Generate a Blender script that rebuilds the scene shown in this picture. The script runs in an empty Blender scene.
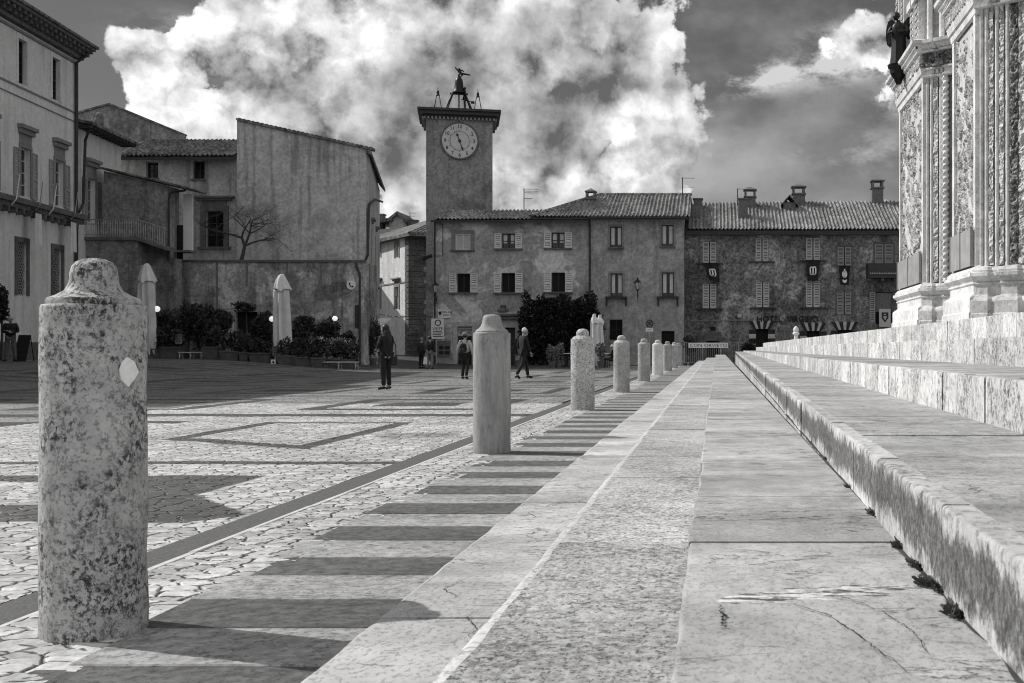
import bpy, bmesh, math, random
import numpy as np
from mathutils import Vector, Matrix, noise
R = math.radians
random.seed(7)
SC = bpy.context.scene
COL = SC.collection

# ------------------------------------------------------------------ camera
H, F, VX, VY = 1.06, 1200.0, 717.0, 348.5     # eye height, focal length in pixels, vanishing point of the steps
cam = bpy.data.cameras.new('camera'); camo = bpy.data.objects.new('camera', cam); COL.objects.link(camo)
camo.location = (0, 0, H); camo.rotation_euler = (R(90), 0, 0)
cam.sensor_width = 36; cam.lens = F / 1024 * 36
cam.shift_x = -(VX - 512) / 1024; cam.shift_y = (VY - 341.5) / 1024
cam.clip_start = 0.05; cam.clip_end = 3000
cam.dof.use_dof = True; cam.dof.focus_distance = 10.0; cam.dof.aperture_fstop = 16.0
SC.camera = camo
# ------------------------------------------------------------------ sun, sky, exposure
SUN_AZ = Vector((-0.93, 0.345)).normalized()   # towards the sun, in plan
SUN_EL = R(40)
sd = Vector((SUN_AZ.x * math.cos(SUN_EL), SUN_AZ.y * math.cos(SUN_EL), math.sin(SUN_EL)))
sl = bpy.data.lights.new('sun', 'SUN'); sl.energy = 4.3; sl.angle = R(0.5); sl.color = (1, 0.985, 0.96)
so = bpy.data.objects.new('sun', sl); COL.objects.link(so); so.location = (-60, 40, 60)
so.rotation_euler = (-sd).to_track_quat('-Z', 'Y').to_euler()
SC.view_settings.view_transform = 'Standard'; SC.view_settings.look = 'None'
SC.view_settings.exposure = 0.14; SC.view_settings.gamma = 1.0; SC.view_settings.use_curve_mapping = False
SC.cycles.max_bounces = 4; SC.cycles.diffuse_bounces = 3; SC.cycles.glossy_bounces = 2; SC.cycles.transmission_bounces = 2; SC.cycles.use_denoising = True; SC.cycles.filter_width = 1.05

def px(p, Y): return (p - VX) / F * Y
def pz(p, Y): return H - (p - VY) / F * Y

class NT:
    """small helper for node trees"""
    def __init__(s, nt): s.nt = nt; s.n = nt.nodes; s.l = nt.links
    def put(s, inp, val):
        if isinstance(val, bpy.types.NodeSocket): s.l.new(val, inp)
        else: inp.default_value = val
    def m(s, op, a, b=None, c=None, clamp=False):
        n = s.n.new('ShaderNodeMath'); n.operation = op; n.use_clamp = clamp
        s.put(n.inputs[0], a)
        if b is not None: s.put(n.inputs[1], b)
        if c is not None: s.put(n.inputs[2], c)
        return n.outputs[0]
    def ss(s, x, a, b, lo=0.0, hi=1.0):
        n = s.n.new('ShaderNodeMapRange'); n.interpolation_type = 'SMOOTHSTEP'
        s.put(n.inputs[0], x); n.inputs[1].default_value = a; n.inputs[2].default_value = b
        n.inputs[3].default_value = lo; n.inputs[4].default_value = hi
        return n.outputs[0]
    def mix(s, f, a, b):
        n = s.n.new('ShaderNodeMix'); n.data_type = 'FLOAT'; s.put(n.inputs[0], f); s.put(n.inputs[2], a); s.put(n.inputs[3], b)
        return n.outputs[0]
    def mapping(s, vec, scale=(1, 1, 1), loc=(0, 0, 0), rot=(0, 0, 0)):
        n = s.n.new('ShaderNodeMapping'); s.put(n.inputs[0], vec)
        n.inputs['Location'].default_value = loc; n.inputs['Rotation'].default_value = rot; n.inputs['Scale'].default_value = scale
        return n.outputs[0]
    def noise(s, vec, scale, detail=4, rough=0.55, dist=0.0):
        n = s.n.new('ShaderNodeTexNoise'); s.put(n.inputs['Vector'], vec); n.inputs['Scale'].default_value = scale
        n.inputs['Detail'].default_value = detail; n.inputs['Roughness'].default_value = rough; n.inputs['Distortion'].default_value = dist
        return n.outputs[0]
    def coord(s, which='Object'): return s.n.new('ShaderNodeTexCoord').outputs[which]

# world: NISHITA sky made monochrome, with procedural cumulus laid over it by direction
W = bpy.data.worlds.new('World'); SC.world = W; W.use_nodes = True
t = NT(W.node_tree); t.n.clear()
skyn = t.n.new('ShaderNodeTexSky'); skyn.sky_type = 'NISHITA'; skyn.sun_disc = False
skyn.sun_elevation = SUN_EL; skyn.sun_rotation = math.atan2(SUN_AZ.x, SUN_AZ.y)
skyn.air_density = 1.0; skyn.dust_density = 0.6; skyn.ozone_density = 1.5
bw = t.n.new('ShaderNodeRGBToBW'); t.l.new(skyn.outputs[0], bw.inputs[0])
dirv = t.coord('Generated')
sx = t.n.new('ShaderNodeSeparateXYZ'); t.l.new(dirv, sx.inputs[0])
yy = t.m('MAXIMUM', sx.outputs[1], 0.05)
U = t.m('DIVIDE', sx.outputs[0], yy); V = t.m('DIVIDE', sx.outputs[2], yy)
front = t.ss(sx.outputs[1], 0.05, 0.4)
def blob(cx, cy, rx, ry, amp):
    u0, v0, a, b = (cx - VX) / F, (VY - cy) / F, rx / F, ry / F
    p = t.m('MULTIPLY', t.m('SUBTRACT', U, u0), 1 / a); q = t.m('MULTIPLY', t.m('SUBTRACT', V, v0), 1 / b)
    r2 = t.m('ADD', t.m('MULTIPLY', p, p), t.m('MULTIPLY', q, q))
    return t.m('MULTIPLY', t.m('EXPONENT', t.m('MULTIPLY', r2, -1.0)), amp)
def blobs(L):
    s = None
    for b in L: s = blob(*b) if s is None else t.m('ADD', s, blob(*b))
    return t.m('MULTIPLY', s, front)
wob = t.n.new('ShaderNodeTexNoise'); t.l.new(dirv, wob.inputs['Vector']); wob.inputs['Scale'].default_value = 30; wob.inputs['Detail'].default_value = 6; wob.inputs['Roughness'].default_value = .62
def puff(off):
    vm = t.n.new('ShaderNodeVectorMath'); vm.operation = 'MULTIPLY_ADD'; t.l.new(wob.outputs[1], vm.inputs[0]); vm.inputs[1].default_value = (.045, .045, .045)
    t.l.new(t.mapping(dirv, loc=off), vm.inputs[2])
    def vo(sc):
        n = t.n.new('ShaderNodeTexVoronoi'); n.feature = 'F1'; n.inputs['Scale'].default_value = sc; t.l.new(vm.outputs[0], n.inputs['Vector'])
        d = n.outputs['Distance']; return t.m('SUBTRACT', 0.45, t.m('MULTIPLY', d, d))
    return t.m('ADD', vo(12.0), t.m('ADD', t.m('MULTIPLY', vo(28.0), 0.60), t.m('MULTIPLY', vo(64.0), 0.34)))
n0 = t.noise(dirv, 8.5, 10, 0.60)
n0b = t.noise(t.mapping(dirv, loc=(-0.012, 0.0, 0.016)), 8.5, 8, 0.60)
p1_ = puff((0, 0, 0)); p2_ = puff((-0.014, 0.0, 0.018))
n2 = t.noise(t.mapping(dirv, scale=(1, 1, 1.6), loc=(3.1, 1.7, 0.4)), 4.2, 7, 0.58, 0.0)
n3 = t.noise(t.mapping(dirv, scale=(1, 1, 1.2), loc=(1.1, 4.7, 2.4)), 9.0, 10, 0.66, 0.0)
dens = blobs([(205, 72, 62, 42, 1.0), (150, 58, 44, 26, .75), (175, 115, 40, 26, .5), (300, 45, 75, 55, 1.3), (375, 75, 60, 70, 1.1), (255, 118, 50, 32, .7),
              (340, 130, 80, 50, .7), (450, 45, 70, 50, .95), (520, 90, 80, 65, .7), (600, 50, 60, 60, .75), (655, 118, 44, 45, .48),
              (640, 168, 50, 24, .5), (480, 200, 70, 30, .6), (415, 165, 50, 60, .7), (580, 185, 80, 24, .4), (540, -10, 130, 40, .55), (415, 90, 45, 40, .8), (500, 40, 70, 45, .8), (570, 100, 50, 40, .55), (190, 122, 50, 28, .7), (290, 150, 90, 30, .5), (705, 110, 26, 30, .16),
              (868, 42, 50, 22, .62), (905, 102, 24, 14, .42), (850, 58, 26, 10, .25)])
sat = t.m('SUBTRACT', 1.0, t.m('EXPONENT', t.m('MULTIPLY', dens, -2.0)))
nz = t.m('ADD', t.m('MULTIPLY', t.m('SUBTRACT', n0, 0.5), 3.4), t.m('MULTIPLY', t.m('SUBTRACT', p1_, 0.42), 1.15))
dn = t.m('ADD', t.m('MULTIPLY', sat, 1.50), t.m('MULTIPLY', nz, 0.85))
mask = t.ss(dn, 0.50, 0.66)
veil = t.m('MULTIPLY', t.ss(n2, 0.42, 0.74), t.ss(sx.outputs[2], -0.02, 0.05))
veil = t.m('MULTIPLY', t.m('ADD', veil, t.m('MULTIPLY', blobs([(700, 150, 80, 50, .8), (560, 150, 120, 60, .7), (700, 40, 40, 40, .5)]), t.ss(n2, .36, .60))), 0.40)
wisp = t.noise(t.mapping(dirv, scale=(1, 1, 1.8)), 16, 9, 0.66)
veil = t.m('ADD', veil, t.m('MULTIPLY', blobs([(760, 77, 50, 16, 1.25), (735, 88, 22, 10, .6), (820, 66, 40, 12, .8), (850, 52, 40, 24, 1.8), (905, 100, 24, 16, 1.5), (860, 150, 60, 20, .5), (180, 30, 60, 20, .4)]), t.ss(wisp, .44, .66)))
veil = t.m('MINIMUM', veil, 1.0)
shade = blobs([(300, 105, 60, 32, .55), (470, 95, 40, 30, .4), (640, 70, 40, 40, .4), (425, 120, 45, 70, 1.15), (535, 132, 56, 36, 1.3), (590, 92, 55, 24, .45), (505, 45, 60, 40, .42), (690, 150, 50, 45, .4),
               (605, 20, 90, 36, .40), (350, 165, 60, 36, .4), (590, 205, 140, 18, .5), (390, 90, 30, 40, .3)])
lit = t.m('ADD', 0.84, t.m('ADD', t.m('MULTIPLY', t.m('SUBTRACT', p1_, p2_), 1.15), t.m('MULTIPLY', t.m('SUBTRACT', n0, n0b), 2.2)))
lit = t.m('ADD', lit, t.m('MULTIPLY', t.m('SUBTRACT', n3, 0.51), 1.1))
lit = t.m('MULTIPLY', lit, t.m('SUBTRACT', 1.0, t.m('MULTIPLY', t.m('MINIMUM', shade, 0.76), t.ss(n3, .34, .60, 1.0, .78))))
lit = t.m('MAXIMUM', t.m('MINIMUM', lit, 1.10), 0.14)
CL = 8.8        # cloud radiance before the background strength
skyv = t.m('MULTIPLY', bw.outputs[0], 0.31)
skyv = t.mix(veil, skyv, 6.0)
val = t.mix(mask, skyv, t.m('MULTIPLY', lit, CL))
# behind the camera and overhead: bright broken cloud added to fill the shaded facades
nb_ = t.noise(t.mapping(dirv, loc=(9, 2, 5)), 2.2, 5, 0.55)
rear_fill = t.ss(nb_, 0.36, 0.60, 2.2, 8.2)
fr_ = t.m('MULTIPLY', t.ss(sx.outputs[1], 0.05, 0.35), t.ss(sx.outputs[2], 0.55, 0.85, 1.0, 0.0))
val = t.mix(fr_, rear_fill, val)
cmb = t.n.new('ShaderNodeCombineColor')
for i in range(3): t.l.new(val, cmb.inputs[i])
bg = t.n.new('ShaderNodeBackground'); t.l.new(cmb.outputs[0], bg.inputs[0]); bg.inputs[1].default_value = 0.10
W.cycles.sampling_method = 'MANUAL'; W.cycles.sample_map_resolution = 512
wo = t.n.new('ShaderNodeOutputWorld'); t.l.new(bg.outputs[0], wo.inputs[0])

# ------------------------------------------------------------------ materials (all greys: the place is photographed in monochrome)
MATS = {}
def newmat(name):
    m = bpy.data.materials.new(name); m.use_nodes = True; m.node_tree.nodes.clear()
    t = NT(m.node_tree)
    o = t.n.new('ShaderNodeOutputMaterial'); b = t.n.new('ShaderNodeBsdfPrincipled'); t.l.new(b.outputs[0], o.inputs[0])
    MATS[name] = m
    return m, t, b, o
def setc(t, b, val):
    c = t.n.new('ShaderNodeCombineColor')
    for i in range(3): t.put(c.inputs[i], val)
    t.l.new(c.outputs[0], b.inputs['Base Color'])
def bump(t, b, h, strength=0.4, dist=0.01):
    n = t.n.new('ShaderNodeBump'); n.inputs['Strength'].default_value = strength; n.inputs['Distance'].default_value = dist
    t.l.new(h, n.inputs['Height']); t.l.new(n.outputs[0], b.inputs['Normal'])
def plain(name, v, rough=0.7, var=0.25, scale=6.0, metal=0.0, emit=0.0, bumpd=0.0):
    m, t, b, o = newmat(name)
    n = t.noise(t.coord(), scale, 5, 0.6)
    setc(t, b, t.m('MULTIPLY', t.ss(n, 0.25, 0.75, 1 - var, 1 + var), v))
    b.inputs['Roughness'].default_value = rough; b.inputs['Metallic'].default_value = metal
    b.inputs['Specular IOR Level'].default_value = 0.3
    if emit:
        b.inputs['Emission Color'].default_value = (1, 1, 1, 1); b.inputs['Emission Strength'].default_value = emit
    if bumpd: bump(t, b, n, 0.5, bumpd)
    return m
def stucco(name, base, dark, pale, patch=0.45, patchamt=0.52, streak=0.5, speck=0.5, seed=0):
    m, t, b, o = newmat(name)
    c = t.mapping(t.coord(), loc=(seed * 7.3, seed * 3.1, seed * 1.7))
    big = t.noise(c, patch, 6, 0.62, 0.6)
    big2 = t.noise(t.mapping(c, loc=(31, 5, 9)), patch * 0.55, 5, 0.6, 0.3)
    fine = t.noise(c, 5.5, 8, 0.72)
    st = t.noise(t.mapping(c, scale=(1.6, 1.6, 0.12)), 1.3, 5, 0.6)
    v = t.mix(t.ss(big, patchamt, patchamt + 0.05), base, pale)
    v = t.mix(t.ss(big2, 0.52, 0.60), v, t.m('MULTIPLY', v, dark / base))
    v = t.mix(t.m('MULTIPLY', t.ss(st, 0.50, 0.64), streak), v, t.m('MULTIPLY', v, 0.5))
    v = t.m('MULTIPLY', v, t.ss(fine, 0.38, 0.62, 1 - speck * 0.42, 1 + speck * 0.42))
    mid = t.noise(t.mapping(c, loc=(3, 17, 8)), 1.6, 6, 0.68)
    v = t.m('MULTIPLY', v, t.ss(mid, 0.36, 0.64, 1 - .30 * speck, 1 + .22 * speck))
    sp = t.noise(c, 9.0, 3, 0.5)
    v = t.mix(t.ss(sp, 0.62, 0.68), v, t.m('MULTIPLY', v, 1 - speck * 0.5))
    setc(t, b, v); b.inputs['Roughness'].default_value = 0.92; b.inputs['Specular IOR Level'].default_value = 0.15
    bump(t, b, t.m('ADD', fine, t.m('MULTIPLY', t.ss(big, patchamt, patchamt + 0.04), -0.5)), 0.5, 0.03)
    return m
def marble(name, base, mott=0.35, mscale=14.0, spot=0.5, spotscale=30.0, vein=0.0, stain=0.0, stainscale=2.0, stretch=(1, 1, 1), bumpd=0.006, lichen=0.0, band=None, seam=False):
    m, t, b, o = newmat(name)
    c = t.coord(); cs = t.mapping(c, scale=stretch)
    n = t.noise(cs, mscale, 8, 0.7)
    lo = t.noise(c, 1.1, 4, 0.6)
    v = t.m('MULTIPLY', t.ss(n, 0.28, 0.72, 1 - mott, 1 + mott), base)
    v = t.m('MULTIPLY', v, t.ss(lo, 0.3, 0.7, 0.84, 1.14))
    bk = t.n.new('ShaderNodeAttribute'); bk.attribute_name = 'block'; v = t.m('MULTIPLY', v, t.m('ADD', 1.0, bk.outputs['Fac']))
    h = n
    if spot:
        s = t.noise(cs, spotscale, 6, 0.75)
        k = t.ss(s, 0.545, 0.60)
        v = t.mix(t.m('MULTIPLY', k, spot), v, t.m('MULTIPLY', v, 0.25)); h = t.m('SUBTRACT', h, t.m('MULTIPLY', k, 0.8))
    if vein:
        w = t.noise(t.mapping(c, scale=(1.0, 2.6, 1)), 1.6, 6, 0.6, 0.8)
        k = t.m('SUBTRACT', 1.0, t.ss(t.m('ABSOLUTE', t.m('SUBTRACT', w, 0.5)), 0.0, 0.010))
        brk = t.ss(t.noise(c, 2.3, 3, 0.5), 0.44, 0.54)
        k = t.m('MULTIPLY', k, brk)
        v = t.mix(t.m('MULTIPLY', k, vein), v, t.m('MULTIPLY', v, 0.2)); h = t.m('SUBTRACT', h, t.m('MULTIPLY', k, 1.0))
    if stain:
        s1 = t.noise(c, stainscale, 8, 0.72, 0.2)
        s2 = t.noise(t.mapping(c, scale=(1, 1, .8)), stainscale * 13, 5, 0.72)
        k = t.m('MULTIPLY', t.ss(s1, 0.45, 0.58), t.ss(s2, 0.47, 0.56))
        v = t.mix(t.m('MULTIPLY', k, stain), v, t.m('MULTIPLY', v, 0.13))
    if band:       # grime that has settled across the middle of the riser, in runs
        z_ = t.n.new('ShaderNodeSeparateXYZ'); t.l.new(c, z_.inputs[0])
        rag = t.noise(t.mapping(c, scale=(1, 1, .8)), 24, 7, 0.75)
        rag2 = t.noise(t.mapping(c, scale=(1, .5, .3)), 5, 4, 0.6)
        zz = t.m('ADD', z_.outputs[2], t.m('MULTIPLY', t.m('SUBTRACT', rag, 0.5), 0.20))
        zz = t.m('ADD', zz, t.m('MULTIPLY', t.m('SUBTRACT', rag2, 0.5), 0.16))
        zz = t.m('SUBTRACT', zz, t.m('MULTIPLY', t.m('MAXIMUM', t.m('SUBTRACT', z_.outputs[1], 4.0), 0.0), 0.0022))
        k = t.m('MULTIPLY', t.ss(zz, band[0], band[1]), t.ss(zz, band[2], band[3], 1.0, 0.0))
        fr = t.noise(t.mapping(c, scale=(1, 1, .85)), 60, 6, 0.75)
        v = t.mix(t.m('MULTIPLY', k, t.ss(fr, 0.36, 0.58, 0.66, 1.0)), v, t.m('MULTIPLY', v, 0.15))
    if seam:       # an eroded seam across one block
        z_ = t.n.new('ShaderNodeSeparateXYZ'); t.l.new(c, z_.inputs[0]); X_, Y_ = z_.outputs[0], z_.outputs[1]
        wv = t.noise(t.mapping(c, loc=(2, 2, 0)), 6, 3, 0.5)
        d = t.m('SUBTRACT', Y_, t.m('ADD', t.m('MULTIPLY', X_, 0.30), t.m('ADD', 2.435, t.m('MULTIPLY', wv, 0.10))))
        rg = t.noise(t.mapping(c, scale=(1.0, 1.7, 1)), 22, 6, 0.7)
        env = t.m('MULTIPLY', t.ss(X_, -.03, .08), t.ss(X_, .30, .50, 1.0, .25))
        wd = t.m('MULTIPLY', env, t.m('ADD', 0.050, t.m('MULTIPLY', t.m('SUBTRACT', rg, 0.5), 0.34)))
        inn = t.ss(t.m('SUBTRACT', wd, t.m('ABSOLUTE', d)), 0.0, 0.006)
        pal = t.ss(t.noise(t.mapping(c, scale=(.7, 2.2, 1), loc=(5, 1, 1)), 17, 7, 0.72), 0.45, 0.55, 0.07, 0.56)
        v = t.mix(inn, v, pal); h = t.m('SUBTRACT', h, t.m('MULTIPLY', inn, 1.2))
    if lichen:
        s3 = t.noise(t.mapping(c, loc=(3, 8, 2)), 26, 5, 0.7)
        v = t.mix(t.m('MULTIPLY', t.ss(s3, 0.56, 0.62), lichen), v, t.m('MULTIPLY', v, 0.35))
    setc(t, b, v); b.inputs['Roughness'].default_value = 0.72; b.inputs['Specular IOR Level'].default_value = 0.3
    bump(t, b, h, 0.55, bumpd)
    return m
def cobble(name, scale, light, dark, disp=True, amp=0.016):
    m, t, b, o = newmat(name)
    c = t.coord()
    wob = t.n.new('ShaderNodeTexNoise'); t.l.new(c, wob.inputs['Vector']); wob.inputs['Scale'].default_value = 3.0; wob.inputs['Detail'].default_value = 3
    vm = t.n.new('ShaderNodeVectorMath'); vm.operation = 'SCALE'; t.l.new(wob.outputs[1], vm.inputs[0]); vm.inputs['Scale'].default_value = 0.16
    va = t.n.new('ShaderNodeVectorMath'); va.operation = 'ADD'; t.l.new(c, va.inputs[0]); t.l.new(vm.outputs[0], va.inputs[1])
    cc = t.mapping(va.outputs[0], scale=(0.72, 1.2, 1))
    def vor(feat):
        n = t.n.new('ShaderNodeTexVoronoi'); n.voronoi_dimensions = '2D'; n.feature = feat; t.l.new(cc, n.inputs['Vector'])
        n.inputs['Scale'].default_value = scale; n.inputs['Randomness'].default_value = 0.68
        return n
    de = vor('DISTANCE_TO_EDGE').outputs['Distance']; cr = vor('F1').outputs['Color']
    bw = t.n.new('ShaderNodeRGBToBW'); t.l.new(cr, bw.inputs[0])
    at = t.n.new('ShaderNodeAttribute'); at.attribute_name = 'tone'
    v = t.mix(at.outputs['Fac'], light, dark)
    v = t.m('MULTIPLY', v, t.ss(bw.outputs[0], 0.1, 0.9, 0.74, 1.22))
    fine = t.noise(c, 22, 7, 0.7)
    v = t.m('MULTIPLY', v, t.ss(fine, 0.3, 0.7, 0.72, 1.25))
    wear = t.noise(c, 0.7, 5, 0.6)
    v = t.m('MULTIPLY', v, t.ss(wear, 0.3, 0.7, 0.78, 1.12))
    jn = t.ss(de, 0.012, 0.075)
    v = t.mix(jn, t.m('MULTIPLY', v, 0.12), v)
    setc(t, b, v); b.inputs['Roughness'].default_value = 0.62; b.inputs['Specular IOR Level'].default_value = 0.35
    hgt = t.m('ADD', t.m('MULTIPLY', t.ss(de, 0.0, 0.10), amp), t.m('MULTIPLY', t.m('SUBTRACT', fine, 0.5), amp * 0.35))
    hgt = t.m('ADD', hgt, t.m('MULTIPLY', t.m('SUBTRACT', bw.outputs[0], 0.5), amp * 0.5))
    d = t.n.new('ShaderNodeDisplacement'); d.inputs['Midlevel'].default_value = 0.0; d.inputs['Scale'].default_value = 1.0
    t.l.new(hgt, d.inputs['Height']); t.l.new(d.outputs[0], o.inputs['Displacement'])
    m.displacement_method = 'BOTH' if disp else 'BUMP'
    return m
def rooftile(name, base, var=0.5):
    m, t, b, o = newmat(name)
    c = t.coord()
    n = t.noise(c, 3.2, 3, 0.6); f = t.noise(c, 14, 5, 0.7); big = t.noise(c, 0.5, 4, 0.6)
    v = t.m('MULTIPLY', t.ss(n, 0.32, 0.68, 1 - var, 1 + var), base)
    v = t.m('MULTIPLY', v, t.ss(f, 0.3, 0.7, 0.6, 1.4)); v = t.m('MULTIPLY', v, t.ss(big, 0.3, 0.7, 0.75, 1.2))
    setc(t, b, v); b.inputs['Roughness'].default_value = 0.9; b.inputs['Specular IOR Level'].default_value = 0.15
    return m
def glass(name, v=0.012):
    m, t, b, o = newmat(name)
    n = t.noise(t.coord(), 1.4, 2)
    setc(t, b, t.m('MULTIPLY', t.ss(n, .3, .7, .5, 1.6), v)); b.inputs['Roughness'].default_value = 0.06; b.inputs['IOR'].default_value = 1.5
    bump(t, b, n, 0.08, 0.05)
    return m
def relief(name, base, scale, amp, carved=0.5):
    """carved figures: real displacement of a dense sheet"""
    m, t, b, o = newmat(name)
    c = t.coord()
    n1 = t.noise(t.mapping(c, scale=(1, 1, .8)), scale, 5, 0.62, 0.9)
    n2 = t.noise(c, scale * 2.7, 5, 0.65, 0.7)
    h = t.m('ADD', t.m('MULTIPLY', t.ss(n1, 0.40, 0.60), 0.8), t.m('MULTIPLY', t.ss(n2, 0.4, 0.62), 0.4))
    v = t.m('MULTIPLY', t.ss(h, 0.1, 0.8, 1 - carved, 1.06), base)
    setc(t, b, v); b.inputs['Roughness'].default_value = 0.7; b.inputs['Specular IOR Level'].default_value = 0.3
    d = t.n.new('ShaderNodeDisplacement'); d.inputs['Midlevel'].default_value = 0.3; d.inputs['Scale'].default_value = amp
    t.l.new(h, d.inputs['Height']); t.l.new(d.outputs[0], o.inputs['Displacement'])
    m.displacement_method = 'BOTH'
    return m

M = {}
M['stucco_palazzo'] = stucco('pale_stucco', .62, .56, .66, .3, .6, .30, .16, 1)
M['stucco_house'] = stucco('weathered_stucco', .42, .33, .48, .5, .58, .7, .38, 2)
M['stucco_terrace'] = stucco('stained_stucco', .30, .17, .46, .8, .50, .9, .55, 3)
M['stucco_tower'] = stucco('tower_render', .23, .18, .27, .8, .56, .4, .5, 4)
M['stucco_tavern'] = stucco('peeling_stucco', .34, .26, .54, .42, .51, .3, .42, 5)
M['stucco_tavern2'] = stucco('grey_stucco', .30, .23, .36, .5, .54, .4, .42, 6)
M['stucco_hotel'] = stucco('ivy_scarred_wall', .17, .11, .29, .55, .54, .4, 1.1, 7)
M['stucco_dark'] = stucco('dark_stucco', .21, .15, .26, .6, .54, .7, .6, 8)
M['stucco_white'] = plain('limewash', .62, .9, .08, 2)
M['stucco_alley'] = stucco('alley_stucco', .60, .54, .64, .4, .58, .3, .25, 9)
M['quoin'] = stucco('dark_quoin_stone', .11, .08, .14, .8, .55, .4, .6, 10)
M['trim'] = plain('stone_trim', .20, .85, .25, 5)
M['trim_dark'] = plain('grey_stone_trim', .11, .85, .3, 5)
M['trim_light'] = plain('pale_stone_trim', .42, .85, .2, 5)
M['wood_dark'] = plain('dark_wood', .035, .6, .3, 9)
M['wood_grey'] = plain('painted_shutter', .43, .7, .12, 9)
M['wood_pale'] = plain('pale_painted_shutter', .56, .7, .12, 9)
M['wood_mid'] = plain('dull_painted_shutter', .26, .7, .15, 9)
M['iron'] = plain('black_iron', .02, .5, .3, 12, .3)
M['pipe'] = plain('dark_pipe', .035, .55, .3, 4)
M['lead'] = plain('grey_metal', .30, .45, .2, 6, .6)
M['bronze'] = plain('dark_bronze', .018, .42, .4, 7, .5)
M['glass'] = glass('window_glass')
M['void'] = plain('dark_interior', .012, .9, .2, 3)
M['tile'] = rooftile('roof_tile', .20)
M['tile_dark'] = rooftile('old_roof_tile', .13)
M['brick'] = plain('chimney_brick', .13, .9, .4, 10, bumpd=.02)
M['marble_kerb'] = marble('veined_marble', .43, .14, 5, .35, 44, 1.0, .2, 1.5, (1.2, .7, 1))
M['marble_pitted'] = marble('pitted_travertine', .40, .38, 40, .9, 60, .45, .55, 3.0, (1.3, .75, 1))
M['marble_seamed'] = marble('worn_marble_with_seam', .36, .20, 8, .25, 90, .9, .25, 1.2, (1.2, .7, 1), seam=True)
M['marble_smooth'] = marble('worn_marble', .35, .20, 9, .3, 90, .9, .3, 1.6, (1.2, .7, 1))
M['marble_riser'] = marble('stained_marble', .50, .2, 12, .5, 30, .4, .3, 5.5, (1, 1, 1), band=(.55, .59, .675, .715))
M['marble_high'] = marble('pale_marble', .52, .22, 12, .6, 30, .7, .8, 3.4, (1, 1, .8))
M['slab_dark'] = marble('dark_basalt_slab', .090, .5, 16, .5, 30, .4, .0, 2, (1, 1, 1))
M['slab_light'] = marble('pale_slab', .30, .32, 16, .6, 30, .5, .3, 2, (1, 1, 1))
M['band'] = plain('dark_strip_stone', .082, .8, .4, 60)
M['line'] = plain('pale_strip_stone', .48, .8, .15, 12)
M['cobble'] = cobble('cobblestones', 8.6, .42, .07, True, .008)
M['cobble_rough'] = cobble('rough_cobblestones', 9.0, .42, .12, True, .013)
M['cobble_far'] = cobble('distant_cobblestones', 5.4, .23, .045, False, .012)  # darker than the near cobbles: shade of the square put into the colour
M['earth'] = plain('ground_stone', .16, .9, .3, .4)
M['boll_lichen'] = marble('lichened_travertine', .43, .24, 11, .55, 60, .0, 1.0, 4.2, (1, 1, 1), .008, .55)
M['boll_plain'] = marble('banded_marble', .31, .24, 7, .15, 40, .35, .12, 2.0, (2.2, 2.2, .35), .003)
M['boll_speck'] = marble('speckled_travertine', .44, .3, 22, .8, 34, .0, .5, 5.0, (1, 1, 1), .006, .75)
M['boll_grey'] = marble('grey_marble', .36, .16, 12, .5, 30, .3, .4, 4.0)
M['boll_white'] = marble('white_marble', .62, .12, 9, .3, 26, .2, .2, 4.0)
M['patch_pale'] = plain('pale_repair_stone', .82, .8, .12, 30)
M['church'] = marble('church_marble', .68, .14, 5, .3, 12, .3, .3, 1.2)
M['church_grey'] = marble('church_grey_marble', .40, .2, 5, .3, 12, .3, .4, 1.2)
M['church_mid'] = marble('church_banded_marble', .54, .2, 4, .3, 10, .3, .4, 1.2)
M['relief'] = relief('carved_relief', .70, 1.7, .24, .42)
M['relief_fine'] = relief('carved_band', .64, 3.6, .07, .4)
M['relief_dark'] = relief('dark_carved_band', .34, 4.5, .09, .7)
M['guard'] = plain('guard_glass', .38, .25, .15, 2)
M['leaf'] = plain('dark_leaf', .04, .45, .8, 2.5)
M['leaf_weed'] = plain('weed_leaf', .075, .7, .5, 60)
M['lit_edge_pale'] = marble('lit_edge_marble', .50, .16, 14, .5, 40, 0, .3, 4.0)
M['leaf_pale'] = plain('pale_leaf', .17, .6, .4, 2.5)
M['leaf_black'] = plain('evergreen_leaf', .022, .5, .8, 4)
M['bark'] = plain('bark', .045, .9, .4, 8)
M['terracotta'] = plain('terracotta', .10, .85, .25, 5)
M['planter'] = plain('planter_stone', .085, .85, .25, 4)
M['canvas'] = plain('pale_canvas', .55, .85, .12, 2.0)
M['canvas2'] = plain('cream_canvas', .62, .85, .10, 2.0)
M['white'] = plain('white_paint', .70, .6, .05, 3)
M['lampglow'] = plain('opal_glass', .8, .4, .03, 3, 0, 0.55)
M['signgrey'] = plain('sign_grey', .42, .6, .06, 3)
M['ink'] = plain('black_ink', .02, .6, .1, 3)
M['skin'] = plain('skin', .27, .55, .08, 9)
M['hair_dark'] = plain('dark_hair', .015, .5, .3, 30)
M['hair_white'] = plain('white_hair', .6, .6, .15, 30)
M['cloth_black'] = plain('black_cloth', .014, .85, .3, 8)
M['cloth_dark'] = plain('dark_cloth', .03, .85, .3, 8)
M['cloth_mid'] = plain('grey_cloth', .15, .85, .3, 8)
M['cloth_light'] = plain('light_cloth', .36, .85, .2, 8)
M['jeans'] = plain('denim', .10, .85, .25, 10)
M['dial'] = plain('clock_dial', .46, .7, .1, 2)
M['flag_black'] = plain('black_banner_cloth', .016, .85, .25, 4)

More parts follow.
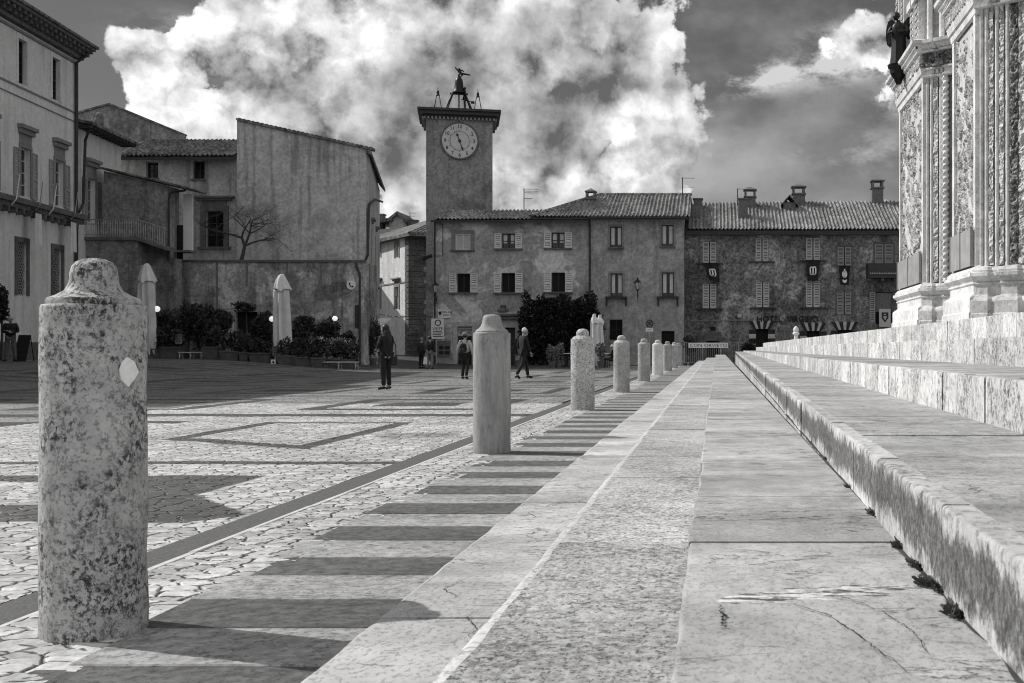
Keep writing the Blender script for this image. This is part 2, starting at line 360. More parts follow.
# ------------------------------------------------------------------ mesh helpers
class MB:
    def __init__(s, T=None): s.v = []; s.f = []; s.T = T
    def add(s, verts, faces):
        b = len(s.v)
        if s.T is not None: verts = [s.T @ Vector(v) for v in verts]
        s.v += [tuple(v) for v in verts]; s.f += [tuple(i + b for i in f) for f in faces]
    def box(s, x0, x1, y0, y1, z0, z1):
        s.add([(x0, y0, z0), (x1, y0, z0), (x1, y1, z0), (x0, y1, z0), (x0, y0, z1), (x1, y0, z1), (x1, y1, z1), (x0, y1, z1)],
              [(3, 2, 1, 0), (4, 5, 6, 7), (0, 1, 5, 4), (1, 2, 6, 5), (2, 3, 7, 6), (3, 0, 4, 7)])
    def quad(s, a, b, c, d): s.add([a, b, c, d], [(0, 1, 2, 3)])
    def prism_y(s, poly, y0, y1):
        """polygon in x,z extruded along y"""
        n = len(poly)
        s.add([(x, y0, z) for x, z in poly] + [(x, y1, z) for x, z in poly],
              [tuple(range(n)), tuple(range(2 * n - 1, n - 1, -1))] + [(i, i + n, (i + 1) % n + n, (i + 1) % n) for i in range(n)])
    def prism_z(s, poly, z0, z1):
        n = len(poly)
        s.add([(x, y, z0) for x, y in poly] + [(x, y, z1) for x, y in poly],
              [tuple(range(n - 1, -1, -1)), tuple(range(n, 2 * n))] + [(i, (i + 1) % n, (i + 1) % n + n, i + n) for i in range(n)])
    def tube(s, pts, rad, n=6, caps=True):
        pts = [Vector(p) for p in pts]; k = len(pts)
        if not isinstance(rad, (list, tuple)): rad = [rad] * k
        vs = []; fs = []; up = None
        for i, p in enumerate(pts):
            d = (pts[min(i + 1, k - 1)] - pts[max(i - 1, 0)])
            d = d.normalized() if d.length > 1e-9 else Vector((0, 0, 1))
            if up is None:
                a = Vector((1, 0, 0)) if abs(d.x) < .9 else Vector((0, 1, 0))
                up = (a - d * a.dot(d)).normalized()
            else:
                up = up - d * up.dot(d)
                up = up.normalized() if up.length > 1e-6 else d.orthogonal().normalized()
            w = d.cross(up)
            for j in range(n):
                a = 2 * math.pi * j / n
                vs.append(p + (up * math.cos(a) + w * math.sin(a)) * rad[i])
        for i in range(k - 1):
            for j in range(n):
                fs.append((i * n + j, i * n + (j + 1) % n, (i + 1) * n + (j + 1) % n, (i + 1) * n + j))
        if caps: fs.append(tuple(range(n - 1, -1, -1))); fs.append(tuple(range((k - 1) * n, k * n)))
        s.add(vs, fs)
    def lathe(s, prof, cx=0, cy=0, n=24, wob=None, seed=0, sq=1.0):
        """prof: (radius, z) from bottom to top"""
        vs = []; k = len(prof)
        for r, z in prof:
            for j in range(n):
                a = 2 * math.pi * j / n
                rr = r
                if wob: rr += wob * noise.noise(Vector((math.cos(a) * 2.2, math.sin(a) * 2.2, z * 5 + seed)))
                vs.append((cx + rr * math.cos(a), cy + rr * sq * math.sin(a), z))
        fs = [(i * n + j, i * n + (j + 1) % n, (i + 1) * n + (j + 1) % n, (i + 1) * n + j) for i in range(k - 1) for j in range(n)]
        fs.append(tuple(range(n - 1, -1, -1))); fs.append(tuple(range((k - 1) * n, k * n)))
        s.add(vs, fs)
    def ball(s, c, r, n=10, m=7, sc=(1, 1, 1)):
        prof = [(max(1e-4, math.sin(math.pi * i / m)), -math.cos(math.pi * i / m)) for i in range(m + 1)]
        b = MB(); b.lathe(prof, 0, 0, n)
        s.add([(c[0] + v[0] * r * sc[0], c[1] + v[1] * r * sc[1], c[2] + v[2] * r * sc[2]) for v in b.v], b.f)
    def build(s, name, mat, parent=None, smooth=False, bevel=0.0, seg=1):
        me = bpy.data.meshes.new(name); me.from_pydata(s.v, [], s.f); me.update()
        me.materials.append(M[mat] if isinstance(mat, str) else mat)
        if smooth:
            me.polygons.foreach_set('use_smooth', [True] * len(me.polygons))
            me.set_sharp_from_angle(angle=R(40))
        o = bpy.data.objects.new(name, me); COL.objects.link(o)
        if bevel:
            mo = o.modifiers.new('bevel', 'BEVEL'); mo.width = bevel; mo.segments = seg; mo.limit_method = 'ANGLE'
        if parent is not None: adopt(o, parent)
        return o
def adopt(o, parent):
    o.parent = parent
    if parent.get('is_root'): o.matrix_parent_inverse = Matrix.Translation(-parent.location)
def thing(name, label, cat, loc=(0, 0, 0), group=None):
    o = bpy.data.objects.new(name, None); COL.objects.link(o); o.location = loc; o.empty_display_size = .2
    o['is_root'] = 1; o['label'] = label; o['category'] = cat
    if group: o['group'] = group
    return o
def tag(o, label, cat, group=None):
    o['label'] = label; o['category'] = cat
    if group: o['group'] = group
    return o
def struct(o, kind='structure'): o['kind'] = kind; return o
def copy_tree(o, loc=None, rotz=None, label=None, parent=None):
    c = o.copy(); COL.objects.link(c)
    if parent is not None: c.parent = parent
    if loc is not None: c.location = loc
    if rotz is not None: c.rotation_euler = (0, 0, rotz)
    if label: c['label'] = label
    for ch in list(o.children): copy_tree(ch, parent=c)
    return c
def frame(origin, direction):
    """local x along the facade, local y into the building, z up"""
    d = Vector((direction[0], direction[1], 0)).normalized()
    y = Vector((-d.y, d.x, 0))
    T = Matrix.Identity(4)
    T.col[0] = (d.x, d.y, 0, 0); T.col[1] = (y.x, y.y, 0, 0); T.col[3] = (origin[0], origin[1], origin[2] if len(origin) > 2 else 0, 1)
    return T
def text_mesh(s, size, extrude=0.01, align='CENTER'):
    """lettering as flat meshes: returns verts (x along, z up) and faces"""
    cu = bpy.data.curves.new('lettering', 'FONT'); cu.body = s; cu.size = size; cu.extrude = extrude
    cu.align_x = align; cu.align_y = 'CENTER'; cu.resolution_u = 3
    ob = bpy.data.objects.new('lettering', cu); COL.objects.link(ob)
    dg = bpy.context.evaluated_depsgraph_get(); me = bpy.data.meshes.new_from_object(ob.evaluated_get(dg))
    vs = [(v.co.x, -v.co.z, v.co.y) for v in me.vertices]; fs = [tuple(p.vertices) for p in me.polygons]
    bpy.data.objects.remove(ob); bpy.data.curves.remove(cu); bpy.data.meshes.remove(me)
    return vs, fs
def put_text(mb, s, x, y, z, size, extrude=.01, stretch=1.0, squash=1.0):
    vs, fs = text_mesh(s, size, extrude)
    mb.add([(x + a * stretch, y + b, z + c * squash) for a, b, c in vs], fs)

# ------------------------------------------------------------------ the piazza floor
def sm(x): x = min(1, max(0, x)); return x * x * (3 - 2 * x)
def gz(x, y): return 0.55 * sm((-x - 15) / 11) * sm((y - 24) / 20)
def tone(x, y):
    """1 where the paving stones are dark basalt; far off, painted house shadow"""
    if 10.9 < y < 11.2: return 1
    if y < 11:
        yy = y
        if 7.25 < yy < 9.95:
            inn = -3.75 + max(0, 0.78 * (1 - abs(yy - 7.6) / 1.05)) if yy > 7.0 else -3.75
            out = -4.85 + 0.9 * (0) if not (8.1 < yy < 9.0) else -4.3
            if yy > 9.5: out = -9
            if out < x < inn: return 1
            if x < -6.2 and yy < 9.6: return 1
        if yy < 7.25 and x < -4.4 and 5.2 < yy < 6.6: return 1
        if yy < 5: return 0
        return 0
    if 18.6 < y < 18.95: return 1
    if y <= 18.95:
        inside = (-6.45 < x < -4.3 and 12.6 + 0.62 * max(0, -4.4 - x) < y < 17.15)
        core = (-6.2 < x < -4.55 and 13.0 + 0.62 * max(0, -4.4 - x) < y < 16.9)
        if inside and not core: return 1
        if x < -7.6 and 12.4 < y < 17.4 and not (x > -9.6 and 12.9 < y < 16.9): return 1
        if -4.1 < x < -3.2 and 14.2 < y < 15.0: return 0.5
        return 0
    q = (y - 18.95) % 7.7
    if q < 0.4: return 1
    xx = (-x - 2.93) % 5.2
    if 1.0 < xx < 4.3 and 1.6 < q < 6.2 and not (1.35 < xx < 3.95 and 2.1 < q < 5.7): return 1
    if 1.9 < xx < 3.4 and 3.0 < q < 4.6: return 1
    if y > 58: return 0.85  # shadow in front of the houses, painted into the paving tone
    return 0
def grid(name, xs, ys, mat, tonef=None, z0=0.0, rough=0):
    xs = np.asarray(xs); ys = np.asarray(ys); nx, ny = len(xs), len(ys)
    vs = []; tn = []
    for y in ys:
        for x in xs:
            z = z0 + gz(x, y)
            if rough: z += rough * noise.noise(Vector((x * 1.3, y * 1.3, 0)))
            vs.append((x, y, z)); tn.append(tonef(x, y) if tonef else 0)
    fs = [(j * nx + i, j * nx + i + 1, (j + 1) * nx + i + 1, (j + 1) * nx + i) for j in range(ny - 1) for i in range(nx - 1)]
    me = bpy.data.meshes.new(name); me.from_pydata(vs, [], fs); me.update()
    at = me.attributes.new('tone', 'FLOAT', 'POINT'); at.data.foreach_set('value', tn)
    me.polygons.foreach_set('use_smooth', [True] * len(me.polygons))
    me.materials.append(M[mat]); o = bpy.data.objects.new(name, me); COL.objects.link(o)
    return struct(o)
g = MB(); g.quad((-900, -900, -.12), (900, -900, -.12), (900, 900, -.12), (-900, 900, -.12)); struct(g.build('ground', 'earth'))
grid('piazza_paving', np.arange(-9.6, -2.929, .026), np.concatenate([np.arange(2.4, 12, .024), np.arange(12, 23.01, .05)]), 'cobble', tone, 0, .008)
grid('cobbled_gutter', np.arange(-2.672, -2.06, .017), np.concatenate([np.arange(2.4, 14, .018), np.arange(14, 75, .09)]), 'cobble_rough', None, 0.002, .008)
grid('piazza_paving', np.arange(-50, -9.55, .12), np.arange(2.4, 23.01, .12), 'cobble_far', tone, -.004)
def far_shade_tone(x, y): return tone(x, y) * (1 - .55 * sm((-x - 9) / 3)) + .55 * sm((-x - 9) / 3)  # towards the left, building shade is put into the paving tone
grid('piazza_paving', np.arange(-60, -2.9, .16), np.arange(22.95, 110, .2), 'cobble_far', far_shade_tone, -.004)
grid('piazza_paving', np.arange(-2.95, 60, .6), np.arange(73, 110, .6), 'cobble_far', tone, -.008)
def strip(name, mat, x0, x1, y0, y1, z, n=80):
    mb = MB(); ys = np.linspace(y0, y1, n)
    for a, b in zip(ys[:-1], ys[1:]): mb.quad((x0, a, z), (x1, a, z), (x1, b, z), (x0, b, z))
    return struct(mb.build(name, mat))
strip('dark_paving_strip', 'band', -2.935, -2.71, 2, 73, .012); 
ml = MB(); y = 2.0
while y < 72:
    L = random.uniform(.7, 1.2); ml.box(-2.71, -2.672 + random.uniform(-.006, .006), y, y + L - .006, -.03, .017 + random.uniform(-.002, .002)); y += L
struct(ml.build('pale_paving_strip', 'line', bevel=.004))
# cross slabs, alternately pale and dark, between the gutter and the kerb
md, mlt = MB(), MB(); k = -3; 
while 5.51 + 1.03 * k < 72:
    y0 = 5.51 + 1.03 * k
    for mb, a, b in ((md, y0, y0 + .50), (mlt, y0 + .505, y0 + 1.025)):
        x = -2.19 + random.uniform(-.05, .05); 
        cuts = [x, -1.0]
        for u, v in zip(cuts[:-1], cuts[1:]): mb.box(u, v - .004, a, b, -.06, .017 + random.uniform(-.004, .004))
    k += 1
struct(md.build('dark_paving_slabs', 'slab_dark', bevel=.006)); struct(mlt.build('pale_paving_slabs', 'slab_light', bevel=.006))

# ------------------------------------------------------------------ the cathedral steps
YE = 72.0
SL = 0.0022
def zs(z, y): return z + SL * max(0, y - 4)
steps = thing('cathedral_steps', 'long flight of worn marble steps running beside the row of stone posts to the cathedral', 'steps', (1, 35, 0))
def course(name, mat, x0, x1, z0, z1, lens, shear=0.0, offs=0.0, slope=True, bev=.012, jit=.002, xj=.004, fixed=(), dens_to=16, margin=0, wav=1.0):
    """one course of stone blocks laid end to end with open joints; near blocks get a worn, uneven edge"""
    mb = MB(); mg = MB(); tones = []; y = 1.2 + offs; fixed = list(fixed)
    while y < YE:
        L = fixed.pop(0) if fixed else random.uniform(*lens); y2 = min(y + L, YE)
        dz = random.uniform(-jit, jit); dx = random.uniform(-xj, xj)
        n = max(1, int((y2 - y) / .10)) if y < dens_to else max(1, int((y2 - y) / 1.0))
        gp_ = .0055 if name == 'riser' else .0035; ys = np.linspace(y + gp_, y2 - gp_, n + 1)
        rows = []
        for q in ys:
            sx_ = shear * max(0, q - 3)
            w = wav * (.007 * noise.noise(Vector((q * 3.1, x0 * 9, z1 * 5))) + .004 * noise.noise(Vector((q * 13, x0 * 9, 4))))
            w2 = wav * .006 * noise.noise(Vector((q * 4.3, x0 * 5, 9)))
            zz = (zs(z1, q) if slope else z1) + dz
            xa = x0 + sx_ + dx + w; xb = x1 + sx_ + .0
            r = bev
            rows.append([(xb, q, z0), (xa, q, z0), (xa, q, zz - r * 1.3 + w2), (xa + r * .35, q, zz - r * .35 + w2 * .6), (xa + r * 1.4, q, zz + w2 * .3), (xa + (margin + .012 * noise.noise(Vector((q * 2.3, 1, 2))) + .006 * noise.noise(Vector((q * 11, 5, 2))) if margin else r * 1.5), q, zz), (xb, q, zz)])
        m_ = 7
        vs = [p for r_ in rows for p in r_]
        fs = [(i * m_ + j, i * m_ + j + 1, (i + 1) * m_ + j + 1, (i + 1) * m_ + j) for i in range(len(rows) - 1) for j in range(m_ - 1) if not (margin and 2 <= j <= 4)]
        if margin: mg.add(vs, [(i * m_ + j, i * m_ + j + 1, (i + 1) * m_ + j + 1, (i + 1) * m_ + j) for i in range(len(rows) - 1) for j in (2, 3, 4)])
        fs += [tuple(range(m_ - 1, -1, -1)), tuple(range((len(rows) - 1) * m_, len(rows) * m_))]
        mb.add(vs, fs); y = y2; tones += [random.uniform(-.16, .14)] * len(vs)
    o = mb.build(name, mat, steps, smooth=True)
    at = o.data.attributes.new('block', 'FLOAT', 'POINT'); at.data.foreach_set('value', tones)
    if margin: mg.build('lit_edge', 'lit_edge_pale', o, smooth=True)  # pale strip: the sunlit edge of the step put into the colour
    return o
course('step', 'marble_kerb', -1.107, -.598, -.05, .18, (1.25, 1.6), 0, 0, fixed=(1.30, 1.42, 1.27, 1.64))
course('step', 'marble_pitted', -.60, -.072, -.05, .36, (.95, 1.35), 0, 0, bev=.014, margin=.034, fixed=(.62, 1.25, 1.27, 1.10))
course('step', 'marble_seamed', -.074, .49, -.05, .54, (.95, 1.3), .0, 0, bev=.006, fixed=(2.02, .98, 1.2))
course('riser', 'marble_riser', .482, .545, -.05, .727, (.7, 1.1), .009, .3, bev=.007, wav=.6)
course('step', 'marble_smooth', .54, 1.26, -.05, .7265, (.9, 1.5), .009, .0, bev=.002)
course('riser', 'marble_high', 1.172, 1.24, -.05, .935, (.5, .8), .006, .2, slope=False, bev=.006, wav=.5)
course('step', 'marble_smooth', 1.235, 2.15, -.05, .934, (.9, 1.5), .006, .0, slope=False, bev=.002)
course('riser', 'marble_high', 2.07, 2.46, -.05, 1.14, (.5, .9), .004, .5, slope=False, bev=.006, wav=.5)
course('step', 'marble_smooth', 2.45, 2.95, -.05, 1.138, (.9, 1.5), .004, .0, slope=False, bev=.002)
course('riser', 'marble_high', 2.76, 3.3, -.05, 1.39, (.5, .9), .0, .1, slope=False, bev=.006, wav=.5)
pl = MB(); pl.box(3.29, 24, 1.2, YE, -.05, 1.388); pl.build('platform', 'church_grey', steps)
# eroded pale seam and cracks in the walked step, weeds in the joint under the stained riser
cm = MB()
def crack(pts, w, z=.5432, n=60, seed=1):
    rg = random.Random(seed); P = [Vector((a, b, 0)) for a, b in pts]; out = []
    for i in range(n + 1):
        u = i / n * (len(P) - 1); k = min(int(u), len(P) - 2); p = P[k].lerp(P[k + 1], u - k)
        out.append((p.x + rg.uniform(-.0018, .0018) + .01 * noise.noise(Vector((u * 5, seed, 0))), p.y + rg.uniform(-.0018, .0018) + .012 * noise.noise(Vector((u * 5, seed, 7))), w * (.25 + rg.random()) * math.sin(math.pi * min(.95, max(.05, i / n))) ** .5))
    for (x0, y0, w0), (x1, y1, w1) in zip(out[:-1], out[1:]): cm.quad((x0 - w0 * .5, y0 - w0 * .6, zs(z, y0)), (x1 - w1 * .5, y1 - w1 * .6, zs(z, y1)), (x1 + w1 * .5, y1 + w1 * .6, zs(z, y1)), (x0 + w0 * .5, y0 + w0 * .6, zs(z, y0)))
crack([(.14, 2.46), (.22, 2.32), (.27, 2.1), (.31, 1.9)], .0028, seed=3); crack([(.24, 2.55), (.32, 2.38), (.36, 2.2), (.355, 1.95)], .0026, seed=4)
crack([(.005, 2.42), (.012, 2.32), (.010, 2.22)], .006, seed=5); crack([(-.05, 3.6), (.14, 3.63), (.32, 3.7), (.47, 3.85)], .006, seed=6); crack([(.0, 4.75), (.16, 4.9), (.28, 4.86)], .006, seed=7); crack([(.05, 6.1), (.25, 6.3), (.46, 6.35)], .008, seed=8)
for q in range(9):       # fine cracks in the kerb stones
    y_ = 3.0 + q * .62; x_ = -.62 - .4 * ((q * .37) % 1); crack([(x_, y_), (x_ - .08 + .1 * (q % 2), y_ + .13), (x_ - .05, y_ + .3), (x_ - .16 + .12 * (q % 3), y_ + .42)], .0035, z=.1828, seed=20 + q)
cm.build('crack', 'void', steps)
jd = MB(); ys_ = np.concatenate([np.arange(1.3, 12, .03), np.arange(12, YE, .3)])      # dirt in the joint at the foot of the riser
for a_, b_ in zip(ys_[:-1], ys_[1:]):
    e = []
    for q in (a_, b_): e.append(.482 + .009 * max(0, q - 3) + .004), 
    w0, w1 = (max(.004, .011 + .014 * noise.noise(Vector((q * 4.1, 3, 2))) + .009 * noise.noise(Vector((q * 17, 5, 2)))) for q in (a_, b_))
    x0_, x1_ = (.482 + .009 * max(0, q - 3) + .006 for q in (a_, b_))
    jd.quad((x0_ - .006 - w0, a_, zs(.5412, a_)), (x0_, a_, zs(.5412, a_)), (x1_, b_, zs(.5412, b_)), (x1_ - .006 - w1, b_, zs(.5412, b_)))
jd.build('joint_dirt', 'bark', steps)
WEEDS = [(.487, 2.36, .030), (.487, 2.62, .034), (.49, 2.86, .026), (.495, 3.15, .03), (.50, 3.75, .03), (.505, 4.45, .03), (.51, 5.6, .03), (.515, 6.6, .025)]
wl = ['weed tuft in the joint under the stained riser, nearest the camera', 'weed tuft in the riser joint, second from the camera', 'weed tuft in the riser joint, third from the camera',
      'weed tuft in the riser joint, fourth from the camera', 'weed tuft in the riser joint, fifth from the camera', 'weed tuft in the riser joint, sixth from the camera',
      'weed tuft in the riser joint, seventh from the camera', 'weed tuft in the riser joint, farthest from the camera']
for (wx, wy, wr), lb in zip(WEEDS, wl):
    mb = MB()
    for i in range(420):
        a = random.uniform(0, 2 * math.pi); rr = wr * random.random() ** .5 * (1 + .5 * math.sin(a * 3 + wy * 7))
        p = Vector((wx + .009 * (wy - 3) - abs(rr * math.cos(a)) * .8 - .002, wy + rr * 1.7 * math.sin(a), .541))
        d = Vector((math.cos(a) * .6 - .3, math.sin(a) * .8, random.uniform(.2, 1.0))) * wr * random.uniform(.2, .55)
        w = Vector((random.uniform(-1, 1), random.uniform(-1, 1), random.uniform(-.3, .3))).normalized() * random.uniform(.0012, .0035)
        mb.add([p - w, p + w, p + d + w * .8, p + d * 1.15, p + d - w * .8], [(0, 1, 2, 3, 4)])
    o = mb.build('weed_tuft', 'leaf_weed'); tag(o, lb, 'weed', 'weeds growing along the step joint')

# ------------------------------------------------------------------ the row of stone posts
def bollard(x, y, h, r, mat, style, label, seed, capmat=None):
    t = thing('stone_bollard', label, 'bollard', (x, y, 0), 'stone posts in a row along the cathedral steps')
    hs = h * (1 - .125 if style != 'tall' else .868)
    sh = MB(); prof = [(r * 1.01, -.08)] + [(r * (1 - .015 * i / 12), hs * i / 12) for i in range(1, 12)] + [(r * .985, hs - .012), (r * .975, hs - .004), (r * .95, hs)]
    sh.lathe(prof, x, y, 44, .006 * (r / .19), seed)
    sh.build('shaft', mat, t, smooth=True)
    c = MB(); q = h - hs
    if style == 'knob':      # flat collar, then a wide dome
        p = [(r * .87, hs - .004), (r * .885, hs + .012), (r * .86, hs + .024), (r * .70, hs + .036), (r * .55, hs + .052), (r * .475, hs + .075), (r * .45, hs + .10),
             (r * .44, hs + q * .70), (r * .41, hs + q * .82), (r * .33, hs + q * .92), (r * .2, hs + q * .98), (r * .05, h)]
    elif style == 'tall':    # thin collar, concave shoulder rising to a broad round-topped knob
        p = [(r * .99, hs - .012), (r * .90, hs - .004), (r * .86, hs + .004), (r * .86, hs + .016), (r * .80, hs + .028), (r * .69, hs + .042), (r * .60, hs + .062), (r * .54, hs + .088), (r * .50, hs + q * .66),
             (r * .475, hs + q * .80), (r * .42, hs + q * .91), (r * .30, hs + q * .975), (r * .05, h)]
    else:                    # small round button
        p = [(r * .93, hs - .003), (r * .8, hs + .03), (r * .6, hs + .05), (r * .5, hs + .06), (r * .54, hs + .08), (r * .53, hs + q * .62), (r * .46, hs + q * .8), (r * .3, hs + q * .95), (r * .05, h)]
    c.lathe(p, x, y, 36, .005 * (r / .19), seed + 5)
    c.build('cap', capmat or mat, t, smooth=True)
    return t
B = [(-2.31, 4.45, 1.395, .181, 'boll_lichen', 'knob', 'nearest stone post, tall and lichen spotted with a pale diamond patch'),
     (-2.27, 12.1, 1.405, .188, 'boll_plain', 'tall', 'second post, smooth banded marble with a broad rounded knob'),
     (-2.30, 20.55, 1.40, .205, 'boll_speck', 'button', 'third post, rough speckled travertine with a small knob'),
     (-2.29, 28.8, 1.38, .195, 'boll_grey', 'button', 'fourth post from the camera, plain grey marble'),
     (-2.33, 38.3, 1.38, .20, 'boll_grey', 'button', 'fifth post, grey with a paler flaw low on its shaft'),
     (-2.31, 46.8, 1.40, .215, 'boll_white', 'button', 'sixth post, whiter than the posts on either side of it'),
     (-2.30, 55.8, 1.40, .215, 'boll_grey', 'button', 'seventh post, just beyond the white post'),
     (-2.30, 64.5, 1.40, .21, 'boll_speck', 'button', 'eighth post, second beyond the white post'),
     (-2.28, 71.0, 1.40, .21, 'boll_grey', 'button', 'farthest post, next to the barrier with the banner')]
bt = [bollard(*b, seed=i * 3.7) for i, b in enumerate(B)]
# diamond repair patch on the nearest post, facing the camera
dia = MB(); bx, by, br = B[0][0], B[0][1], B[0][3]
def on_shaft(pxx, pyy):
    # where the line of sight meets the shaft
    u, v = (pxx - VX) / F, (VY - pyy) / F
    a = u * u + 1; b_ = -2 * (bx * u + by); c = bx * bx + by * by - br * br
    Y = (-b_ - math.sqrt(max(0, b_ * b_ - 4 * a * c))) / (2 * a)
    p = Vector((u * Y, Y, H + v * Y)); n = Vector((p.x - bx, p.y - by, 0)).normalized()
    return p, n
out = [(127, 357), (134, 362), (138, 372), (134, 379), (128, 387), (121, 380), (119, 370), (122, 362)]
fr = [on_shaft(*q) for q in out]; cp, cn = on_shaft(128.5, 372)
vs = [p + n * .004 for p, n in fr] + [cp + cn * .006] + [p - n * .01 for p, n in fr]
n_ = len(out)
dia.add(vs, [(i, (i + 1) % n_, n_) for i in range(n_)] + [(i, i + n_ + 1, (i + 1) % n_ + n_ + 1, (i + 1) % n_) for i in range(n_)])
dia.build('repair_patch', 'patch_pale', bt[0])

# ------------------------------------------------------------------ building helpers
def wall_face(mb, x0, x1, z0, z1, y, holes, depth=.22, thick=.4):
    """front face at local y with recessed openings; holes = (xa, xb, za, zb)"""
    xs = sorted({x0, x1, *[min(max(h[0], x0), x1) for h in holes], *[min(max(h[1], x0), x1) for h in holes]})
    zs_ = sorted({z0, z1, *[min(max(h[2], z0), z1) for h in holes], *[min(max(h[3], z0), z1) for h in holes]})
    for a, b in zip(xs[:-1], xs[1:]):
        for c, d in zip(zs_[:-1], zs_[1:]):
            mx, mz = (a + b) / 2, (c + d) / 2
            if any(h[0] < mx < h[1] and h[2] < mz < h[3] for h in holes): continue
            mb.quad((a, y, c), (b, y, c), (b, y, d), (a, y, d))
    for a, b, c, d in holes:
        e = y + depth
        mb.quad((a, y, c), (a, e, c), (b, e, c), (b, y, c)); mb.quad((a, y, d), (b, y, d), (b, e, d), (a, e, d))
        mb.quad((a, y, c), (a, y, d), (a, e, d), (a, e, c)); mb.quad((b, y, c), (b, e, c), (b, e, d), (b, y, d))
def body(mb, x0, x1, y0, y1, z0, z1):
    """the other walls of a block whose front (at y0) is a wall_face"""
    mb.quad((x0, y1, z0), (x0, y0, z0), (x0, y0, z1), (x0, y1, z1)); mb.quad((x1, y0, z0), (x1, y1, z0), (x1, y1, z1), (x1, y0, z1))
    mb.quad((x1, y1, z0), (x0, y1, z0), (x0, y1, z1), (x1, y1, z1)); mb.quad((x0, y0, z1), (x1, y0, z1), (x1, y1, z1), (x0, y1, z1))
def window(T, root, h, depth=.2, frame_m='wood_dark', bars=(1, 2), fw=.06, glassm='glass', name='window', curtain=False):
    """casement in the opening h, at the back of its reveal"""
    a, b, c, d = h; y = depth - .02
    f = MB(T); w = fw
    f.box(a, a + w, y - .06, y, c, d); f.box(b - w, b, y - .06, y, c, d); f.box(a + w, b - w, y - .06, y, c, c + w); f.box(a + w, b - w, y - .06, y, d - w, d)
    nv, nh = bars
    for i in range(nv):
        x = a + (b - a) * (i + 1) / (nv + 1); f.box(x - w * .6, x + w * .6, y - .055, y, c + w, d - w)
    xs = [a + (b - a) * i / (nv + 1) for i in range(nv + 2)]
    for j in range(nh):
        z = c + (d - c) * (j + 1) / (nh + 1)
        for i in range(nv + 1): f.box(xs[i] + w, xs[i + 1] - w, y - .04, y - .01, z - w * .35, z + w * .35)
    fo = f.build(name, frame_m, root)
    p = MB(T); p.box(a + .01, b - .01, y + .003, y + .02, c + .01, d - .01); p.build('pane', glassm, fo)
    if curtain:
        k = MB(T)
        for (u, v) in ((a + w, a + (b - a) * .36), (b - (b - a) * .36, b - w)):
            n = 8
            for i in range(n):
                x_ = u + (v - u) * i / n; x2 = u + (v - u) * (i + 1) / n
                k.quad((x_, y - .004 - .003 * (i % 2), c + w + curtain * (d - c)), (x2, y - .004 - .003 * ((i + 1) % 2), c + w + curtain * (d - c)), (x2, y - .004 - .003 * ((i + 1) % 2), d - w), (x_, y - .004 - .003 * (i % 2), d - w))
        k.build('curtain', 'canvas', fo)
    return fo
def sill(T, fo, h, over=.15, th=.10, out=.18, mat='trim_dark', drop=0):
    s = MB(T); s.box(h[0] - over, h[1] + over, -out, .05, h[2] - th - drop, h[2] - .003 - drop); s.build('sill', mat, fo)
def shutter(T, root, x0, x1, z0, z1, y=-.05, mat='wood_grey', nsl=14, th=.045, mid=.42):
    s = MB(T); w = min(.07, (x1 - x0) * .18); y1 = y + th
    s.box(x0, x0 + w, y, y1, z0, z1); s.box(x1 - w, x1, y, y1, z0, z1)
    s.box(x0 + w, x1 - w, y, y1, z0, z0 + w); s.box(x0 + w, x1 - w, y, y1, z1 - w, z1)
    zm = z0 + (z1 - z0) * mid; s.box(x0 + w, x1 - w, y, y1, zm - w * .5, zm + w * .5)
    for c, d in ((z0 + w, zm - w * .5), (zm + w * .5, z1 - w)):
        n = max(3, int(nsl * (d - c) / (z1 - z0)))
        for i in range(n):
            q = c + (d - c) * i / n; r = q + (d - c) / n * .62
            s.add([(x0 + w, y + .010, q), (x1 - w, y + .010, q), (x1 - w, y1 - .004, r), (x0 + w, y1 - .004, r)], [(0, 1, 2, 3)])
    return s.build('shutter', mat, root)
def pantile_roof(T, root, x0, x1, y0, z0, slope, ytop, mat='tile', pitch=.24, course=.42, name='roof', amp=.085, clip=None, xtop=None):
    """pan and cover tiles as a rippled, stepped sheet; ytop(x) gives how far back each column runs"""
    mb = MB(T); n = max(2, int((x1 - x0) / pitch)); pw = (x1 - x0) / n; K = 6
    prof = [(0, 0), (.14, .62), (.30, 1.0), (.46, .62), (.60, 0.0), (.80, -.30)]
    for i in range(n):
        xa = x0 + i * pw; yt = ytop(xa + pw / 2)
        if yt <= y0 + .05: continue
        m = max(1, int((yt - y0) / course)); vs = []; jit = random.uniform(-.012, .012)
        for j in range(m + 1):
            for lift in ((0.0,) if j == 0 else ((.030, 0.0) if j < m else (.030,))):
                y = y0 + (yt - y0) * j / m + (random.uniform(-.02, .02) if 0 < j < m else 0) + (-.03 * 0 if lift else 0)
                for k in range(K + 1):
                    u, h = (prof[k] if k < K else (1.0, 0.0))
                    zz = z0 + slope * (y - y0) + h * amp * (1 + jit * 8) - (.0 if lift == 0 else 0) + (.0 if lift else .028) + .018 * noise.noise(Vector((xa * .7, y * .9, 3)))
                    vs.append((xa + u * pw + jit, y, zz))
        rows = len(vs) // (K + 1)
        mb.add(vs, [(r * (K + 1) + k, r * (K + 1) + k + 1, (r + 1) * (K + 1) + k + 1, (r + 1) * (K + 1) + k) for r in range(rows - 1) for k in range(K)])
    # boards under the tiles
    yt = max(ytop(x0 + (x1 - x0) * q) for q in (0, .25, .5, .75, 1))
    return mb.build(name, mat, root)
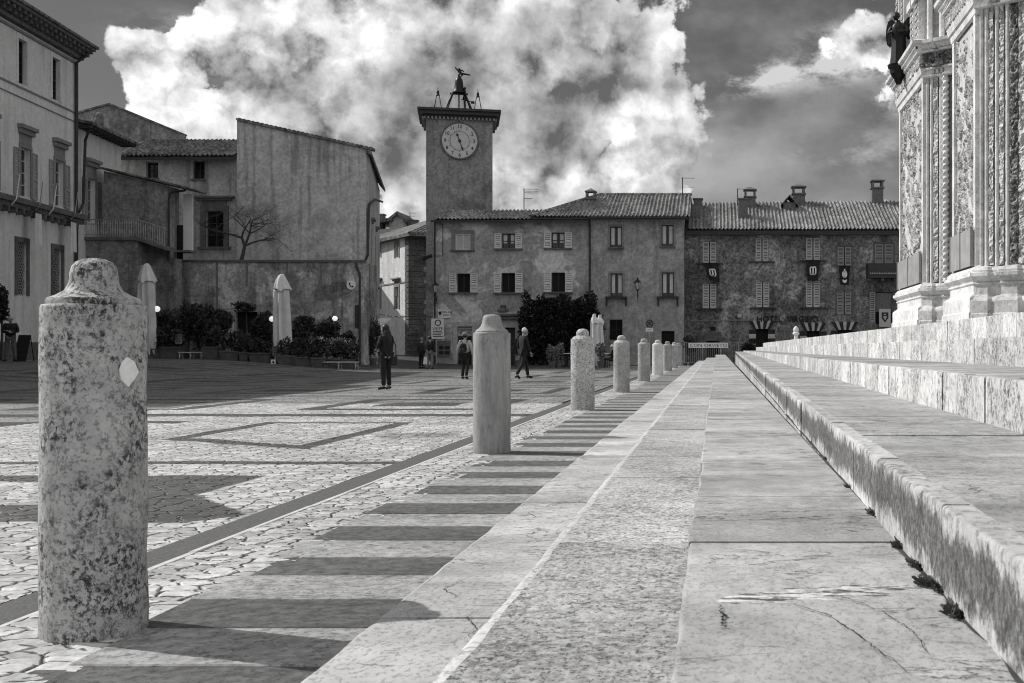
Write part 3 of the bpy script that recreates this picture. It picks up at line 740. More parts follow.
def slab_poly(mb, pts, th=.12):
    """a sloping sheet with thickness, pts in 3D"""
    n = len(pts); lo = [(p[0], p[1], p[2] - th) for p in pts]
    mb.add(list(pts) + lo, [tuple(range(n)), tuple(range(2 * n - 1, n - 1, -1))] + [(i, i + n, (i + 1) % n + n, (i + 1) % n) for i in range(n)])
def chimney(T, roof, x, y, z0, z1, w=.7, capped=True):
    c = MB(T); c.box(x - w / 2, x + w / 2, y - w / 2, y + w / 2, z0, z1)
    c.box(x - w * .6, x + w * .6, y - w * .6, y + w * .6, z1 + .002, z1 + .10)
    if capped:
        for sx_ in (-1, 1):
            for sy_ in (-1, 1): c.box(x + sx_ * w * .42 - .07, x + sx_ * w * .42 + .07, y + sy_ * w * .42 - .07, y + sy_ * w * .42 + .07, z1 + .102, z1 + .50)
        c.box(x - w * .62, x + w * .62, y - w * .62, y + w * .62, z1 + .502, z1 + .58)
        c.add([(x - w * .55, y - w * .55, z1 + .582), (x + w * .55, y - w * .55, z1 + .582), (x + w * .55, y + w * .55, z1 + .582), (x - w * .55, y + w * .55, z1 + .582), (x, y, z1 + .80)],
              [(0, 1, 4), (1, 2, 4), (2, 3, 4), (3, 0, 4)])
    return c.build('chimney', 'brick', roof)
def pipe(T, root, pts, r=.06, name='drainpipe', mat='pipe'):
    m = MB(T); m.tube(pts, r, 8); return m.build(name, mat, root)
def surround(T, fo, h, w=.16, out=.05, mat='trim', head=.0):
    s = MB(T); a, b, c, d = h
    s.box(a - w, a - .002, -out, .02, c, d); s.box(b + .002, b + w, -out, .02, c, d); s.box(a - w, b + w, -out - .004, .02, d + .002, d + w)
    if head:
        s.box(a - w * .6, b + w * .6, -out + .01, .02, d + w + .002, d + w + head * .55)
        s.box(a - w * 1.6, b + w * 1.6, -out - .10, .02, d + w + head * .55 + .002, d + w + head * .8)
        s.box(a - w * 2.2, b + w * 2.2, -out - .22, .02, d + w + head * .8 + .002, d + w + head)
    return s.build('surround', mat, fo)
I4 = Matrix.Identity(4)

# ------------------------------------------------------------------ palazzo at the left
A = -.114; PD = Vector((A, 1, 0)).normalized()        # along its facade, away from the camera
XC, YC = px(76, 60), 60.0
def pal_y(p): return (XC - A * YC) / ((p - VX) / F - A)
Y0P = 40.0; PO = (XC + A * (Y0P - YC), Y0P, 0); TP = frame(PO, (PD.x, PD.y))
def pal_s(p): return (pal_y(p) - Y0P) / PD.y
LEN = (YC - Y0P) / PD.y
pal = thing('palazzo', 'tall pale plastered palazzo with bracketed cornice and shuttered pedimented windows, at the left edge', 'building', (XC - 6, 50, 0))
def zp(p, y): return pz(y, pal_y(p))
top_h = []; main_h = []; low_h = []
s1, s2 = pal_s(22.5), pal_s(56); dS = s2 - s1
for k in range(-2, 2):
    c_ = s2 + (k - 1) * dS
    top_h.append((c_ - .42, c_ + .42, 13.0, 15.0))
    cm = pal_s(59) + (k - 1) * (pal_s(59) - pal_s(25)); main_h.append((cm - .48, cm + .48, 7.95, 10.15))
    cl = pal_s(57) + (k - 1) * (pal_s(57) - pal_s(21.5)); low_h.append((cl - .46, cl + .46, 3.45, 5.85))
w = MB(TP); wall_face(w, 0, LEN, .0, 15.5, 0, top_h + main_h + low_h, .26); body(w, 0, LEN, 0, 14, 0, 15.5)
w.build('wall', 'stucco_palazzo', pal)
b = MB(TP); b.box(0, LEN + .02, -.06, .01, -.1, 1.35); b.build('plinth', 'trim_dark', pal)
c = MB(TP); c.box(-.1, LEN + .05, -.05, .01, 12.78, 12.86); c.box(-.1, LEN + .05, -.05, .01, 12.35, 12.39); c.box(-.1, LEN + .05, -.09, .01, 15.26, 15.36); c.build('string_course', 'trim', pal)
c = MB(TP); c.box(-.2, LEN + .3, -.45, .005, 7.5, 7.74); c.box(-.2, LEN + .25, -.3, .005, 7.28, 7.498)
for i in range(30):
    s = i * .72
    if s < LEN: c.box(s, s + .16, -.34, .004, 7.05, 7.277)
c.build('ledge', 'trim_dark', pal)
for h in top_h:
    f = window(TP, pal, h, .26, 'wood_dark', (1, 3), .05); surround(TP, f, h, .22, .03, 'stucco_palazzo')
for h in main_h:
    f = window(TP, pal, h, .26, 'wood_pale', (1, 3), .05); surround(TP, f, h, .14, .06, 'trim', .85)
    shutter(TP, pal, h[0] - .66, h[0] - .16, h[2] - .05, h[3] - .1, -.07, 'wood_mid'); shutter(TP, pal, h[1] + .16, h[1] + .66, h[2] - .05, h[3] - .1, -.07, 'wood_mid')
for h in low_h:
    f = window(TP, pal, h, .26, 'wood_dark', (0, 0), .05); surround(TP, f, h, .22, .07, 'trim_dark')
    g_ = MB(TP); n = 7
    for i in range(-12, 8):      # diagonal lattice of iron bars
        for sgn in (1, -1):
            x_a = h[0] + (i * .16); x_b = x_a + (h[3] - h[2]) * .62
            pts = []
            for q in np.linspace(0, 1, 14):
                x_ = x_a + (x_b - x_a) * q; z_ = h[2] + (h[3] - h[2]) * q
                if sgn < 0: x_ = h[0] + h[1] - x_
                if h[0] < x_ < h[1]: pts.append((x_, .08 + .01 * sgn, z_))
            if len(pts) > 1: g_.tube([pts[0], pts[-1]], .018, 4)
    g_.build('lattice', 'lead', f)
rf = MB(TP); rf.box(-.3, LEN + .5, -.92, 14, 16.14, 16.26)
rf.add([(-.3, -.92, 16.262), (LEN + .5, -.92, 16.262), (LEN + .5, 14, 16.262), (-.3, 14, 16.262), (3, 6.5, 17.9), (LEN - 4, 6.5, 17.9)], [(0, 1, 5, 4), (1, 2, 5), (2, 3, 4, 5), (3, 0, 4)])
ro = rf.build('roof', 'tile_dark', pal)
cr = MB(TP); cr.box(-.2, LEN + .2, -.30, .004, 15.50, 15.68); cr.box(-.2, LEN + .4, -.80, .004, 16.0, 16.138)
s = -.1
while s < LEN + .1:      # brackets under the eave
    cr.box(s, s + .20, -.72, -.02, 15.84, 15.998); cr.box(s, s + .20, -.55, -.021, 15.683, 15.839); s += .52
cr.build('cornice', 'trim_dark', pal)
sd_ = pal_s(74); pipe(TP, pal, [(sd_, -.8, 16.1), (sd_, -.62, 15.7), (sd_, -.12, 15.3), (sd_, -.12, .6)], .085)
# lower wing continuing the same front
WL = (66.2 - YC) / PD.y
wing = thing('palazzo_wing', 'lower plastered wing with one pedimented window, between the tall palazzo and the balcony', 'building', (XC - 4, 63, 0))
sw = pal_s(93.5); wh = [(sw - .5, sw + .5, 7.6, 9.85)]
w = MB(TP); wall_face(w, LEN + .02, LEN + WL, 0, 12.45, .12, wh, .26); body(w, LEN + .02, LEN + WL, .12, 10, 0, 12.45); w.build('wall', 'stucco_palazzo', wing)
T2 = TP @ Matrix.Translation((0, .12, 0))
f = window(T2, wing, wh[0], .26, 'wood_pale', (1, 3), .05); surround(T2, f, wh[0], .14, .06, 'trim', .85)
shutter(T2, wing, wh[0][0] - .66, wh[0][0] - .16, 7.5, 9.8, -.07, 'wood_mid'); shutter(T2, wing, wh[0][1] + .16, wh[0][1] + .70, 7.5, 9.8, -.07, 'wood_mid')
rw = MB(TP); slab_poly(rw, [(LEN + .05, -.75, 12.44), (LEN + WL + .3, -.75, 12.44), (LEN + WL + .3, 9, 14.0), (LEN + .05, 9, 14.0)], .14); rw.build('roof', 'tile_dark', wing)
er = MB(TP); s = LEN + .2
while s < LEN + WL: er.box(s, s + .12, -.7, .1, 12.16, 12.29); s += .42
er.build('eave_rafters', 'wood_dark', wing)
pipe(TP, wing, [(LEN + .5, -.5, 12.3), (LEN + .75, -.15, 11.6), (LEN + .75, -.05, 8.4), (LEN + .1, -.1, 7.9)], .07)
# flag poles and plain pale banners under the ledge
for i, (p0, lb) in enumerate(((24, 'pale narrow banner hanging under the palazzo ledge, nearer the left edge'), (60, 'pale narrow banner hanging under the palazzo ledge, nearer the drainpipe'))):
    s = pal_s(p0); b = thing('banner', lb, 'banner', tuple(TP @ Vector((s, -.5, 6.4))), 'banners on the palazzo ledge')
    k = MB(TP)
    for q in range(6): 
        x_ = s - .30 + .1 * q
        k.quad((x_, -.62 - .03 * math.sin(q * 1.3), 5.75), (x_ + .1, -.62 - .03 * math.sin((q + 1) * 1.3), 5.75), (x_ + .1, -.62 - .01 * math.sin((q + 1) * 1.3), 7.2), (x_, -.62 - .01 * math.sin(q * 1.3), 7.2))
    k.build('cloth', 'canvas', b)
    k = MB(TP); k.tube([(s - .35, -.62, 7.22), (s + .35, -.62, 7.22)], .03, 6); k.tube([(s, -.3, 7.4), (s, -.62, 7.22)], .03, 6); k.build('bracket', 'iron', b)
for i, (p0, lb) in enumerate(((3, 'slim pale flag pole leaning out from the palazzo ledge, at the left edge'), (27, 'slim pale flag pole leaning out beside the first shuttered window'),
                              (41, 'slim pale flag pole leaning out between the two shuttered windows'), (63, 'slim pale flag pole leaning out beside the second shuttered window'))):
    s = pal_s(p0); k = MB(TP); k.tube([(s, -.35, 7.35), (s, -.55, 7.6), (s + .02, -.68, 8.7)], [.03, .03, .02], 6)
    tag(k.build('flag_pole', 'white' if i % 2 == 0 else 'lead'), lb, 'flag pole', 'flag poles on the palazzo ledge')

# ------------------------------------------------------------------ the old house of several blocks
hse = thing('old_house', 'rambling weathered house with a blank gable wall, an old tiled roof and dark framed window', 'building', (-24, 70, 0))
YE_ = 68.0
ex0, ex1 = px(100, YE_), px(237.5, YE_)
holes = [(px(146, YE_), px(158, YE_), pz(178, YE_), pz(162, YE_)), (px(192.6, YE_), px(204.6, YE_), pz(179, YE_), pz(161, YE_)), (px(206, YE_), px(224, YE_), pz(247, YE_), pz(211, YE_))]
TE = Matrix.Translation((0, YE_, 0))
w = MB(TE); zt = pz(155, YE_); wall_face(w, ex0, ex1, .2, zt, 0, holes, .3); body(w, ex0, ex1, 0, 9, .2, zt); w.build('wall', 'stucco_house', hse)
for i, h in enumerate(holes):
    f = window(TE, hse, h, .3, 'wood_dark', (1, 1 if i < 2 else 2), .06, 'glass')
    if i == 2: surround(TE, f, h, .28, .10, 'trim_dark', .55); sill(TE, f, h, .42, .14, .24)
    else: sill(TE, f, h, .08, .08, .12)
zr0, zr1 = pz(156, YE_ - .7), pz(140, YE_ + 3.0)
pantile_roof(TE, hse, px(117, YE_ - .7), ex1, -.7, zr0, (zr1 - zr0) / 3.7, lambda x: 3.0, 'tile_dark', .24, .42)
u = MB(TE); slab_poly(u, [(px(117, YE_), -.66, zr0 - .05), (ex1, -.66, zr0 - .05), (ex1, 3.0, zr1 - .05), (px(117, YE_), 3.0, zr1 - .05)], .16)
slab_poly(u, [(px(117, YE_), 3.001, zr1 - .03), (ex1, 3.001, zr1 - .03), (ex1, 9, zr1 - 2), (px(117, YE_), 9, zr1 - 2)], .16); u.build('roof_boards', 'wood_dark', hse)
# tall blank wall with a falling top edge
YF = 67.4; TF = Matrix.Translation((0, YF, 0))
fx0, fx1 = px(237, YF), px(366, YF)
def ftop(x): return pz(120.5 + (x - fx0) / (fx1 - fx0) * (149 - 120.5), YF)
w = MB(); far = 81.0; k = -.233
w.prism_y([(fx0, .2), (fx1, .2), (fx1, ftop(fx1)), (fx0, ftop(fx0))], YF, YF + .5)
sdx = k * (far - YF)
zt_far = 9.8
w.quad((fx1, YF + .5, .2), (fx1 + k * (far - YF - .5), far, .2), (fx1 + k * (far - YF - .5), far, 11.75), (fx1, YF + .5, 12.2))
w.quad((fx0, YF + .5, .2), (fx0, YF + .5, ftop(fx0)), (fx0, far, ftop(fx0)), (fx0, far, .2))
w.quad((fx0, far, .2), (fx0, far, 12), (fx1 + k * (far - YF), far, 11.7), (fx1 + k * (far - YF), far, .2))
w.build('gable_wall', 'stucco_house', hse)
u = MB()
n_ = 60     # coping of tiles along the sloping top, seen edge on
for i in range(n_):
    a = fx0 + (fx1 + .35 - fx0) * i / n_; b_ = fx0 + (fx1 + .35 - fx0) * (i + .92) / n_
    za, zb = ftop(a), ftop(b_); dzz = .04 * (i % 2)
    u.add([(a, YF - .14, za + .002), (b_, YF - .14, zb + .002), (b_, YF + .6, zb + .002), (a, YF + .6, za + .002), (a, YF - .14, za + .13 + dzz), (b_, YF - .14, zb + .13 + dzz), (b_, YF + .6, zb + .13 + dzz), (a, YF + .6, za + .13 + dzz)],
          [(3, 2, 1, 0), (4, 5, 6, 7), (0, 1, 5, 4), (1, 2, 6, 5), (2, 3, 7, 6), (3, 0, 4, 7)])
u.build('coping', 'tile_dark', hse)
u = MB()     # roof behind the coping and its deep side eave
ze = pz(150, YF)
xo = fx1 + .40
slab_poly(u, [(fx0, YF + .62, ftop(fx0) + .05), (fx1, YF + .62, ftop(fx1) + .05), (fx1 + k * 13, far, ftop(fx1) + .05), (fx0, far, ftop(fx0) + .05)], .15)
slab_poly(u, [(fx1 + .002, YF - .1, ftop(fx1) + .03), (xo - .08, YF - .1, ftop(fx1) - .12), (xo + k * 13.2, far, ftop(fx1) - .45), (fx1 + .002 + k * 13.2, far, ftop(fx1) + .03)], .22)
u.build('side_roof', 'tile_dark', hse)
pipe(I4, hse, [(fx1 + .5 + k * 9, YF + 9, 10.4), (fx1 + .35 + k * 3, YF + 3, 9.8), (fx1 + .12, YF + .3, 9.2), (fx1 + .12, YF + .1, 8.9), (fx1 + .12, YF - .08, 6.3), (fx1 - .1, YF - .1, 5.8)], .07)
shm = MB()   # windows of the side front, seen almost edge-on
TS = frame((fx1, YF, 0), (-k * -1, 1)); TS = frame((fx1, YF, 0), (k, 1))
for s in (4.0, 9.0):
    for z in (2.4, 6.2):
        h = (s - .5, s + .5, z, z + 1.9)
        fo = MB(TS); fo.box(h[0], h[1], -.03, .02, h[2], h[3]); wo_ = fo.build('window', 'wood_dark', hse)
        surround(TS, wo_, h, .16, .10, 'trim', .5)
        shutter(TS, hse, h[0] - .62, h[0] - .17, h[2], h[3], -.14, 'wood_mid')
# terrace wall in front with a ledge
YG = 64.5; gx0, gx1 = px(150, YG), px(362.5, YG); zg = pz(262, YG)
w = MB(); dh = (px(235.5, YG), px(257.5, YG), .0, pz(312, YG))
TG = Matrix.Translation((0, YG, 0))
w = MB(TG); wall_face(w, gx0, gx1, -.2, zg, 0, [dh], .35); body(w, gx0, gx1, 0, YF - YG - .01, -.2, zg); w.build('terrace_wall', 'stucco_terrace', hse)
w = MB(TG); w.box(gx0 - .1, gx1 + .06, -.10, .5, zg + .002, zg + .11); w.build('ledge', 'trim_dark', hse)
d = MB(TG); d.box(dh[0], dh[1], .30, .349, dh[2], dh[3]); d.build('door', 'void', hse)
for p_ in (217, 247, 283, 321): pass
for p_, zz in ((217, pz(345, YG)), (247, 4.4), (287, 4.6), (321, 4.0)):
    w = MB(TG); w.box(px(p_, YG) - .07, px(p_, YG) + .07, -.012, .01, zz, zg - .02); w.build('damp_run', 'cloth_mid', hse)
pipe(I4, hse, [(gx1 - .35, YG - .06, zg - .05), (gx1 - .12, YG - .1, zg - .7), (gx1 - .12, YG - .1, .1)], .06)
mt = MB(TG); mt.box(gx1 - .38, gx1 - .10, -.10, .0, 2.2, 3.4); mt.build('meter_box', 'pipe', hse)
# block with a lean-to roof beside the wing, and the balcony
YL = 62.6; TL = Matrix.Translation((0, YL, 0)); lx0, lx1 = px(104, YL), px(168, YL)
lean = thing('lean_to_house', 'low block with a single sloping roof and an iron railed balcony below it', 'building', (px(130, YL), YL, 0))
w = MB(TL)
def ltop(x): return pz(169 + (px(190, YL) * 0 + (x - lx0) / (px(190, YL) - lx0)) * (189 - 169), YL)
w.prism_y([(lx0, 0), (lx1, 0), (lx1, ltop(lx1) - .1), (lx0, ltop(lx0) - .1)], 0, 1.3); w.build('wall', 'stucco_dark', lean)
w = MB(TL); w.box(px(173, YL), px(182.5, YL), 1.2, 1.3, pz(249, YL) + .003, ltop(px(183, YL)) - .2); w.build('white_wall', 'stucco_white', lean)
w = MB(TL); w.box(lx1 + .02, lx1 + .30, 1.0, 1.1, 5.6, 7.6); w.build('door', 'void', lean)
u = MB(TL); a, b_ = lx0 - .1, px(190.5, YL); nn = 26
for i in range(nn):
    p = a + (b_ - a) * i / nn; q = a + (b_ - a) * (i + 1.12) / nn
    slab_poly(u, [(p, -.35, ltop(p) + .03), (q, -.35, ltop(q) + .03 + .05), (q, 1.9, ltop(q) + .08), (p, 1.9, ltop(p) + .03)], .07)
u.build('roof', 'tile_dark', lean)
w = MB(TL); w.box(px(170.5, YL), px(184, YL), .6, 1.6, pz(251, YL), pz(249, YL)); w.build('porch_floor', 'trim_dark', lean)
pipe(TL, lean, [(b_ - .3, .1, ltop(b_) - .05), (px(170, YL), .1, ltop(lx1) - .45), (px(169.5, YL), -.08, ltop(lx1) - .9), (px(169.5, YL), -.08, 5.6)], .06)
YB = 61.4; TB = Matrix.Translation((0, YB, 0)); bx0, bx1, bx2 = px(79, YB), px(137, YB), px(166, YB); zb = pz(237, YB); zb2 = pz(247, YB)
w = MB(TB); w.box(bx0, bx1, .05, 1.15, .3, zb - .16); w.box(bx1 + .002, px(146, YB), .05, 1.15, .3, zb2 - .9); w.box(bx0 + .001, bx2, 1.16, 1.9, .3, zb2 - .5); w.build('balcony_base', 'stucco_dark', lean)
w = MB(TB); w.box(bx0, bx1, -.1, 1.16, zb - .158, zb)
slab_poly(w, [(bx1 + .002, -.1, zb), (bx2, -.1, zb2), (bx2, 1.16, zb2), (bx1 + .002, 1.16, zb)], .16); w.build('balcony_floor', 'trim_dark', lean)
w = MB(TB); zr = pz(219, YB); zr2 = pz(228, YB)
w.box(bx0, bx1, -.06, -.01, zr - .05, zr); w.box(bx0, bx1, -.06, -.01, zb + .10, zb + .13); w.box(bx0, bx1, -.06, -.01, zr - .28, zr - .25)
w.tube([(bx1, -.035, zr - .025), (bx2, -.035, zr2 - .025)], .03, 6); w.tube([(bx1, -.035, zb + .11), (bx2, -.035, zb2 + .11)], .02, 6)
x_ = bx0 + .06
while x_ < bx2:
    q = max(0, (x_ - bx1) / (bx2 - bx1)); z0_, z1_ = zb + (zb2 - zb) * q, zr + (zr2 - zr) * q
    w.tube([(x_, -.035, z0_), (x_, -.035, z1_ - .03)], .014, 4)
    if int(x_ / .12) % 2 == 0:
        pts = [(x_ + .06 + .05 * math.cos(a), -.035, (z0_ + z1_) / 2 + .28 * math.sin(a)) for a in np.linspace(0, 2 * math.pi, 11)]; w.tube(pts, .011, 4, False)
    x_ += .12
w.build('railing', 'lead', lean)
# tall gable behind, seen over the roofs
YD = 76.0; bk = thing('rear_gable', 'plain dark gabled block rising behind the wing and the tiled roof', 'building', (px(130, YD), YD, 0))
w = MB(); w.prism_y([(px(70, YD), 0), (px(178, YD), 0), (px(178, YD), pz(133, YD)), (px(110, YD), pz(105, YD)), (px(70, YD), pz(116, YD))], YD, YD + 1.2); w.build('wall', 'stucco_dark', bk)
w = MB()
for i in range(48):
    p, q = px(70 + 108.6 * i / 48, YD), px(70 + 108.6 * (i + .9) / 48, YD)
    def gt(x):
        P = x / YD * F + VX
        return pz(116 - (P - 70) * 11 / 40, YD) if P < 110 else pz(105 + (P - 110) * 28 / 68, YD)
    slab_poly(w, [(p, YD - .12, gt(p) + .12), (q, YD - .12, gt(q) + .12), (q, YD + 1.25, gt(q) + .12), (p, YD + 1.25, gt(p) + .12)], .115)
w.build('coping', 'tile_dark', bk)
cw = MB(); cw.box(px(96, 74), px(99.5, 74), 74, 74.5, 12.3, pz(117, 74)); cw.ball((px(97.7, 74), 74.2, pz(115, 74)), .22); cw.ball((px(95.5, 74), 74.2, pz(120, 74)), .18); cw.ball((px(98.5, 74), 74.2, pz(121, 74)), .2); cw.build('chimney', 'brick', bk)

# ------------------------------------------------------------------ off to the left of the frame: the next house on the palazzo side
nb = thing('corner_house', 'plain plastered house just outside the left edge whose shadow falls across the paving', 'building', (-24, 26, 0))
w = MB(); w.box(-37, -25.0, 29.2, 39.9, 0, 13.0); w.build('wall', 'stucco_house', nb)
w = MB(); w.add([(-37.6, 28.6, 13.0), (-24.4, 28.6, 13.0), (-24.4, 39.95, 13.0), (-37.6, 39.95, 13.0), (-31, 30, 14.6), (-31, 39.95, 14.6)], [(0, 1, 4), (1, 2, 5, 4), (2, 3, 5), (3, 0, 4, 5), (3, 2, 1, 0)]); w.build('roof', 'tile_dark', nb)

TN = frame((-25.0, 29.2, 0), (0, 1))
for z in (1.2, 4.8, 8.6):
    for s in (1.6, 4.4, 7.2, 9.6):
        h = (s - .5, s + .5, z, z + (2.3 if z > 2 else 2.0)); k = MB(TN); k.box(h[0], h[1], -.02, .02, h[2], h[3]); f = k.build('window', 'glass', nb); surround(TN, f, h, .16, .08, 'trim', .4)
        if z > 2: shutter(TN, nb, h[0] - .62, h[0] - .17, h[2], h[3], -.14, 'wood_mid'); shutter(TN, nb, h[1] + .17, h[1] + .62, h[2], h[3], -.14, 'wood_mid')
TN2 = frame((-37, 29.2, 0), (1, 0))
for z in (4.8, 8.6):
    for s in (3, 6, 9):
        h = (s - .5, s + .5, z, z + 2.2); k = MB(TN2); k.box(h[0], h[1], -.02, .02, h[2], h[3]); f = k.build('window', 'glass', nb); surround(TN2, f, h, .16, .08, 'trim', .4)

# ------------------------------------------------------------------ building down the alley
hn = thing('neighbour_house', 'tall plain house west of the alley, hidden behind the old house', 'building', (-42, 104, 0))
w = MB(); w.box(-50, -38, 96, 112, 0, 14.6); w.build('wall', 'stucco_house', hn)
w = MB(); w.add([(-50.4, 95.6, 14.6), (-37.6, 95.6, 14.6), (-37.6, 112.4, 14.6), (-50.4, 112.4, 14.6), (-44, 95.6, 16.4), (-44, 112.4, 16.4)], [(0, 1, 4), (1, 2, 5, 4), (2, 3, 5), (3, 0, 4, 5)]); w.build('roof', 'tile_dark', hn)
al = thing('alley_house', 'house down the alley with sunlit plaster and dark quoins, between old house and clock tower', 'building', (-28, 98, 0))
AY0 = 95.0; ax = px(409, AY0); ad = Vector((-.56, .83)).normalized()
TA = frame((ax + ad.x * 16, AY0 + ad.y * 16, 0), (-ad.x, -ad.y))      # runs from far left to the quoined corner at local x = 16
za = pz(234, AY0)
def al_s(p):
    # local x where the view column p meets that front
    u = (p - VX) / F; ox, oy = ax, AY0
    t_ = (u * oy - ox) / (ad.x - u * ad.y); return 16 - t_
hs = []
for p_ in (379, 397):
    s = al_s(p_); yy_ = AY0 + ad.y * (16 - s)
    hs.append((s - .42, s + .42, pz(257.5, yy_), pz(243, yy_))); hs.append((s - .45, s + .45, pz(309, yy_), pz(287, yy_)))
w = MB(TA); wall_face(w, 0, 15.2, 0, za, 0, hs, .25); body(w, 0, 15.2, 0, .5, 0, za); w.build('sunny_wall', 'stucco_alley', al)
for i, h in enumerate(hs):
    f = window(TA, al, h, .25, 'wood_mid', (1, 1), .07)
    surround(TA, f, h, .18, .06, 'trim', .0 if i % 2 == 0 else .55)
    if i % 2: shutter(TA, al, h[0], h[1], h[2], h[2] + (h[3] - h[2]) * .6, .04, 'wood_dark')
sg = MB(TA); sg.box(0, 15.2, -.05, .01, pz(283, 96), pz(281.5, 96)); sg.build('string_course', 'trim', al)
TA2 = frame((ax, AY0, 0), (.93, .37))
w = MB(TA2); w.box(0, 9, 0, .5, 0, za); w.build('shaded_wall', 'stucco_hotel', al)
q = MB()
for i in range(24):
    z_ = i * za / 24
    e = .62 if i % 2 else .9
    q.T = TA; q.box(15.21, 16.05, -.06, .4, z_ + .01, z_ + za / 24 - .03)
    q.T = TA2; q.box(-.05 if i % 2 else -.049, e + .5, -.06, .3, z_ + .012, z_ + za / 24 - .032)
q.T = None; q.build('quoins', 'quoin', al)
u = MB(); 
c1 = TA @ Vector((-1, -.8, za)); c2 = Vector((ax + .3, AY0 - 1.2, za)); c3 = TA2 @ Vector((9, -.8, za)); pk1 = TA @ Vector((4, 7, za + 2.6)); pk2 = TA2 @ Vector((5.5, 5.5, za + 2.9))
u.add([c1, c2, c3, pk1, pk2, c1 - Vector((0, 0, .25)), c2 - Vector((0, 0, .25)), c3 - Vector((0, 0, .25))], [(0, 1, 4, 3), (1, 2, 4), (0, 5, 6, 1), (1, 6, 7, 2), (5, 7, 6)]); ro = u.build('roof', 'tile_dark', al)
q = MB()
for i in range(26):
    a = c2.lerp(c3, i / 26) - Vector((.0, .05, .02)); b_ = pk2.lerp(pk2, 0)
    q.tube([a, a.lerp(pk2, .8)], [.1, .07], 6)
q.build('tile_ridges', 'tile_dark', ro)
# roofs and chimneys of houses further down the alley
fh = thing('far_house', 'far rooftops with a small gabled dormer, seen over the alley', 'building', (-34, 122, 0)); YH = 122
w = MB(); w.box(px(360, YH), px(432, YH), YH, YH + 8, 0, pz(229, YH)); w.prism_y([(px(388, YH), pz(229, YH)), (px(402, YH), pz(229, YH)), (px(402, YH), pz(217, YH)), (px(394.5, YH), pz(214, YH)), (px(388, YH), pz(219, YH))], YH + .5, YH + 5)
w.build('wall', 'stucco_house', fh)
w = MB(); slab_poly(w, [(px(366, YH), YH - .5, pz(222, YH)), (px(392, YH), YH - .5, pz(218, YH)), (px(392, YH), YH + 6, pz(215, YH)), (px(366, YH), YH + 6, pz(219, YH))], .3)
slab_poly(w, [(px(386, YH), YH, pz(219.5, YH)), (px(397, YH), YH, pz(211, YH)), (px(397, YH), YH + 5, pz(211, YH)), (px(386, YH), YH + 5, pz(219.5, YH))], .3)
slab_poly(w, [(px(397, YH), YH, pz(211, YH)), (px(405, YH), YH, pz(218, YH)), (px(405, YH), YH + 5, pz(218, YH)), (px(397, YH), YH + 5, pz(211, YH))], .3); rr = w.build('roof', 'tile_dark', fh)
chimney(I4, rr, px(374.5, YH), YH + 2, 10, pz(213, YH), .9, False); chimney(I4, rr, px(409, YH), YH + 2, 10, pz(219, YH), .8, False)

# ------------------------------------------------------------------ clock tower
YT = 82.0; tw = thing('clock_tower', 'square plastered clock tower with an overhanging cap and bells on top', 'tower', (px(459.5, YT), YT + 2.2, 0))
TW = Matrix.Translation((px(459.5, YT), YT, 0)) @ Matrix.Rotation(R(12.1), 4, 'Z') @ Matrix.Translation((-px(459.5, YT), -YT, 0))
tx0, tx1 = px(427, YT), px(492, YT); zt = pz(118, YT); tcx = (tx0 + tx1) / 2; tcy = YT + 2.2
w = MB(TW); w.box(tx0, tx1, YT, YT + 4.4, 0, zt); w.build('shaft', 'stucco_tower', tw)
w = MB(TW); w.box(tx0 - .42, tx1 + .42, YT - .42, YT + 4.9, zt + .16, zt + .40); w.box(tx0 - .56, tx1 + .56, YT - .6, YT + 5.1, zt + .402, zt + .56); w.box(tx0 - .14, tx1 + .14, YT - .14, YT + 4.6, zt + .001, zt + .159)
w.add([(tx0 - .5, YT - .5, zt + .562), (tx1 + .5, YT - .5, zt + .562), (tx1 + .5, YT + 5, zt + .562), (tx0 - .5, YT + 5, zt + .562), (tcx, tcy, zt + .9)], [(0, 1, 4), (1, 2, 4), (2, 3, 4), (3, 0, 4)]); w.build('cap', 'wood_dark', tw)
w = MB(TW); n = 19
for i in range(n):
    x_ = tx0 - .1 + (tx1 - tx0 + .2) * i / (n - 1)
    w.box(x_ - .06, x_ + .06, YT - .30, YT - .002, zt - .16, zt - .002)
    yq = YT - .1 + 4.6 * i / (n - 1)
    w.box(tx0 - .28, tx0 - .002, yq - .06, yq + .06, zt - .16, zt - .002); w.box(tx1 + .002, tx1 + .28, yq - .06, yq + .06, zt - .16, zt - .002)
w.build('dentils', 'trim', tw)
cd = (px(459.7, YT), YT, pz(141, YT)); cr_ = 18.2 * YT / F
TC = Matrix.Translation(cd)
dl = MB(TW @ TC); n = 64; ring = [(cr_ * math.cos(2 * math.pi * i / n), cr_ * math.sin(2 * math.pi * i / n)) for i in range(n)]
dl.prism_y(ring, -.06, .02); dial = dl.build('clock_dial', 'dial', tw)
rg = MB(TW @ TC); pts = [(cr_ * math.cos(a), -.07, cr_ * math.sin(a)) for a in np.linspace(0, 2 * math.pi, 65)]; rg.tube(pts, .055, 6, False)
pts = [(cr_ * .99 * math.cos(a), -.05, cr_ * .99 * math.sin(a)) for a in np.linspace(R(190), R(350), 33)]; rg.tube(pts, .075, 6); rg.build('rim', 'trim_dark', dial)
nm = MB(TW @ TC)
for i in range(12):
    a = R(90 - 30 * (i if i else 12)); put_text(nm, str(i if i else 12), cr_ * .78 * math.cos(a), -.075, cr_ * .78 * math.sin(a), .34, .008)
for i in range(60):
    a = 2 * math.pi * i / 60; r1, r2 = cr_ * .50, cr_ * (.55 if i % 5 else .60)
    nm.tube([(r1 * math.cos(a), -.068, r1 * math.sin(a)), (r2 * math.cos(a), -.068, r2 * math.sin(a))], .012, 4)
nm.build('numerals', 'ink', dial)
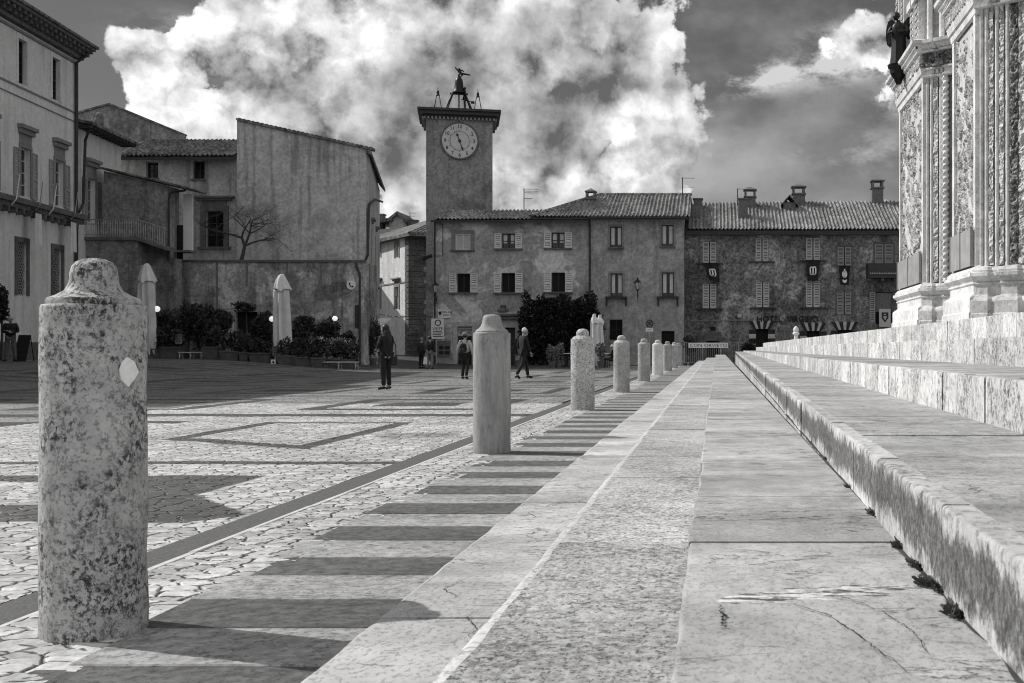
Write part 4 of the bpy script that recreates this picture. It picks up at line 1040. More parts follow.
def hand(a, L, w0, tail):
    k = MB(TW @ TC); c_, s_ = math.cos(a), math.sin(a)
    def q(u, v): return (u * c_ - v * s_, u * s_ + v * c_)
    k.prism_y([q(-tail, -w0 * .5), q(L * .62, -w0 * .45), q(L * .70, -w0 * 1.5), q(L, 0), q(L * .70, w0 * 1.5), q(L * .62, w0 * .45), q(-tail, w0 * .5)], -.10, -.085); return k.build('clock_hand', 'ink', dial)
hand(R(111), cr_ * .46, .06, .12); hand(R(-71), cr_ * .58, .05, .12)
hb = MB(TW @ TC); hb.tube([(0, -.12, 0), (0, -.06, 0)], .10, 12); hb.build('hub', 'ink', dial)
# bell frame, bells and the bronze striker on the cap
zc = zt + .60; YX = YT + 1.6
def xt(p): return px(p, YX)
def zz_(p): return pz(p, YX)
bf = MB(TW); zbl = zz_(94.5); xb = xt(459) + .34
for dx_ in (-.95, .95):
    for dy_ in (-.7, .7): bf.tube([(xb + dx_, YX + dy_, zc), (xb + dx_ * .42, YX + dy_ * .4, zbl + .1)], .045, 6)
bf.box(xb - .9, xb + .9, YX - .5, YX + .5, zc - .1, zc + .22); bf.tube([(xb, YX, zc), (xb, YX, zbl)], .05, 6); bf.box(xb - .62, xb + .62, YX - .1, YX + .1, zbl - .02, zbl + .08); bf.build('bell_frame', 'iron', tw)
def bell(cx, cy, z, r, h, name='bell'):
    k = MB(TW); k.lathe([(r * .98, z), (r, z + h * .04), (r * .86, z + h * .14), (r * .72, z + h * .32), (r * .64, z + h * .6), (r * .60, z + h * .78), (r * .45, z + h * .92), (r * .2, z + h), (.02, z + h * 1.02)], cx, cy, 20)
    k.tube([(cx, cy, z + h), (cx, cy, z + h * 1.18)], r * .16, 8); return k.build(name, 'bronze', tw, smooth=True)
bell(xb, YX, zbl + .08, .44, 1.12)
for p_ in (438.5, 477.5):
    x_ = xt(p_) + .34; k = MB(TW); zb_ = zz_(96.5)
    for dx_ in (-.30, .30):
        for dy_ in (-.3, .3): k.tube([(x_ + dx_, YX + dy_, zc), (x_ + dx_ * .3, YX + dy_ * .3, zb_)], .022, 5)
    k.tube([(x_, YX, zb_), (x_, YX, zb_ + .55)], .02, 5); k.build('bell_frame', 'iron', tw); bell(x_, YX, zb_, .14, .36)

# ------------------------------------------------------------------ tavern row: the house against the clock tower
YV = 78.0; TV = Matrix.Translation((0, YV, 0)); vx = lambda p: px(p, YV); vz = lambda p: pz(p, YV)
tv = thing('corner_tavern', 'long peeling plastered house with open shutters, tiled hip roof and ivy, beside the clock tower', 'building', (vx(560), YV + 5, 0))
vx0, vx1 = vx(433), vx(684); vzt = vz(221)
H_ = {}
up = [(455.5, 470.5, 234, 250), (502, 515, 233.5, 248.5), (551.5, 564.5, 232.5, 248)]
mid_ = [(457, 470, 273.5, 292.5), (501.5, 515, 273, 292.5), (551.5, 565, 272.5, 292)]
rt = [(610, 622, 226.5, 247), (661.5, 673.5, 225, 246), (610.5, 622.5, 273.5, 296.5), (662, 674, 272.5, 296.5)]
dr = [(457.5, 472, 326.5, 368), (505.5, 515.5, 327.5, 368), (609.5, 622.5, 319.5, 340), (661.5, 674.5, 331, 368)]
def hole(q): return (vx(q[0]), vx(q[1]), vz(q[3]), vz(q[2]))
hs = [hole(q) for q in up + mid_ + rt + dr]
w = MB(TV); wall_face(w, vx0, vx(590.3), -.15, vzt, 0, [h for h in hs if h[1] < vx(590)], .24); body(w, vx0, vx(590.3), 0, 9, -.15, vzt); w.build('wall', 'stucco_tavern', tv)
w = MB(TV); wall_face(w, vx(590.302), vx1, -.15, vz(215), -.02, [h for h in hs if h[0] > vx(590)], .24); body(w, vx(590.302), vx1, -.02, 9, -.15, vz(215)); w.build('wall', 'stucco_tavern2', tv)
for i, q in enumerate(up):
    h = hole(q)
    if i == 0:
        f = window(TV, tv, h, .10, 'wood_pale', (1, 0), .07, 'wood_grey'); surround(TV, f, h, .26, .03, 'trim')
    else:
        f = window(TV, tv, h, .24, 'wood_dark', (1, 1), .06, 'glass', curtain=.3)
        shutter(TV, tv, h[0] - .48, h[0] - .03, h[2], h[3], -.07, 'wood_pale', 10); shutter(TV, tv, h[1] + .03, h[1] + .48, h[2], h[3], -.07, 'wood_pale', 10)
    sill(TV, f, h, .5 if i else .3)
for q in mid_:
    h = hole(q); f = window(TV, tv, h, .24, 'wood_dark', (1, 0), .05, 'void')
    shutter(TV, tv, h[0] - .50, h[0] - .03, h[2], h[3], -.07, 'wood_pale', 12); shutter(TV, tv, h[1] + .03, h[1] + .50, h[2], h[3], -.07, 'wood_pale', 12); sill(TV, f, h, .5)
TV2 = Matrix.Translation((0, YV - .02, 0))
for i, q in enumerate(rt):
    h = hole(q); f = window(TV2, tv, h, .24, 'wood_dark', (1, 0), .06, 'glass', curtain=.08 if i < 2 else .12)
    sill(TV2, f, h, .32 if i > 1 else .12, .12, .26, 'wood_dark' if i > 1 else 'trim_dark')
    surround(TV2, f, h, .14, .02, 'trim')
    if i > 1:
        k = MB(TV2)
        for s_ in (h[0] - .28, h[1] + .20): k.box(s_, s_ + .08, -.2, .02, h[2] - .62, h[2] - .125)
        k.build('bracket', 'iron', f)
for i, q in enumerate(dr):
    h = hole(q)
    if i == 2:
        f = window(TV2, tv, h, .24, 'wood_dark', (1, 1), .06, 'void'); g_ = MB(TV2)
        for k_ in range(7): g_.tube([(h[0] + (h[1] - h[0]) * (k_ + .5) / 7, .05, h[2]), (h[0] + (h[1] - h[0]) * (k_ + .5) / 7, .05, h[3])], .015, 4)
        g_.build('grille', 'iron', f)
    else:
        k = MB(TV if i < 2 else TV2); k.box(h[0], h[1], .2, .239, h[2], h[3]); d_ = k.build('door', 'wood_dark' if i < 2 else 'void', tv)
        if i == 0:
            s_ = MB(TV); s_.box(h[0] + .1, h[1] - .1, .185, .198, h[2] + .3, h[3] - .75); s_.build('door_glass', 'glass', d_)
            s_ = MB(TV); s_.box(h[0] + .03, h[1] - .03, .10, .16, h[3] - .62, h[3] - .06); sg_ = s_.build('name_board', 'signgrey', d_)
            s_ = MB(TV); put_text(s_, 'CANTINA', (h[0] + h[1]) / 2, .09, h[3] - .24, .21); 
            for r_ in range(2): s_.box(h[0] + .12, h[1] - .12, .094, .099, h[3] - .50 + r_ * .09, h[3] - .46 + r_ * .09)
            s_.build('lettering', 'ink', sg_)
            surround(TV, d_, h, .30, .06, 'trim_light')
        if i == 1: surround(TV, d_, h, .32, .10, 'trim_light', .7)
        if i == 3: pass
k = MB(TV); k.box(vx(490), vx(530), -.34, .005, vz(319.5), vz(317.5)); k.box(vx(493), vx(527), -.2, .004, vz(317.3), vz(315.5)); k.prism_y([(vx(498), vz(315.3)), (vx(522), vz(315.3)), (vx(516), vz(312)), (vx(504), vz(312))], -.16, .004)
k.lathe([(.42, vz(312) + .01), (.36, vz(309.8)), (.18, vz(309)), (.16, vz(307)), (.22, vz(306)), (.10, vz(304.6))], vx(503.5), -.1, 10); k.build('portal_cornice', 'trim_dark', tv)
# roofs: a low one at the left, the hipped main one at the right
def slope_z(z0, z1, run): return (z1 - z0) / run
pantile_roof(TV, tv, vx(435), vx(546), -.55, vz(220.3), .30, lambda x: 2.6, 'tile', .25, .45)
ey = -.7; ez0 = pz(216.5, YV + ey); rz = pz(195, YV + 5.2); sl_ = (rz - ez0) / (5.2 - ey)
xr = px(600, YV + 5.2)
def mtop(x):
    P0 = vx(532)
    if x < xr: return max(ey, ey + (5.2 - ey) * (x - P0) / (xr - P0))
    return 5.2
pantile_roof(TV, tv, vx(532), vx(690), ey, ez0, sl_, mtop, 'tile', .25, .45)
u = MB(TV)
slab_poly(u, [(vx(435), -.50, vz(220.9)), (vx(546), -.50, vz(220.9)), (vx(546), 2.6, vz(220.9) + .93), (vx(435), 2.6, vz(220.9) + .93)], .12)
slab_poly(u, [(vx(532), ey + .05, ez0 - .06), (vx(690), ey + .05, ez0 - .06), (vx(690), 5.2, rz - .08), (xr, 5.2, rz - .08)], .12)
slab_poly(u, [(vx(435), 2.61, vz(220.9) + .90), (vx(546), 2.61, vz(220.9) + .90), (vx(546), 9, vz(221)), (vx(435), 9, vz(221))], .12)
slab_poly(u, [(xr, 5.21, rz - .06), (vx(690), 5.21, rz - .06), (vx(690), 11, ez0), (vx(532), 11, ez0)], .12)
u.add([(vx(532), ey + .05, ez0 - .07), (xr, 5.2, rz - .07), (vx(532), 11, ez0 - .07)], [(0, 1, 2)]); rbd = u.build('roof_boards', 'wood_dark', tv)
k = MB(TV)
for i in range(30):
    a, b_ = i / 30, (i + 1.15) / 30
    k.tube([(xr + (vx(690) - xr) * a, 5.2, rz + .02), (xr + (vx(690) - xr) * b_, 5.2, rz + .05)], .12, 6)
for i in range(16):
    a, b_ = i / 16, (i + 1.15) / 16
    p0 = Vector((vx(532), ey, ez0 + .05)); p1 = Vector((xr, 5.2, rz + .05)); k.tube([p0.lerp(p1, a), p0.lerp(p1, b_)], .11, 6)
k.build('ridge_tiles', 'tile', tv)
k = MB(TV); k.box(vx(433), vx(590), -.62, -.5, vz(223), vz(221.2)); k.box(vx(590), vx(687), -.74, -.64, vz(219.5), vz(217.6)); k.tube([(vx(590), -.4, vz(221)), (vx(590), -.10, vz(226)), (vx(590), -.10, vz(310))], .06, 6); k.build('gutter', 'pipe', tv)
chimney(TV, rbd, px(591, YV + 3.6), 3.6, vz(203) + .2, vz(193), .62)
k = MB(TV); k.box(vx(691) - .5, vx(691) + .6, 3.0, 4.2, vz(215), vz(200)); k.build('chimney', 'brick', rbd)
k = MB(TV); k.tube([(vx(435), -.07, vz(222)), (vx(435), -.07, vz(366))], .055, 6); k.tube([(vx(433.6), -.07, vz(256)), (vx(443), -.07, vz(256)), (vx(443), -.07, vz(224))], .025, 5); k.build('drainpipe', 'pipe', tv)

# ------------------------------------------------------------------ the hotel block at the right
YO_ = 79.4; TO = Matrix.Translation((0, YO_, 0)); ox = lambda p: px(p, YO_); oz = lambda p: pz(p, YO_)
ht = thing('hotel', 'long dark mottled building with closed shutters, arched doors and hanging flags, behind the steps', 'building', (ox(800), YO_ + 5, 0))
ozt = pz(229, YO_)
row1 = [(702.5, 716.5, 241.5, 263), (755.5, 768.5, 238, 261.5), (806, 820, 237.5, 260.5), (837.5, 851.5, 246.5, 266), (875, 893, 243.5, 263.5)]
row2 = [(702.5, 716.5, 284, 308.5), (756, 769.5, 282, 307.5), (806, 820, 281, 307.5), (837, 851.5, 291, 314.5)]
bal = (875.5, 892, 292, 324); gnd = [(706.5, 719, 334, 368), (756, 768, 329, 368), (807, 819.5, 331, 368), (838, 852, 330, 368)]
def ohole(q): return (ox(q[0]), ox(q[1]), oz(q[3]), oz(q[2]))
oh = [ohole(q) for q in row1 + row2 + [bal] + gnd]
w = MB(TO); wall_face(w, vx1 + .02, 24, -.15, ozt, 0, oh, .22); body(w, vx1 + .02, 24, 0, 10, -.15, ozt); w.build('wall', 'stucco_hotel', ht)
for i, q in enumerate(row1 + row2):
    h = ohole(q); m_ = (h[0] + h[1]) / 2
    k = MB(TO); k.box(h[0], h[1], .18, .2195, h[2], h[3]); fo = k.build('window', 'wood_dark', ht)
    mt_ = 'wood_grey' if i < 3 or 4 < i < 8 else 'wood_mid'
    for a, b_ in ((h[0] + .01, m_ - .04), (m_ + .04, h[1] - .01)):
        s_ = shutter(TO, ht, a, b_, h[2] + .02, h[3] - .02, .02, mt_, 16)
    if i not in (3, 4, 8): sill(TO, fo, h, .42, .08, .20, 'wood_dark'); surround(TO, fo, h, .18, .03, 'stucco_hotel')
    else: surround(TO, fo, h, .12, .03, 'trim_dark')
    if i < 3:
        k = MB(TO); k.box(h[0] - .12, h[1] + .12, -.08, .0, h[3] + .22, h[3] + .40); k.build('lintel', 'stucco_dark', fo)
h = ohole(bal); k = MB(TO); k.box(h[0], h[1], .16, .2195, h[2], h[3]); bd = k.build('balcony_door', 'void', ht)
k = MB(TO); n = 14
for i in range(n):
    a, b_ = h[0] + (h[1] - h[0]) * i / n, h[0] + (h[1] - h[0]) * (i + 1) / n
    k.quad((a, .1 + .03 * (i % 2), h[2] + .8), (b_, .1 + .03 * ((i + 1) % 2), h[2] + .8), (b_, .1 + .03 * ((i + 1) % 2), h[3] - .05), (a, .1 + .03 * (i % 2), h[3] - .05))
k.build('curtain', 'cloth_mid', bd)
shutter(TO, ht, ox(869.5), ox(875), h[2] + .1, h[3], -.08, 'wood_mid', 16)
k = MB(TO); k.box(ox(866), ox(896), -1.3, -.003, oz(279), oz(277)); k.box(ox(866), ox(896), -1.32, -1.24, oz(276.9), oz(264.5)); k.box(ox(866), ox(866) + .08, -1.239, -.003, oz(276.9), oz(264.5)); k.box(ox(896) - .08, ox(896), -1.239, -.003, oz(276.9), oz(264.5)); bc = k.build('balcony', 'wood_dark', ht)
k = MB(TO)
for i in range(16): k.ball((ox(868 + 26 * i / 15), -1.34, oz(274.6)), .045, 6, 4)
k.build('edge_trim', 'signgrey', bc)
k = MB(TO)
for i in range(3): k.prism_y([(ox(868 + i * 12.5) - .1, oz(279) - .01), (ox(868 + i * 12.5) + .1, oz(279) - .01), (ox(868 + i * 12.5) + .1, oz(282)), (ox(868 + i * 12.5) - .1, oz(281))], -.9, -.003)
k.build('bracket', 'stucco_dark', bc)
for i, q in enumerate(gnd):
    h = ohole(q); k = MB(TO); k.box(h[0], h[1], .2, .2195, h[2], h[3]); d_ = k.build('door', 'void', ht)
    if i == 0:
        surround(TO, d_, h, .16, .06, 'trim_dark'); k = MB(TO); k.box(h[0] - .05, h[1] + .05, -.08, -.01, h[3] - .45, h[3] - .02); k.build('awning_board', 'trim_dark', d_)
        k = MB(TO); k.prism_y([(h[0] + .2, oz(327)), (h[1] - .2, oz(327)), (h[1] - .3, oz(330.5)), (h[0] + .3, oz(330.5))], -.06, -.004); k.build('niche', 'void', d_)
        continue
    a1, a2 = MB(TO), MB(TO)     # banded arch stones, alternately pale and dark
    for s_ in (-1, 1):
        xe = h[0] if s_ < 0 else h[1]
        for j in range(9):
            z_ = h[3] - .02 - .30 * (j + 1)
            if z_ < -.1: break
            (a1 if j % 2 else a2).box(min(xe, xe + s_ * .46), max(xe, xe + s_ * .46), -.06, .02, z_, z_ + .29)
    cx_ = (h[0] + h[1]) / 2; hw = (h[1] - h[0]) / 2 + .46
    for j in range(7):
        u0, u1 = -1 + 2 * j / 7, -1 + 2 * (j + 1) / 7
        (a2 if j % 2 == 0 else a1).prism_y([(cx_ + u0 * hw * .62, h[3] + .005), (cx_ + (u1 - .03) * hw * .62, h[3] + .005), (cx_ + (u1 - .03) * hw, h[3] + .55), (cx_ + u0 * hw, h[3] + .55)], -.06, .02)
    a1.build('arch_stone_pale', 'trim_light', d_); a2.build('arch_stone_dark', 'cloth_dark', d_)
k = MB(TO); 
for tx, (p0, p1) in (('HOTEL', (757, 782)), ('VIRGILIO', (787, 818))):
    vs, fs = text_mesh(tx, 1.0, .02); xs_ = [v[0] for v in vs]; zs2 = [v[2] for v in vs]
    sx_ = (ox(p1) - ox(p0)) / (max(xs_) - min(xs_)); sz_ = .42 / (max(zs2) - min(zs2))
    k.add([(ox((p0 + p1) / 2) + v[0] * sx_ - (max(xs_) + min(xs_)) / 2 * sx_, -.06 + v[1], oz(319) + (v[2] - (max(zs2) + min(zs2)) / 2) * sz_) for v in vs], fs)
sgn = k.build('lettering', 'cloth_black', ht)
zrt = pz(203, YO_ + 5.2); oy0 = -.62; oz0 = pz(229.5, YO_ + oy0); osl = (zrt - oz0) / (5.2 - oy0)
def hot_top(x): return 5.2 + .35 * sm((x - ox(700)) / 9.0)
pantile_roof(TO, ht, ox(688), 24.3, oy0, oz0, osl, hot_top, 'tile', .25, .45)
u = MB(TO); slab_poly(u, [(ox(686), oy0 + .05, oz0 - .07), (24.3, oy0 + .05, oz0 - .07), (24.3, 5.3, oz0 - .07 + osl * 5.9), (ox(686), 5.2, zrt - .10)], .12); slab_poly(u, [(ox(686), 5.4, zrt - .05), (24.3, 5.4, zrt + .1), (24.3, 11.5, oz0), (ox(686), 11.5, oz0)], .12); hrb = u.build('roof_boards', 'wood_dark', ht)
k = MB(TO); k.box(ox(686), 24, -.68, -.58, oz(235.5), oz(233.6)); k.box(vx1 + .03, 24, -.10, .004, ozt - .42, ozt - .30); k.build('gutter', 'pipe', ht)
for p_, y_, zb_, zt_, w_ in ((743, 2.0, 217, 200, .62), (750, 4.4, 207, 198, .75), (798.5, 5.0, 204, 195, .85), (877, 5.4, 201, 189, .78), (698, 4.2, 209, 200, .6)):
    yy_ = YO_ + y_; chimney(TO, hrb, px(p_, yy_), y_, pz(zb_, yy_) - .5, pz(zt_, yy_), w_, p_ not in (743, 698))
k = MB(TO); yy_ = YO_ + 3.6; x_ = px(789.5, yy_); z_ = pz(206, yy_)
k.prism_y([(x_ - .42, z_ - .3), (x_ + .42, z_ - .3), (x_ + .42, z_ + .25), (x_ - .42, z_ + .25)], 3.6, 5.4)
dm = k.build('dormer', 'brick', hrb); k = MB(TO); slab_poly(k, [(x_ - .6, 3.4, z_ + .1), (x_, 3.4, z_ + .78), (x_, 5.6, z_ + .78), (x_ - .6, 5.6, z_ + .1)], .1); slab_poly(k, [(x_, 3.4, z_ + .78), (x_ + .6, 3.4, z_ + .1), (x_ + .6, 5.6, z_ + .1), (x_, 5.6, z_ + .78)], .1); k.build('dormer_roof', 'tile_dark', dm)
# small electrical boxes and a cable on the hotel wall
k = MB(TO); k.box(ox(684), ox(760), -.05, -.003, oz(320.8), oz(320.2)); k.build('cable', 'trim', ht)
for p_, q_ in ((682.5, 315.5), (739.5, 315.7), (679.5, 321.5)):
    k = MB(TO); k.box(ox(p_) - .13, ox(p_) + .13, -.16, -.003, oz(q_) - .12, oz(q_) + .12); k.build('junction_box', 'signgrey', ht)

# banners on the hotel
def flag(p, top, bot, hw, label, kind, skew=0.0):
    x_, z1, z0 = ox(p), oz(top), oz(bot); t_ = thing('flag', label, 'flag', (x_, YO_ - .4, z0), 'black flags hanging on the hotel front')
    k = MB(TO); n, m_ = 8, 8; vs = []
    def at(u, v, o=0): # u -1..1, v 0 top..1 bottom
        return (x_ + u * hw * (1 - .28 * v) + skew * v, -.34 - .05 * math.sin(u * 4 + v * 2) - .06 * v - o, z1 + (z0 - z1) * (v * (1 + .06 * u * (1 if skew else 0))))
    for j in range(m_ + 1):
        for i in range(n + 1): vs.append(at(-1 + 2 * i / n, j / m_))
    k.add(vs, [(j * (n + 1) + i, j * (n + 1) + i + 1, (j + 1) * (n + 1) + i + 1, (j + 1) * (n + 1) + i) for j in range(m_) for i in range(n)])
    k.build('cloth', 'flag_black', t_)
    k = MB(TO); k.tube([(x_ - hw, -.34, z1 + .02), (x_ + hw, -.34, z1 + .02)], .03, 6); k.tube([(x_, -.34, z1 + .02), (x_, 0, z1 + .1)], .025, 6); k.build('pole', 'iron', t_)
    k = MB(TO)
    def stroke(pts, r=.045): k.tube([at(u, v, .03) for u, v in pts], r, 5)
    if kind == 0:
        for u in (-.44, 0, .44): stroke([(u, .42), (u, .66)], .05)
        for u in (-.22, .22): stroke([(u + .22 * math.cos(a), .43 - .11 * math.sin(a)) for a in np.linspace(0, math.pi, 9)], .045)
        stroke([(-.44, .70), (.44, .70)], .03)
    else:
        stroke([(.42 * math.cos(a), .44 + .17 * math.sin(a)) for a in np.linspace(0, 2 * math.pi, 17)], .035)
        for u in (-.18, 0, .18): stroke([(u, .34), (u, .56)], .04)
        stroke([(0, .16), (0, .27)], .05); stroke([(-.1, .21), (.1, .21)], .04)
        for q_ in range(4): stroke([(-.40 + q_ * .03, .74 + q_ * .03), (-.2, .80 + q_ * .025), (.2, .80 + q_ * .025), (.40 - q_ * .03, .74 + q_ * .03)], .05)
    k.build('emblem', 'white', t_)
flag(711, 264, 281.5, .48, 'black flag with white crown mark, blown askew under the leftmost hotel window', 0, .22)
flag(812.5, 261, 281, .46, 'black flag with white crown mark hanging straight between two tall shuttered windows', 0)
flag(844, 266.5, 285, .38, 'narrow black flag with a white ring and crescent emblem, next to the dark balcony', 1)
# small pale banner with a shield, on the balcony door railing
t_ = thing('shield_banner', 'pale square banner with a dark shield crest under the dark balcony', 'banner', (ox(884), YO_ - .3, oz(326)))
k = MB(TO); k.box(ox(878.5), ox(890), -.32, -.28, oz(327), oz(309)); k.build('cloth', 'signgrey', t_)
k = MB(TO); k.prism_y([(ox(881), oz(312.5)), (ox(887.6), oz(312.5)), (ox(887.6), oz(318)), (ox(884.3), oz(322.5)), (ox(881), oz(318))], -.34, -.322); k.build('shield', 'ink', t_)
k = MB(TO); k.box(ox(883.2), ox(885.4), -.35, -.341, oz(315.2), oz(314)); k.prism_y([(ox(882.3), oz(316.5)), (ox(886.3), oz(316.5)), (ox(884.3), oz(320.5))], -.35, -.341); k.build('charge', 'signgrey', t_)

# ------------------------------------------------------------------ the cathedral front
ct = thing('cathedral', 'pale marble cathedral front with carved piers, twisted column and deep mouldings, at the right edge', 'church', (12, 38, 1.39))
XF = 8.0; ZB = 1.39; ZTOP = 19.0; ZC = 11.55
def sheet(mb, a, b, z0, z1, step):
    """dense vertical sheet from plan point a to b, facing left of the direction a->b"""
    a, b = Vector((*a, 0)), Vector((*b, 0)); L = (b - a).length; n = max(2, int(L / step)); m_ = max(2, int((z1 - z0) / step))
    vs = [(*(a.lerp(b, i / n)).xy, z0 + (z1 - z0) * j / m_) for j in range(m_ + 1) for i in range(n + 1)]
    mb.add(vs, [(j * (n + 1) + i, j * (n + 1) + i + 1, (j + 1) * (n + 1) + i + 1, (j + 1) * (n + 1) + i) for j in range(m_) for i in range(n)])
def mould(mb, path, prof, closed=False):
    """run a moulding profile [(out, z)] along a plan path; out is to the left-hand side of travel"""
    P = [Vector((p[0], p[1])) for p in path]; n = len(P); rows = []
    for i in range(n):
        d0 = (P[i] - P[i - 1]).normalized() if i else (P[1] - P[0]).normalized()
        d1 = (P[i + 1] - P[i]).normalized() if i < n - 1 else d0
        n0, n1 = Vector((-d0.y, d0.x)), Vector((-d1.y, d1.x)); b_ = (n0 + n1)
        b_ = b_ / max(.35, b_.dot(n0)) if b_.length > 1e-6 else n0
        rows.append([(P[i].x + b_.x * o, P[i].y + b_.y * o, z) for o, z in prof])
    k = len(prof); vs = [p for r_ in rows for p in r_]
    mb.add(vs, [(i * k + j, (i + 1) * k + j, (i + 1) * k + j + 1, i * k + j + 1) for i in range(n - 1) for j in range(k - 1)])
def pier(y0, y1, detail=True):
    """pier with its carved west face between y0 (near) and y1 (far)"""
    st = .07 if detail else .2
    m_ = MB(); m_.box(XF + .05, XF + 6, y0 + .02, y1, ZB - .1, ZTOP + 2); m_.build('pier_core', 'church_mid', ct)
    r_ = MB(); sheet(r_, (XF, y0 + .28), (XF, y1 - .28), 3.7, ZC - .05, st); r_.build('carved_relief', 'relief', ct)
    f_ = MB()
    for q in (y0, y1 - .28): f_.box(XF - .06, XF + .1, q, q + .28, 3.6, ZC); 
    f_.build('relief_border', 'church', ct)
    # guard panels in front of the lowest reliefs
    if detail:
        g_ = MB(); n = 2
        for i in range(n):
            a, b_ = y0 + .15 + (y1 - y0 - .3) * i / n, y0 + .15 + (y1 - y0 - .3) * (i + 1) / n - .03
            g_.box(XF - .16, XF - .12, a, b_, 3.62, 4.78)
        gp = g_.build('guard_panel', 'guard', ct)
        for i in range(n + 1):
            a = y0 + .15 + (y1 - y0 - .3) * i / n; g_ = MB(); g_.box(XF - .19, XF - .09, a - .045, a - .005, 3.60, 4.82); g_.build('guard_post', 'lead', gp)
    # base: stepped plinth and mouldings, wrapped round the corner
    path = [(XF + 1.2, y0 - .05), (XF, y0 - .05), (XF, y1 + .05), (XF + 1.2, y1 + .05)]
    path = path[::-1] if False else path
    b_ = MB(); prof = [(.34, ZB - .1), (.34, 2.15), (.30, 2.2), (.30, 2.6), (.26, 2.66), (.15, 2.74), (.11, 2.78), (.11, 3.02), (.16, 3.05), (.16, 3.09), (.12, 3.11), (.20, 3.20), (.28, 3.26), (.28, 3.37), (.20, 3.385), (.20, 3.46), (.10, 3.56), (0, 3.62)]
    mould(b_, path, prof); b_.build('pier_base', 'church', ct)
    c_ = MB(); prof = [(0, ZC - .25), (.08, ZC - .2), (.10, ZC), (.16, ZC + .05), (.18, ZC + .18), (.22, ZC + .30), (.22, ZC + .78), (.34, ZC + .84), (.36, ZC + .96), (.44, ZC + 1.04), (.46, ZC + 1.10), (.56, ZC + 1.14), (.58, ZC + 1.26), (.4, ZC + 1.32), (.0, ZC + 1.36)]
    mould(c_, path, prof); c_.build('pier_cornice', 'church', ct, smooth=True)
    k = MB(); sheet(k, (XF - .26, y0 - .3), (XF - .26, y1 + .3), ZC + .32, ZC + .78, .04 if detail else .1); sheet(k, (XF + 1.2, y0 - .31), (XF - .25, y0 - .31), ZC + .32, ZC + .78, .04 if detail else .1); k.build('carved_frieze', 'relief_fine', ct)
    k = MB(); q = y0 - .5
    while q < y1 + .4: k.box(XF - .45, XF - .34, q, q + .10, ZC + .97, ZC + 1.04); q += .2
    q = XF - .4
    while q < XF + 1.1: k.box(q, q + .10, y0 - .50, y0 - .39, ZC + .97, ZC + 1.04); q += .2
    k.build('dentils', 'church', ct)
    # upper storey: pilaster strips with sunk panels
    u = MB(); yq = [(y0 + .1, y0 + .9), (y0 + 1.3, y0 + 2.0), (y1 - 2.3, y1 - 1.6), (y1 - .9, y1 - .1)] if y1 - y0 > 4 else [(y0 + .1, y0 + .7), (y0 + 1.1, y0 + 1.7), (y1 - .7, y1 - .1)]
    for a, b2 in yq: u.box(XF - .22, XF + .1, a, b2, ZC + 1.3, ZTOP + 1.5)
    u.build('pilaster', 'church', ct)
    d_ = MB()
    for a, b2 in yq:
        z_ = ZC + 1.5
        while z_ < ZTOP + 1: d_.box(XF - .26, XF - .221, a + .12, b2 - .12, z_, z_ + .16); z_ += .26
    d_.build('pilaster_inlay', 'church_grey', ct)
    if detail:
        for a, b2 in yq[:2]:
            e = MB(); e.box(XF - .36, XF - .10, a - .08, b2 + .08, ZC + 3.0, ZC + 3.3); e.build('pilaster_cap', 'church', ct)
